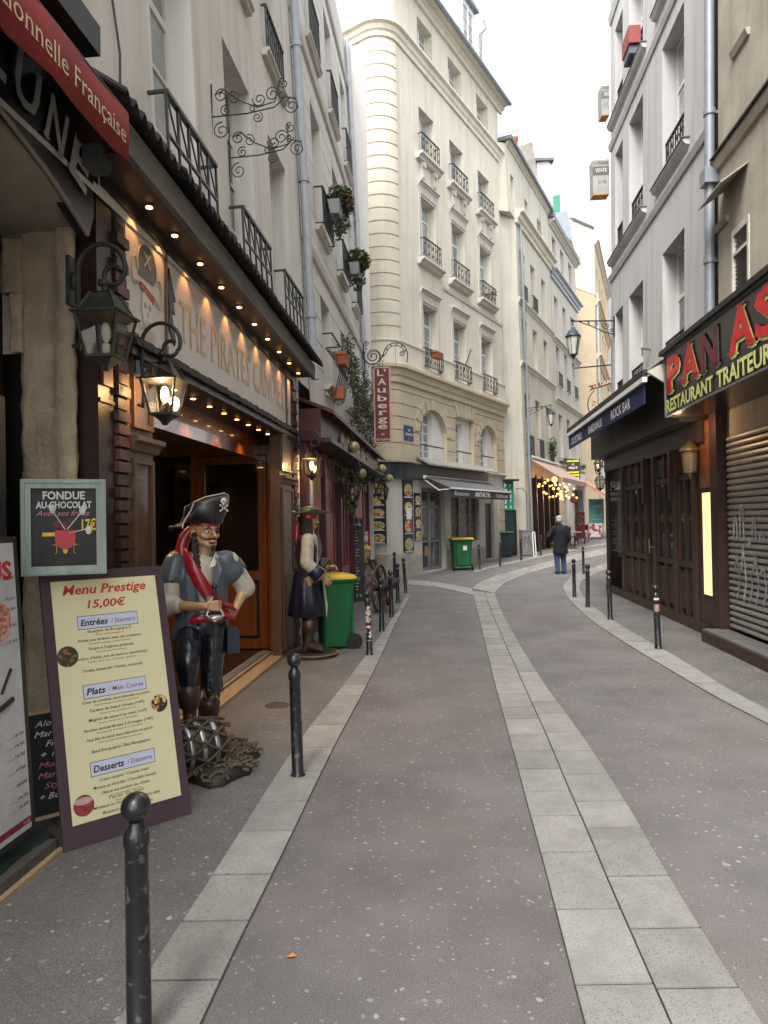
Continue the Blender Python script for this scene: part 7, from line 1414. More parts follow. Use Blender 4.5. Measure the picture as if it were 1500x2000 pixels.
for k in range(31): link('shutter_slat', me, rp, Matrix.Translation(FRG.p(0, 0, .18+.079*k)-org(rp)))
M_GRAF = mat('spray_white', (.55, .55, .54), .7, var=.3, scale=20)
def spray(pts, r_=.02, m=M_GRAF):
    b = MB(); r_ *= 1.6; q = [Vector((u, .004, v)) for p_ in [pts] for k_ in range(len(p_)-1) for f_ in (0, .25, .5, .75) for u, v in [(p_[k_][0]+(p_[k_+1][0]-p_[k_][0])*f_, p_[k_][1]+(p_[k_+1][1]-p_[k_][1])*f_)]]
    rr_ = [[FRG.p(p_.x-r_*R.uniform(.5, 1), .004, p_.z-r_*.4), FRG.p(p_.x+r_*R.uniform(.5, 1), .004, p_.z+r_*.4)] for p_ in q]
    b.add([p_ for r2 in rr_ for p_ in r2], [(2*i, 2*i+1, 2*i+3, 2*i+2) for i in range(len(rr_)-1)]); b.build('graffiti', m, rp, I4)
for k, (u0, s_) in enumerate(((9.0, 1), (8.8, 1.1), (8.62, .8), (8.45, 1), (8.25, .9))):
    spray([(u0, 1.3), (u0-.03, 1.55*s_), (u0-.1, 1.6*s_), (u0-.12, 1.35), (u0-.04, 1.3)]); spray([(u0-.02, .95), (u0-.1, 1.15*s_), (u0-.16, .8), (u0-.05, .5)], .017)
spray([(7.9, 1.4), (7.95, 1.65), (7.85, 1.5), (7.8, 1.7), (7.78, 1.35)], .014, M_BLACKP)
tl_ = thing('tube_light', FRG.p(9.66, .15, 1.2), 'tall lit pale yellow tube light panel on the brown panel beside the shutter', 'light'); MB().box(9.58, 9.86, .05, .085, .55, 1.93).build('diffuser', M_GLOWW, tl_, TRG); MB().box(9.54, 9.9, .05, .07, .5, 1.97).build('frame', W_DK, tl_, TRG)
bsn = thing('big_shop_sign', FRG.p(8, .6, 3.3), 'big black sign box with red and pale yellow raised lettering at the right edge', 'sign')
MB().box(2.0, 9.66, -.0, .6, 2.95, 3.79).build('box', mat('sign_black', (.02, .021, .022), .25, spec=.6), bsn, TRG); fr = MB(); [fr.box(a_, c_, .6, .615, d_, e_) for a_, c_, d_, e_ in ((2, 9.66, 2.95, 2.975), (2, 9.66, 3.765, 3.79), (9.63, 9.66, 2.95, 3.79))]; fr.build('sign_frame', M_ALU, bsn, TRG); MB().box(2.0, 9.72, -.02, .66, 3.79, 3.85).build('roof_flashing', M_BLACKP, bsn, TRG)
SR = mat('sign_red', (.75, .012, .014), .35); SY = mat('sign_yellow', (.85, .88, .30), .4); DR = mat('sign_red_dim', (.16, .015, .02), .4)
xs = [(-9.55, 'P', .58, SR), (-8.93, 'A', .68, SR), (-8.24, 'N', .60, DR), (-7.40, 'A', .70, SR), (-6.72, 'S', .55, SR), (-6.1, 'I', .2, SR), (-5.8, 'A', .6, SR)]
for x, c, w_, m_ in xs:
    text(c, SY if m_ is SR else M_ALU, bsn, TRm, x+.035, 3.235, .44, w_, ext=.612, bold=.03, serif=.06, name='sign_letter_shadow'); text(c, m_, bsn, TRm, x, 3.275, .44, w_, ext=.622, bold=.03, serif=.06, name='sign_letter')
text('RESTAURANT', SY, bsn, TRm, -9.55, 3.0, .17, 1.72, ext=.62, bold=.03); text('TRAITEUR', SY, bsn, TRm, -7.72, 3.0, .18, 1.35, ext=.62, bold=.03); text('CHINOIS', SY, bsn, TRm, -6.2, 3.0, .18, 1.2, ext=.62, bold=.03)
lamp(FRG.p(9.5, .5, 2.8), 4, (1, .6, .3), .03)
# lanterns at the far corner of the bar, projecting signs above
l6 = lantern('corner_lantern', 'unlit black lantern on the far corner of the bar front', M_IRON, None, .85, 'black lanterns at the bar corner'); place(l6, FRG.p(16.12, .02, 2.62), atan2(-FRG.w.x, FRG.w.y)); 
l7 = lantern('corner_lantern', 'pale glowing lantern just above the black one at the bar corner', M_IRON, light_mat('lamp_white', (1, .97, .9), 1.5), .7, 'black lanterns at the bar corner'); place(l7, FRG.p(16.3, .05, 2.98), atan2(-FRG.w.x, FRG.w.y))
def blade(px0, py0, py1, label, s_):
    Yd = 16.3; T = loc_frame(FRU.p(16.2, 0, 0), Vector((FRG.w.x, FRG.w.y, 0)));
    return T
for (z0_, z1_, L_, lab) in ((8.95, 9.72, .36, 'lower boxy projecting sign high on the far corner of the grey plaster building'), (10.75, 11.4, .17, 'upper small projecting sign above the other one on the grey building corner')):
    o_ = FRU.p(16.2, .02, (z0_+z1_)/2); t = thing('projecting_sign', o_, lab, 'sign', 'projecting for sale signs'); w2 = Vector((FRG.w.x, FRG.w.y, 0)); T = Matrix(((-w2.x, -w2.y*-1, 0, o_.x+w2.x*L_), (-w2.y, w2.x, 0, o_.y+w2.y*L_), (0, 0, 1, z0_), (0, 0, 0, 1)))
    T = Matrix(((-w2.x, 0, 0, o_.x+w2.x*L_), (-w2.y, -1, 0, o_.y+w2.y*L_), (0, 0, 1, z0_), (0, 0, 0, 1)))
    h_ = z1_-z0_; MB().box(0, L_, -.28, 0, 0, h_).build('box', mat('sign_offwhite', (.33, .33, .31), .6), t, T); MB().box(0, L_, 0, .006, h_*.55, h_*.8).build('dark_band', mat('band_dark', (.12, .12, .11), .6), t, T); MB().box(0, L_, -.28, .004, -.03, 0).build('orange_base', mat('orange_edge', (.6, .30, .08), .6), t, T)
    text('À VENDRE', M_BLK, t, T, .02, h_*.86, .07, L_*.9, ext=.01); text('VENTE', M_CHALK, t, T, .05, h_*.63, .09, L_*.7, ext=.012); text('01 46', mat('blueink', (.1, .2, .35), .6), t, T, L_*.3, h_*.3, .09, L_*.5, ext=.01)
rg = thing('hanging_ring_sign', FRU.p(16.5, .5, 4.2), 'openwork round restaurant sign with a brown ribbon hanging beyond the grey plaster corner', 'hanging sign')
Yd = 24.0; cP = at_depth(1186, 790, Yd); TRS = Matrix(((1, 0, 0, cP.x), (0, -1, 0, cP.y), (0, 0, 1, cP.z), (0, 0, 0, 1))); k_ = Yd/1400
MB().prism([(-32*k_, 28*k_), (-10*k_, 34*k_), (20*k_, 44*k_), (20*k_, 54*k_), (-12*k_, 44*k_), (-38*k_, 36*k_), (-30*k_, 34*k_), (-36*k_, 24*k_)], 0, .03).build('ribbon', mat('ribbon_brown', (.16, .04, .025), .6), rg, TRS)
text('LE GRAND', M_CRM, rg, TRS, -26*k_, 33*k_, 7*k_, 50*k_, ext=.034, rot=.28, bold=.02)
MB().tube([(x, 0, z) for x, z in arc(0, 0, 38*k_, 36*k_, 130, 330, 24)], .018, 5).build('ring', M_IRON, rg, TRS)
for i, c in enumerate('RESTAURANT'): an = radians(165+14*i); text(c, mat('ribbon_red', (.3, .08, .05), .6), rg, TRS, 30*k_*cos(an), 30*k_*sin(an), 7*k_, ext=.02, rot=an+pi/2, bold=.02)
rb_ = MB(); a_ = at_depth(1122, 719, Yd); c_ = at_depth(1210, 711, Yd); rb_.tube([a_, c_], .025, 5); rb_.tube([c_, at_depth(1200, 760, Yd)], .01, 4); rb_.build('rod', M_IRON, rg, I4)
rg['label'] = 'openwork round restaurant sign with brown ribbon hanging under a rod beyond the grey building'
hk = thing('wall_hook', FRU.p(13.0, 0, 4.6), 'small rusty iron hook sticking out of the grey plaster wall between two windows', 'hook'); MB().bar(FRU.p(12.9, 0, 4.62), FRU.p(12.9, .16, 4.64), .03).bar(FRU.p(12.9, .14, 4.66), FRU.p(12.9, .14, 4.5), .02).build('iron', mat('rusty_iron2', (.12, .10, .09), .8), hk, I4)
rdf = thing('red_balcony_box', FRU.p(13.9, .1, 10.7), 'faded red box hung on the upper balcony rail of the grey plaster building', 'flower box'); MB().box(13.55, 14.1, .0, .22, 10.62, 10.95).build('trough', mat('faded_red', (.30, .06, .06), .7), rdf, TR); MB().box(13.6, 14.05, .02, .2, 10.45, 10.6).build('support', M_SLATE, rdf, TR)
lf = thing('fallen_leaf', ground(569, 1871)+Vector((0, 0, .004)), 'single small orange leaf lying on the asphalt near the bottom', 'leaf'); MB().add([(-.02, 0, 0), (0, -.012, .006), (.022, .002, .002), (.004, .014, .008)], [(0, 1, 2, 3)]).build('blade', mat('orange_leaf', (.5, .2, .04), .7), lf)
# ================================================================ figures
def hand(w, d, n, side, curl=.9, s=1.0):
    """w wrist, d pointing direction, n palm normal (fingers curl towards it), side +1/-1 for the thumb side"""
    w = Vector(w); d = Vector(d).normalized(); n = Vector(n); n = (n-d*n.dot(d)).normalized(); t = d.cross(n)*side; P = []
    for k, (o, L) in enumerate(((.030, .036), (.010, .040), (-.010, .037), (-.029, .030))):
        kn = w+d*.085*s+t*o*s; P.append(('c', w+d*.012*s+t*o*.55*s, kn, .0155*s, .0125*s)); p = kn; dd = d.copy()
        for j, (l_, r_) in enumerate(((L, .0092), (L*.72, .0084), (L*.55, .0074))):
            a = curl*(.75 if j == 0 else 1.0); dd = (dd*cos(a)+n*sin(a)).normalized() if j == 0 else (dd*cos(a)+(n-dd*n.dot(dd)).normalized()*sin(a) if (n-dd*n.dot(dd)).length > 1e-4 else dd)
            if j and a > .2:
                # keep turning round the knuckle axis
                M_ = Matrix.Rotation(0, 3, t)
            q = p+dd*l_*s; P.append(('c', p, q, r_*s, r_*.93*s)); p = q
            # rotate the normal with the finger so that it keeps curling
            n_k = dd.cross(t)*(1 if dd.cross(t).dot(n) > 0 else 1); 
    th0 = w+d*.025*s+t*.028*s; th1 = th0+(d*.55+t*.7+n*.35).normalized()*.042*s; th2 = th1+(d*.8-t*.15+n*.6).normalized()*.032*s
    P += [('c', th0, th1, .0135*s, .0105*s), ('c', th1, th2, .0102*s, .0086*s)]
    return P
def head_prims(o, yaw, pitch=0.0, s=1.0, smile=True):
    """o = base of skull centre; returns prims and a transform from head space (face towards -y) to figure space"""
    Mh = Matrix.Translation(o) @ Matrix.Rotation(yaw, 4, 'Z') @ Matrix.Rotation(pitch, 4, 'X') @ Matrix.Scale(s, 4)
    q = lambda x, y, z: Mh @ Vector((x, y, z))
    P = [('c', q(0, .005, .045), q(0, .03, .055), .088*s, .09*s), ('c', q(0, -.008, .0), q(0, -.012, .03), .072*s, .076*s), ('c', q(0, -.055, -.055), q(0, -.03, -.04), .036*s, .05*s),
         ('c', q(-.05, 0, -.03), q(-.022, -.055, -.06), .03*s, .024*s), ('c', q(.05, 0, -.03), q(.022, -.055, -.06), .03*s, .024*s),
         ('c', q(0, -.088, .032), q(0, -.114, -.004), .0085*s, .0115*s), ('c', q(-.009, -.098, -.010), q(.009, -.098, -.010), .009*s, .009*s), ('c', q(0, -.085, .035), q(0, -.09, .05), .012*s, .012*s),
         ('c', q(-.05, -.066, .046), q(-.016, -.086, .044), .011*s, .011*s), ('c', q(.05, -.066, .046), q(.016, -.086, .044), .011*s, .011*s),
         ('c', q(-.055, -.052, -.004), q(-.036, -.068, -.014), .016*s, .013*s), ('c', q(.055, -.052, -.004), q(.036, -.068, -.014), .016*s, .013*s),
         ('c', q(-.018, -.086, -.034), q(.018, -.086, -.034), .0065*s, .0065*s), ('c', q(-.016, -.082, -.05), q(.016, -.082, -.05), .0075*s, .0075*s),
         ('c', q(-.088, .012, .015), q(-.094, .022, -.012), .016*s, .010*s), ('c', q(.088, .012, .015), q(.094, .022, -.012), .016*s, .010*s)]
    return P, Mh
from mathutils.bvhtree import BVHTree
def bvh_of(ob): return BVHTree.FromPolygons([v.co.copy() for v in ob.data.vertices], [tuple(p.vertices) for p in ob.data.polygons])
def face_bits(Mh, parent, patch=False, moust=True, goatee=True, s=1.0, open_mouth=True, body=None):
    T = Mh; bv = bvh_of(body); Mi = Mh.inverted(); dr = (Mh.to_3x3() @ Vector((0, 1, 0))).normalized()
    def sf(x, z, d=0.0):
        h = bv.ray_cast(Mh @ Vector((x, -.3, z)), dr)[0]; y = (Mi @ h).y if h is not None else -.09
        return Vector((x, y-d, z))
    for x in (-.033, .033):
        if patch and x > 0: continue
        e_ = sf(x, .022, -.004); MB().ball(e_, (.0145, .008, .0085), 10, 8).build('eye', mat('eye_white', (.7, .68, .6), .3), parent, T); MB().ball(e_+Vector((.002, -.0065, 0)), (.0065, .003, .007), 8, 6).build('iris', M_BLACKP, parent, T)
    for x in (-1, 1): MB().tube([sf(x*.014, .042, .001), sf(x*.034, .05, .001), sf(x*.054, .042, .001)], [.0035, .0055, .003], 6).build('eyebrow', mat('dark_hair', (.022, .016, .013), .7, var=.2, bump=.6, bscale=300), parent, T)
    if open_mouth:
        MB().ball(sf(0, -.046, -.004), (.027, .009, .013), 12, 8).build('mouth', mat('mouth_red', (.16, .02, .02), .5), parent, T); MB().ball(sf(0, -.039, .002), (.020, .005, .004), 10, 6).build('teeth', mat('teeth', (.7, .66, .5), .3), parent, T)
    if moust: MB().tube([sf(-.044, -.034), sf(-.024, -.026, .003), sf(0, -.024, .003), sf(.024, -.026, .003), sf(.044, -.034)], [.003, .007, .006, .007, .003], 6).build('moustache', MC['dark_hair'], parent, T)
    if goatee: MB().tube([sf(0, -.068), sf(0, -.068, .01)+Vector((.002, 0, -.02)), sf(0, -.068, .018)+Vector((.012, 0, -.036))], [.014, .013, .004], 7).build('goatee', MC['dark_hair'], parent, T)
    if patch:
        MB().ball(sf(.034, .024), (.021, .007, .018), 12, 8).build('eye_patch', M_BLACKP, parent, T); MB().tube([sf(.04, .04, .001), sf(.01, .058, .001), sf(-.03, .068, .001)], .003, 4).build('patch_strap', M_BLACKP, parent, T)
M_SK = mat('painted_skin', (.46, .28, .135), .38, var=.10, scale=20, spec=.5, coat=.2, bump=.05, bscale=50); M_SHIRT = mat('painted_cream_shirt', (.58, .53, .42), .45, var=.16, scale=14, bump=.8, bscale=16, dist=.012, coat=.15)
M_VEST = mat('painted_grey_vest', (.085, .10, .125), .42, var=.12, scale=10, bump=.4, bscale=22, dist=.01, coat=.2); M_LEATH = mat('glossy_navy_leather', (.010, .014, .026), .22, var=.2, scale=9, bump=.7, bscale=18, dist=.014, coat=.5)
M_BOOT = mat('painted_brown_boot', (.055, .028, .022), .42, var=.2, scale=8, bump=.3, bscale=20, coat=.2); M_SASH = mat('painted_red_sash', (.34, .012, .022), .32, var=.15, coat=.4); M_HATB = mat('painted_black_hat', (.014, .014, .02), .38, coat=.2); M_SILV = mat('silver_paint', (.52, .52, .50), .3, metal=.7, var=.15)
M_ROPE = mat('rope', (.16, .115, .07), .85, var=.35, scale=40, bump=1, bscale=180); M_STEEL = mat('steel_blade', (.30, .30, .30), .3, metal=.8)
# ---- first figure: pirate with one boot on a netted keg
O1 = Vector((-1.31, 5.12, 0)); RZ1 = radians(24)
f1 = thing('pirate_statue', O1, 'painted pirate statue with eye patch standing with a boot on a roped keg', 'statue', rz=RZ1); ORG[f1.name] = Vector((0, 0, 0))
hp_, Mh = head_prims(Vector((.03, -.03, 1.605)), radians(22), radians(4), 1.12)
sh_r, el_r, wr_r = Vector((-.19, .0, 1.39)), Vector((-.25, -.04, 1.10)), Vector((-.02, -.26, 1.10))
sh_l, el_l, wr_l = Vector((.21, .01, 1.40)), Vector((.335, .04, 1.19)), Vector((.235, -.06, 1.045))
hipr, kner, ankr = Vector((-.10, .0, .90)), Vector((-.145, -.24, .68)), Vector((-.135, -.24, .36)); hipl, knel, ankl = Vector((.09, .01, .92)), Vector((.06, -.02, .55)), Vector((.03, .03, .16))
core = [('e', (0, 0, 1.24), (.175, .115, .22)), ('c', (-.1, 0, 1.36), (.1, 0, 1.36), .085, .085), ('e', (0, 0, 1.0), (.15, .105, .14)), ('c', (.01, -.0, 1.42), (.025, -.02, 1.55), .058, .052)]
body = core+hp_+[('c', sh_r, el_r, .055, .046), ('c', el_r, wr_r, .045, .027), ('c', sh_l, el_l, .055, .046), ('c', el_l, wr_l, .046, .028), ('c', hipr, kner, .085, .062), ('c', kner, ankr, .058, .042), ('c', hipl, knel, .085, .062), ('c', knel, ankl, .058, .042)]
body += hand(wr_r, (1, -.12, .0), (-.1, 1, -.1), 1, 1.15)+hand(wr_l, (-.75, .1, -.55), (-.3, 1, .2), -1, .8)
bd_ = blob(body, 'body', M_SK, f1, .0055, 2)
face_bits(Mh, f1, patch=True, body=bd_)
blob([('c', (0, .02, 1.38), (0, .0, 1.05), .112, .112), ('c', (-.12, .01, 1.36), (.12, .01, 1.36), .075, .075), ('c', sh_r, el_r, .075, .082), ('c', el_r, el_r.lerp(wr_r, .22), .078, .062), ('c', el_r+Vector((0, 0, .03)), el_r+Vector((-.01, .01, -.02)), .08, .07), ('c', sh_l, el_l, .075, .078), ('c', el_l, el_l.lerp(wr_l, .15), .07, .058)], 'shirt', M_SHIRT, f1, .011, 3)
blob([('c', (-.11, .02, 1.375), (.11, .02, 1.375), .105, .105), ('c', (-.08, .01, 1.3), (-.08, .0, .96), .125, .115), ('c', (.08, .01, 1.3), (.08, .01, .98), .125, .11), ('c', (-.185, .0, 1.40), (-.215, -.01, 1.30), .088, .096), ('c', (.185, .01, 1.40), (.235, .02, 1.32), .086, .094), ('c', (-.11, .0, .98), (-.15, -.02, .86), .09, .085)], 'vest', M_VEST, f1, .012, 3)
VB = bvh_of(f1.children[-1] if f1.children[-1].name.startswith('vest') else [c for c in f1.children if c.name.startswith('vest')][0])
def proj(pts, d=.012):
    out = []
    for p in pts:
        p = Vector(p)
        if p.z > 1.455: out.append(p); continue
        c = Vector((0, .02, p.z)); dd = (c-p).normalized(); h = VB.ray_cast(c-dd*.5, dd)[0]; q_ = (h-dd*d) if h is not None else p; out.append(q_ if (q_-c).length > (p-c).length else p)
    return out
def dense(pts, k=3): pts = [Vector(p) for p in pts]; return [pts[i].lerp(pts[i+1], j/k) for i in range(len(pts)-1) for j in range(k)]+[pts[-1]]
# open shirt front and collar over the vest
b = MB(); b.loft([[(x*k2, y, z) for x, y in ((-1, y0+.006), (0, y0-.004), (1, y0+.006), (1, -.05), (-1, -.05))] for z, k2, y0 in ((1.44, .07, -.10), (1.36, .065, -.128), (1.22, .05, -.138), (1.08, .03, -.134))], True, True); b.build('shirt_front', M_SHIRT, f1)
MB().add([(-.075, -.085, 1.475), (-.012, -.13, 1.36), (-.06, -.138, 1.375), (-.095, -.09, 1.44), (.09, -.085, 1.475), (.03, -.13, 1.36), (.075, -.138, 1.375), (.11, -.09, 1.44)], [(0, 1, 2, 3), (4, 7, 6, 5)]).build('collar', M_SHIRT, f1)
for sx in (-1, 1):
    b = MB(); x0_ = .012; b.add(proj([(x0_+sx*.075, -.10, 1.45), (x0_+sx*.115, -.12, 1.35), (x0_+sx*.10, -.12, 1.30), (x0_+sx*.055, -.12, 1.12), (x0_+sx*.035, -.12, 1.14), (x0_+sx*.045, -.12, 1.34)], .008), [(0, 1, 2, 5), (5, 2, 3, 4)]); o_ = b.build('lapel', M_VEST, f1); sd_ = o_.modifiers.new('t', 'SOLIDIFY'); sd_.thickness = .008
# torn vest edges over the upper arms
for (c_, ax, r_) in ((sh_r.lerp(el_r, .28), (el_r-sh_r).normalized(), .092), (sh_l.lerp(el_l, .26), (el_l-sh_l).normalized(), .088)):
    up_ = ax.orthogonal().normalized(); q_ = ax.cross(up_); b = MB(); n = 14
    top_ = [c_+(up_*cos(2*pi*k/n)+q_*sin(2*pi*k/n))*(r_-.004)-ax*.05 for k in range(n)]; bot = [c_+(up_*cos(2*pi*k/n)+q_*sin(2*pi*k/n))*r_+ax*(.055 if k % 2 else .0) for k in range(n)]
    b.add(top_+bot, [(k, (k+1) % n, n+(k+1) % n, n+k) for k in range(n)]); b.build('torn_sleeve', M_VEST, f1)
def ribbon(pts, wd_, th, name, m, parent, nrm=None):
    b = MB(); rings = []; pts = [Vector(p) for p in pts]
    for i, p in enumerate(pts):
        t = (pts[min(i+1, len(pts)-1)]-pts[max(0, i-1)]).normalized(); o_ = Vector((p.x, p.y, 0)); o_ = (o_-t*o_.dot(t)).normalized() if nrm is None else Vector(nrm); s_ = t.cross(o_).normalized()
        rings.append([p+s_*wd_-o_*th, p+s_*wd_*.9+o_*th, p+o_*th*1.8, p-s_*wd_*.9+o_*th, p-s_*wd_-o_*th])
    return b.loft(rings).build(name, m, parent)
ribbon(proj(dense([(-.13, .02, 1.485), (-.125, -.08, 1.45), (-.09, -.135, 1.36), (-.02, -.158, 1.24), (.05, -.16, 1.14), (.12, -.145, 1.06), (.19, -.06, 1.0)]), .016), .048, .006, 'sash', M_SASH, f1)
ribbon(proj(dense([(-.13, .02, 1.485), (-.17, .12, 1.38), (-.1, .16, 1.2), (.1, .15, 1.06), (.2, .02, 1.0)]), .016), .045, .006, 'sash', M_SASH, f1)
ribbon([(.157*cos(t), .02+.135*sin(t)-.01, .99+.012*sin(3*t)) for t in [2*pi*k/20 for k in range(21)]], .035, .012, 'waist_sash', M_SASH, f1)
ribbon([(.02, -.19, 1.12), (.07, -.22, 1.06), (.13, -.22, 1.02), (.2, -.17, 1.0), (.235, -.09, 1.03), (.2, -.10, 1.07), (.1, -.19, 1.11)], .018, .008, 'sash_loop', M_SASH, f1)
MB().box(-.0, .055, -.205, -.18, 1.115, 1.165).build('sash_buckle', M_SILV, f1)
blob([('c', (0, .0, .95), (0, .01, .99), .125, .12), ('c', hipr+Vector((0, 0, .0)), kner+Vector((0, .0, .03)), .108, .085), ('c', kner+Vector((0, -.0, .02)), kner+Vector((.0, .0, -.09)), .085, .066), ('c', hipl, knel+Vector((0, 0, .06)), .108, .082), ('c', knel+Vector((0, 0, .08)), knel+Vector((-.0, .0, .0)), .082, .074)], 'trousers', M_LEATH, f1, .011, 3)
# tatters hanging on the standing leg
b = MB(); n = 12; cx_, cy_ = knel.x, knel.y
b.add([(cx_+.08*cos(2*pi*k/n), cy_+.08*sin(2*pi*k/n), .60) for k in range(n)]+[(cx_+.085*cos(2*pi*k/n), cy_+.085*sin(2*pi*k/n), .40+(.12 if k % 2 else 0)*(1 if k % 3 else .5)) for k in range(n)], [(k, (k+1) % n, n+(k+1) % n, n+k) for k in range(n)]); b.build('torn_trouser', M_LEATH, f1)
for side, (k_, a_) in enumerate(((kner, ankr), (knel, ankl))):
    t_ = k_.lerp(a_, .45); ft = a_+Vector((.01, -.15, -.095)); he = a_+Vector((0, .03, -.09))
    bt = blob([('c', t_, a_, .062, .05), ('c', a_, he, .05, .042), ('c', a_+Vector((0, -.02, -.05)), ft, .05, .04), ('c', ft, ft+Vector((.01, -.06, -.006)), .042, .032)], 'boot', M_BOOT, f1, .01, 3)
    d_ = (a_-k_).normalized(); up_ = d_.orthogonal().normalized(); q_ = d_.cross(up_); b = MB(); n = 18
    rings = [[t_+d_*z+(up_*cos(2*pi*k/n)+q_*sin(2*pi*k/n))*r_ for k in range(n)] for z, r_ in ((-.01, .070), (.0, .078), (.02, .080), (.13, .074), (.135, .066))]; b.loft(rings); b.build('boot_cuff', M_BOOT, bt)
    MB().obox(he+Vector((0, -.06, -.045)), Vector((.08, 0, 0)), Vector((0, .25, 0)), Vector((0, 0, .018))).build('sole', M_BLACKP, bt)
# pouch and sword
MB().box(.17, .26, -.08, .04, .72, .9).build('pouch', mat('pouch_blue', (.02, .03, .05), .5), f1); MB().tube([(.05, -.27, 1.12), (.03, -.30, .9), (.02, -.33, .16)], [.006, .007, .004], 6).build('sword_blade', M_IRON, f1)
sg = MB().tube([(.02, -.24, 1.10), (-.02, -.29, 1.04), (.03, -.33, 1.0), (.1, -.30, 1.03), (.08, -.25, 1.08)], .009, 6); sg.ball((.04, -.29, 1.02), (.06, .045, .022), 12, 8); sg.build('sword_guard', M_SILV, f1); MB().tube([(.052, -.245, 1.06), (.05, -.235, 1.22)], .014, 8).ball((.05, -.234, 1.235), .022, 8, 6).build('sword_grip', M_IRON, f1)
# head gear
bn = MB(); bn.loft([[Mh @ Vector((.096*cos(t), .012+.104*sin(t), z+.01*sin(t))) for t in [2*pi*k/20 for k in range(20)]] for z in (.066, .074, .10, .12)]); bn.build('bandana', M_SASH, f1)
dm = MB(); [dm.ball(Mh @ Vector((.1*cos(t), .012+.108*sin(t), .084+.016*(k % 2))), .0045, 6, 4) for k, t in enumerate([2*pi*k/26 for k in range(26)])]; dm.build('bandana_dots', M_CHALK, f1)
def tricorn(Mh, parent, m, trim, w_=.24, skull=True, hgt=.155, name='hat'):
    b = MB(); n = 40; cr = [(.092, .085), (.098, .13), (.088, .17), (.05, .19), (.01, .192)]
    rings = [[Mh @ Vector((r_*cos(2*pi*k/n), .015+r_*1.08*sin(2*pi*k/n), z)) for k in range(n)] for r_, z in cr]; b.loft(rings)
    edge = []; brim = []
    for i in range(5):
        f = i/4; rg_ = []
        for k in range(n):
            t = 2*pi*k/n; lobe = .5+.5*cos(3*(t-pi/6-pi/3)); r_ = .10+f*(w_*.5+.06*(1-lobe)*1.0); z = .088+f**1.3*(.02+hgt*lobe*.85)
            rr_ = r_-f**1.5*.05*lobe
            rg_.append(Mh @ Vector((rr_*cos(t)*1.15, .015+rr_*sin(t), z)))
        brim.append(rg_)
    b.add([p for r_ in brim for p in r_], [(j*n+k, j*n+(k+1) % n, (j+1)*n+(k+1) % n, (j+1)*n+k) for j in range(4) for k in range(n)], True)
    h_ = b.build(name, m, parent); sd_ = h_.modifiers.new('t', 'SOLIDIFY'); sd_.thickness = .007
    if trim: MB().tube(brim[-1], .0045, 5, closed=True).build('hat_trim', trim, parent)
    return brim
def captain_hat(Mh, parent):
    b = MB(); pl = [(-.28, -.02, .03), (-.25, .02, .06), (-.20, .05, .11), (-.16, .05, .17), (-.15, .03, .235), (-.07, .0, .275), (.02, -.02, .295), (.10, -.0, .31), (.165, .03, .29), (.175, .05, .22), (.15, .06, .13), (.13, .06, .06)]
    front = []
    n = len(pl); base = [(-.30, -.0, .025), (-.24, .02, .045), (-.16, .03, .06), (-.12, -.02, .065), (-.10, -.07, .065), (-.05, -.105, .062), (0, -.115, .06), (.05, -.105, .058), (.09, -.07, .056), (.12, -.02, .055), (.13, .03, .05), (.125, .06, .05)]
    def row(f):
        out = []
        for p_, q in zip(base, pl): v_ = Vector(p_).lerp(Vector((q[0], q[1]-.085, q[2])), f); v_.y -= .03*sin(pi*f); out.append(Mh @ v_)
        return out
    R_ = [row(f) for f in (0, .25, .5, .75, 1)]
    b.add([p for r_ in R_ for p in r_], [(j*n+k, j*n+k+1, (j+1)*n+k+1, (j+1)*n+k) for j in range(4) for k in range(n-1)], True)
    back = [[Mh @ (Vector((p_[0]*.98, -p_[1]*.6+.07+f*.02, p_[2])).lerp(Vector((q[0]*.96, .07, q[2]-.05)), f)) for p_, q in zip(base, pl)] for f in (0, .5, 1)]
    b.add([p for r_ in back for p in r_], [(j*n+k, j*n+k+1, (j+1)*n+k+1, (j+1)*n+k) for j in range(2) for k in range(n-1)], True)
    b.loft([[Mh @ Vector((r_*cos(2*pi*k/20), .01+r_*1.08*sin(2*pi*k/20), z)) for k in range(20)] for r_, z in ((.10, .06), (.105, .14), (.09, .20), (.03, .22))])
    h_ = b.build('hat', M_HATB, parent); sd_ = h_.modifiers.new('t', 'SOLIDIFY'); sd_.thickness = .008
    MB().tube(R_[-1], .006, 5).build('hat_trim', mat('hat_piping', (.42, .38, .33), .5), parent)
    e = MB(); c_ = lambda x, z: Mh @ Vector((x, -.142-.03, z)); k_ = .2
    cc = Mh @ Vector((.045, -.135, .215)); out = (Mh.to_3x3() @ Vector((0.15, -1, .1))).normalized(); rt = (Mh.to_3x3() @ Vector((1, .15, 0))).normalized(); upv = rt.cross(out)*-1
    if upv.z < 0: upv = -upv
    cc = cc+out*.02
    def pt(x, z): return cc+rt*x+upv*z
    for a_, c2 in (((-.034, -.045), (.034, -.005)), ((.034, -.045), (-.034, -.005))): e.tube([pt(*a_), pt(*c2)], .0045, 5); e.ball(pt(*a_), .0075, 6, 4); e.ball(pt(*c2), .0075, 6, 4)
    e.ball(pt(0, .026), (.022, .012, .024), 12, 8); e.ball(pt(0, .006), (.013, .01, .013), 8, 6); e.build('skull_badge', mat('badge_white', (.70, .68, .62), .5), parent)
    d_ = MB(); [d_.ball(pt(x, z)+out*.011, r_, 6, 4) for x, z, r_ in ((-.009, .026, .006), (.009, .026, .006), (0, .012, .0035))]; d_.build('badge_eyes', M_REDP, parent)
captain_hat(Mh @ Matrix.Translation((0, 0, .028)) @ Matrix.Diagonal((.82, .93, .80, 1)), f1)
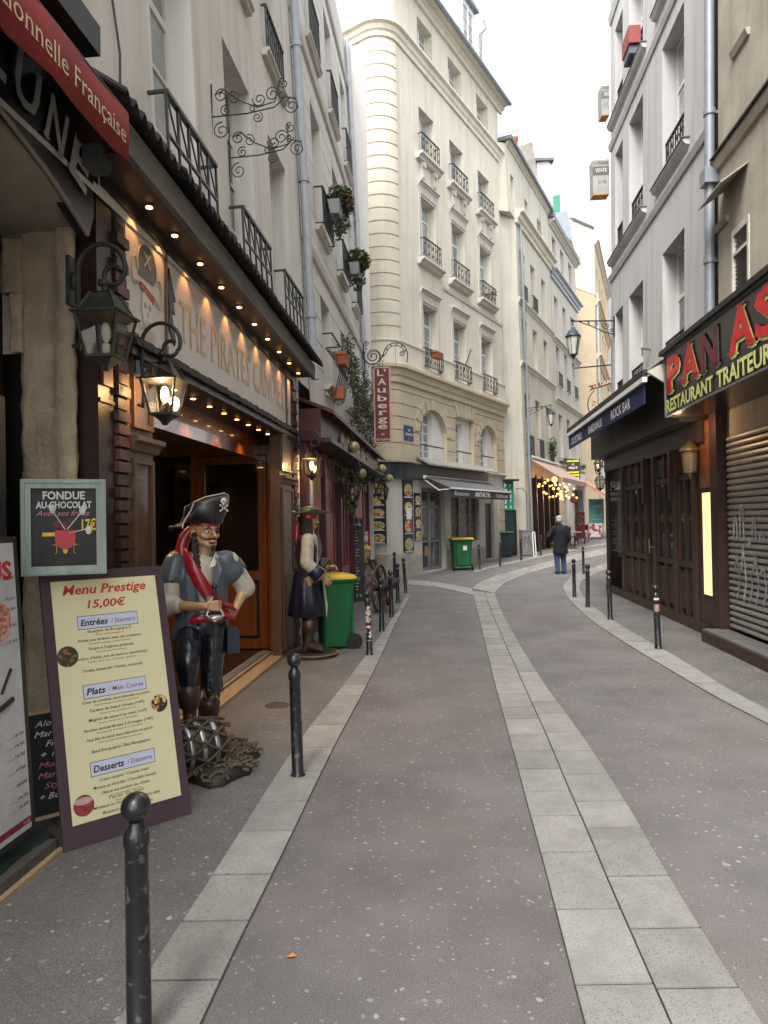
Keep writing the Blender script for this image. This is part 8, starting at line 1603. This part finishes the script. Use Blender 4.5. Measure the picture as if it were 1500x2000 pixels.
sc_ = MB(); sc_.tube([Mh @ Vector(p) for p in ((-.07, .06, .04), (-.10, .09, -.02), (-.13, .08, -.09), (-.14, .05, -.16))], [.03, .045, .045, .03], 10); sc_.build('bandana_tail', M_SASH, f1)
MB().tube([Mh @ Vector(p) for p in ((-.085, .0, .0), (-.095, -.02, -.08), (-.10, -.06, -.16), (-.095, -.09, -.24))], [.016, .02, .019, .014], 9).build('braid', MC['dark_hair'], f1)
b = MB(); 
for k in range(7): p = Mh @ Vector((-.085-.015*k/7, -.0-.09*k/7, -.24*k/7)); b.ball(p, (.022, .022, .02), 8, 6)
b.build('braid', MC['dark_hair'], f1)
# keg, net and base
kc = Vector((-.11, -.44, .19)); ka = Vector((1, .25, .05)).normalized(); up_ = ka.orthogonal().normalized(); q_ = ka.cross(up_)
def keg_ring(x, r_, n=24):
    r_ *= .88; x *= .88
    return [kc+ka*x+(up_*cos(2*pi*k/n)+q_*sin(2*pi*k/n))*r_ for k in range(n)]
MB().loft([keg_ring(x, r_) for x, r_ in ((-.20, .12), (-.18, .145), (-.1, .172), (0, .182), (.1, .172), (.18, .145), (.19, .13))]).build('keg', mat('keg_dark', (.035, .038, .042), .4, var=.3, coat=.2), f1)
for x in (-.12, -.02, .085): MB().loft([keg_ring(x-.018, .178+.006*(x > -.1)), keg_ring(x-.014, .187), keg_ring(x+.014, .187), keg_ring(x+.018, .178)]).build('keg_hoop', M_SILV, f1)
MB().loft([keg_ring(.15, .165), keg_ring(.16, .166), keg_ring(.175, .152)]).build('keg_hoop', mat('keg_red', (.12, .02, .02), .4), f1)
b = MB()
for k in range(9):
    a0 = k*.7
    b.tube([kc+ka*(-.2+.4*t)+(up_*cos(a0+1.5*t)+q_*sin(a0+1.5*t))*(.174-.045*abs(t-.5)**2*4) for t in [i/10 for i in range(11)]], .010, 6); b.tube([kc+ka*(-.2+.4*t)+(up_*cos(a0-1.5*t)+q_*sin(a0-1.5*t))*(.176-.045*abs(t-.5)**2*4) for t in [i/10 for i in range(11)]], .010, 6)
b.build('net_rope', M_ROPE, f1)
base = MB(); n = 28; rb = lambda t: .345+.04*sin(3*t)+.03*sin(7*t+1)
base.loft([[Vector((rb(t)*s_*cos(t)-.02, -.30+rb(t)*1.22*s_*sin(t), z)) for t in [2*pi*k/n for k in range(n)]] for s_, z in ((.98, 0), (1.0, .02), (.93, .06), (.7, .09), (.2, .10))]); base.build('base', mat('base_dark', (.03, .026, .022), .6, var=.3, bump=.8, bscale=30), f1)
b = MB(); Rk = random.Random(3)
for k in range(150):
    t = Rk.uniform(0, 2*pi); f = Rk.uniform(.45, 1.02); c_ = Vector((rb(t)*f*cos(t)-.02, -.30+rb(t)*1.22*f*sin(t), .045+.05*(1-f)*1.2+Rk.uniform(0, .035))); a_ = Rk.uniform(0, pi)
    b.tube([c_+Vector((.04*cos(a_+j*.7-1)*(1+.2*j), .04*sin(a_+j*.7-1), .012*sin(j*1.3))) for j in range(5)], .011, 6)
b.build('rope_coils', M_ROPE, f1)
tag(kids(f1)[-1], kind='stuff')
f1.scale = (.96, .96, .965)
# ---- second figure: pirate in green hat seen in profile
O2 = Vector((-.93, 8.72, 0)); f2 = thing('pirate_statue', O2, 'pirate figure in green hat and navy coat standing in profile on round base', 'statue', rz=radians(96)); ORG[f2.name] = Vector((0, 0, 0))
hp_, M2 = head_prims(Vector((0, -.02, 1.625)), 0, 0, 1.0)
sr, er, wr = Vector((-.19, .0, 1.42)), Vector((-.24, .02, 1.14)), Vector((-.22, -.16, .96)); sl, el, wl_ = Vector((.19, 0, 1.42)), Vector((.26, -.04, 1.16)), Vector((.16, -.24, 1.06))
body = [('e', (0, 0, 1.25), (.165, .11, .22)), ('c', (-.1, 0, 1.38), (.1, 0, 1.38), .08, .08), ('e', (0, 0, 1.0), (.14, .10, .14)), ('c', (0, 0, 1.44), (0, -.015, 1.56), .055, .05)]+hp_+[('c', sr, er, .052, .043), ('c', er, wr, .042, .027), ('c', sl, el, .052, .043), ('c', el, wl_, .042, .027)]
for sx in (-1, 1): body += [('c', (sx*.09, 0, .95), (sx*.1, -.02, .52), .085, .06), ('c', (sx*.1, -.02, .52), (sx*.1, .02, .16), .056, .042)]
body += hand(wr, (.1, -.6, -.5), (1, 0, 0), 1, .5)+hand(wl_, (-.2, -1, .1), (-.5, .2, -1), -1, .9)
bd_ = blob(body, 'body', M_SK, f2, .008, 2); face_bits(M2, f2, open_mouth=False, body=bd_)
blob([('c', (0, -.01, 1.4), (0, -.015, 1.1), .112, .112), ('c', sr, er, .078, .08), ('c', er, er.lerp(wr, .6), .08, .066), ('c', sl, el, .078, .08), ('c', el, el.lerp(wl_, .6), .08, .066)], 'shirt', M_SHIRT, f2, .012, 3)
M_NV = mat('painted_navy_coat', (.012, .016, .045), .4, var=.25, scale=8, bump=.7, bscale=14, dist=.012, coat=.15)
blob([('c', (-.10, .025, 1.385), (.10, .025, 1.385), .112, .108), ('c', (-.06, .02, 1.3), (-.06, .02, 1.0), .13, .115), ('c', (.06, .02, 1.3), (.06, .02, 1.0), .13, .115)], 'vest', mat('painted_dark_vest', (.03, .025, .04), .5, bump=.4, bscale=30), f2, .012, 3)
n = 36; b = MB(); b.loft([[Vector((r_*cos(2*pi*k/n)*1.05, .02+r_*sin(2*pi*k/n)*.95, z)) for k in range(n)] for r_, z in [(.125, 1.08), (.15, .98)]+[]], True)
skirt = [[Vector(((r_+am*sin(9*2*pi*k/n))*cos(2*pi*k/n)*1.05, .03+(r_+am*sin(9*2*pi*k/n))*sin(2*pi*k/n), z)) for k in range(n)] for r_, z, am in ((.14, 1.02, 0), (.165, .9, .004), (.19, .72, .01), (.215, .50, .016), (.20, .49, .014))]
b.loft(skirt); b.build('coat_skirt', M_NV, f2)
for w_, e_ in ((wr, er), (wl_, el)):
    d_ = (w_-e_).normalized(); u_ = d_.orthogonal().normalized(); q2_ = d_.cross(u_); c_ = e_.lerp(w_, .45); b = MB()
    b.loft([[c_+d_*z+(u_*cos(2*pi*k/16)+q2_*sin(2*pi*k/16))*r_ for k in range(16)] for z, r_ in ((-.02, .068), (0, .085), (.11, .098), (.115, .075))]); b.build('cuff', M_NV, f2); MB().tube([c_+d_*.113+(u_*cos(2*pi*k/16)+q2_*sin(2*pi*k/16))*.098 for k in range(16)], .006, 5, closed=True).build('cuff_trim', mat('coat_trim', (.30, .16, .06), .5), f2)
MB().add([(-.06, -.16, 1.02), (.1, -.17, 1.02), (.13, -.215, .52), (.04, -.23, .60), (-.04, -.21, .45)], [(0, 1, 2, 3, 4)]).build('shirt_tail', M_SHIRT, f2)
MB().tube([(0, -.12, 1.44), (.02, -.14, 1.3), (.0, -.125, 1.15)], [.02, .035, .02], 8).build('scarf', mat('painted_scarf', (.25, .24, .22), .6, var=.5, scale=30), f2)
ribbon([(.145*cos(t), .02+.13*sin(t), 1.04+.01*sin(3*t)) for t in [2*pi*k/20 for k in range(21)]], .03, .012, 'belt', M_BOOT, f2); MB().box(-.04, .05, -.16, -.14, 1.0, 1.08).build('buckle', M_SILV, f2)
for sx in (-1, 1):
    a_ = Vector((sx*.1, .02, .17)); bt = blob([('c', (sx*.1, -.01, .5), a_, .062, .055), ('c', a_, a_+Vector((0, .04, -.08)), .052, .042), ('c', a_+Vector((0, -.03, -.03)), a_+Vector((0, -.16, -.085)), .052, .036)], 'boot', M_BOOT, f2, .012, 3)
    b = MB(); b.loft([[Vector((sx*.1+r_*cos(2*pi*k/18), .0+r_*sin(2*pi*k/18), z)) for k in range(18)] for r_, z in ((.075, .30), (.082, .31), (.092, .45), (.08, .455))]); b.build('boot_cuff', M_BOOT, bt)
MB().lathe([(.0, 0), (.30, 0), (.31, .02), (.30, .045), (.27, .055), (.0, .055)], 30, (0, -.04, 0)).build('base', mat('base_brown', (.05, .035, .025), .5, var=.3), f2); MB().tube([(.305*cos(2*pi*k/30), -.04+.305*sin(2*pi*k/30), .045) for k in range(30)], .006, 5, closed=True).build('base_rim', mat('rim_gilt', (.3, .22, .1), .5), f2)
hair = MB(); Rh = random.Random(5)
for k in range(46):
    t = pi*(-.12+1.24*k/45); x, y = .092*cos(t), .02+.10*sin(t); ln = Rh.uniform(.28, .4)
    hair.tube([M2 @ Vector((x*(.85+.35*j/4)+Rh.uniform(-.01, .01), y*(1+.15*j/4)-.01*j/4, .07-ln*j/4)) for j in range(5)], [.018, .02, .018, .015, .006], 6)
hair.build('hair', mat('brown_hair', (.055, .028, .02), .55, var=.4, scale=30, bump=.6, bscale=200), f2)
bn = MB(); bn.loft([[M2 @ Vector((.1*cos(t), .012+.108*sin(t), z)) for t in [2*pi*k/20 for k in range(20)]] for z in (.045, .055, .09, .10)]); bn.build('bandana', M_SASH, f2)
MB().tube([M2 @ Vector(p) for p in ((0, .1, .06), (-.03, .15, -.05), (-.04, .16, -.22))], [.02, .035, .03], 8).build('bandana_tail', M_SASH, f2)
tricorn(M2, f2, mat('painted_green_hat', (.085, .12, .04), .45, var=.15, coat=.2), M_ROPE, .24, hgt=.05)
# ---- man walking away
pp = ground(1095, 1121); f3 = thing('person', pp, 'grey haired person in dark navy coat and blue jeans walking away up the street', 'person', rz=radians(180+6)); ORG[f3.name] = Vector((0, 0, 0))
s3 = 1.0
hp_, M3 = head_prims(Vector((0, -.03, 1.52)), radians(-8), radians(8), 1.0)
sr, er, wr = Vector((-.20, .0, 1.30)), Vector((-.26, .04, 1.03)), Vector((-.22, -.12, .84)); sl, el, wl_ = Vector((.20, 0, 1.30)), Vector((.36, .05, 1.08)), Vector((.25, -.1, .93))
body = [('e', (0, .02, 1.15), (.18, .13, .22)), ('c', (-.1, 0, 1.28), (.1, 0, 1.28), .085, .085), ('e', (0, 0, .9), (.16, .12, .14)), ('c', (0, 0, 1.34), (0, -.02, 1.46), .058, .052)]+hp_+[('c', sr, er, .05, .042), ('c', er, wr, .04, .028), ('c', sl, el, .05, .042), ('c', el, wl_, .04, .028), ('c', (-.09, 0, .85), (-.1, -.03, .45), .085, .058), ('c', (-.1, -.03, .45), (-.11, .0, .09), .055, .04), ('c', (.09, 0, .85), (.1, .0, .45), .085, .058), ('c', (.1, .0, .45), (.1, .06, .09), .055, .04)]+hand(wr, (0, -.3, -1), (1, 0, 0), 1, .4)+hand(wl_, (-.6, -.5, -.4), (0, 1, 0), -1, .6)
bd_ = blob(body, 'body', mat('skin', (.50, .28, .20), .6), f3, .01, 3); face_bits(M3, f3, goatee=False, moust=False, open_mouth=False, body=bd_)
M_CT = mat('navy_wool', (.006, .007, .013), .9, var=.3, scale=8, bump=.5, bscale=25, dist=.01)
blob([('c', (-.11, .01, 1.29), (.11, .01, 1.29), .105, .105), ('c', (0, .03, 1.2), (0, .02, .82), .185, .18), ('c', sr, er, .085, .075), ('c', er, er.lerp(wr, .85), .075, .058), ('c', sl, el, .085, .078), ('c', el, el.lerp(wl_, .85), .078, .058), ('c', (0, .02, 1.36), (0, .01, 1.39), .075, .07), ('l', [[Vector((r_*1.12*cos(2*pi*k/24), .02+r_*.9*sin(2*pi*k/24), z)) for k in range(24)] for z, r_ in ((.95, .165), (.75, .185), (.58, .20))])], 'coat', M_CT, f3, .012, 2)
for sx, kn, an in ((-1, Vector((-.1, -.03, .45)), Vector((-.11, .0, .11))), (1, Vector((.1, .0, .45)), Vector((.1, .06, .11)))):
    blob([('c', (sx*.085, 0, .8), kn, .10, .085), ('c', kn, an, .082, .068)], 'trouser_leg', mat('denim', (.04, .07, .15), .9, var=.2, scale=14, bump=.5, bscale=30), f3, .014, 3)
    blob([('c', an+Vector((0, .03, -.06)), an+Vector((0, -.15, -.07)), .048, .042)], 'shoe', mat('dark_shoe', (.03, .035, .06), .6), f3, .014, 2)
blob([('e', M3 @ Vector((0, .025, .075)), (.102, .108, .082)), ('e', M3 @ Vector((0, .055, .01)), (.094, .075, .08))], 'hair', mat('grey_hair', (.36, .33, .31), .9, var=.3, scale=40, bump=.8, bscale=150), f3, .01, 2)
# a figure further off behind the terrace
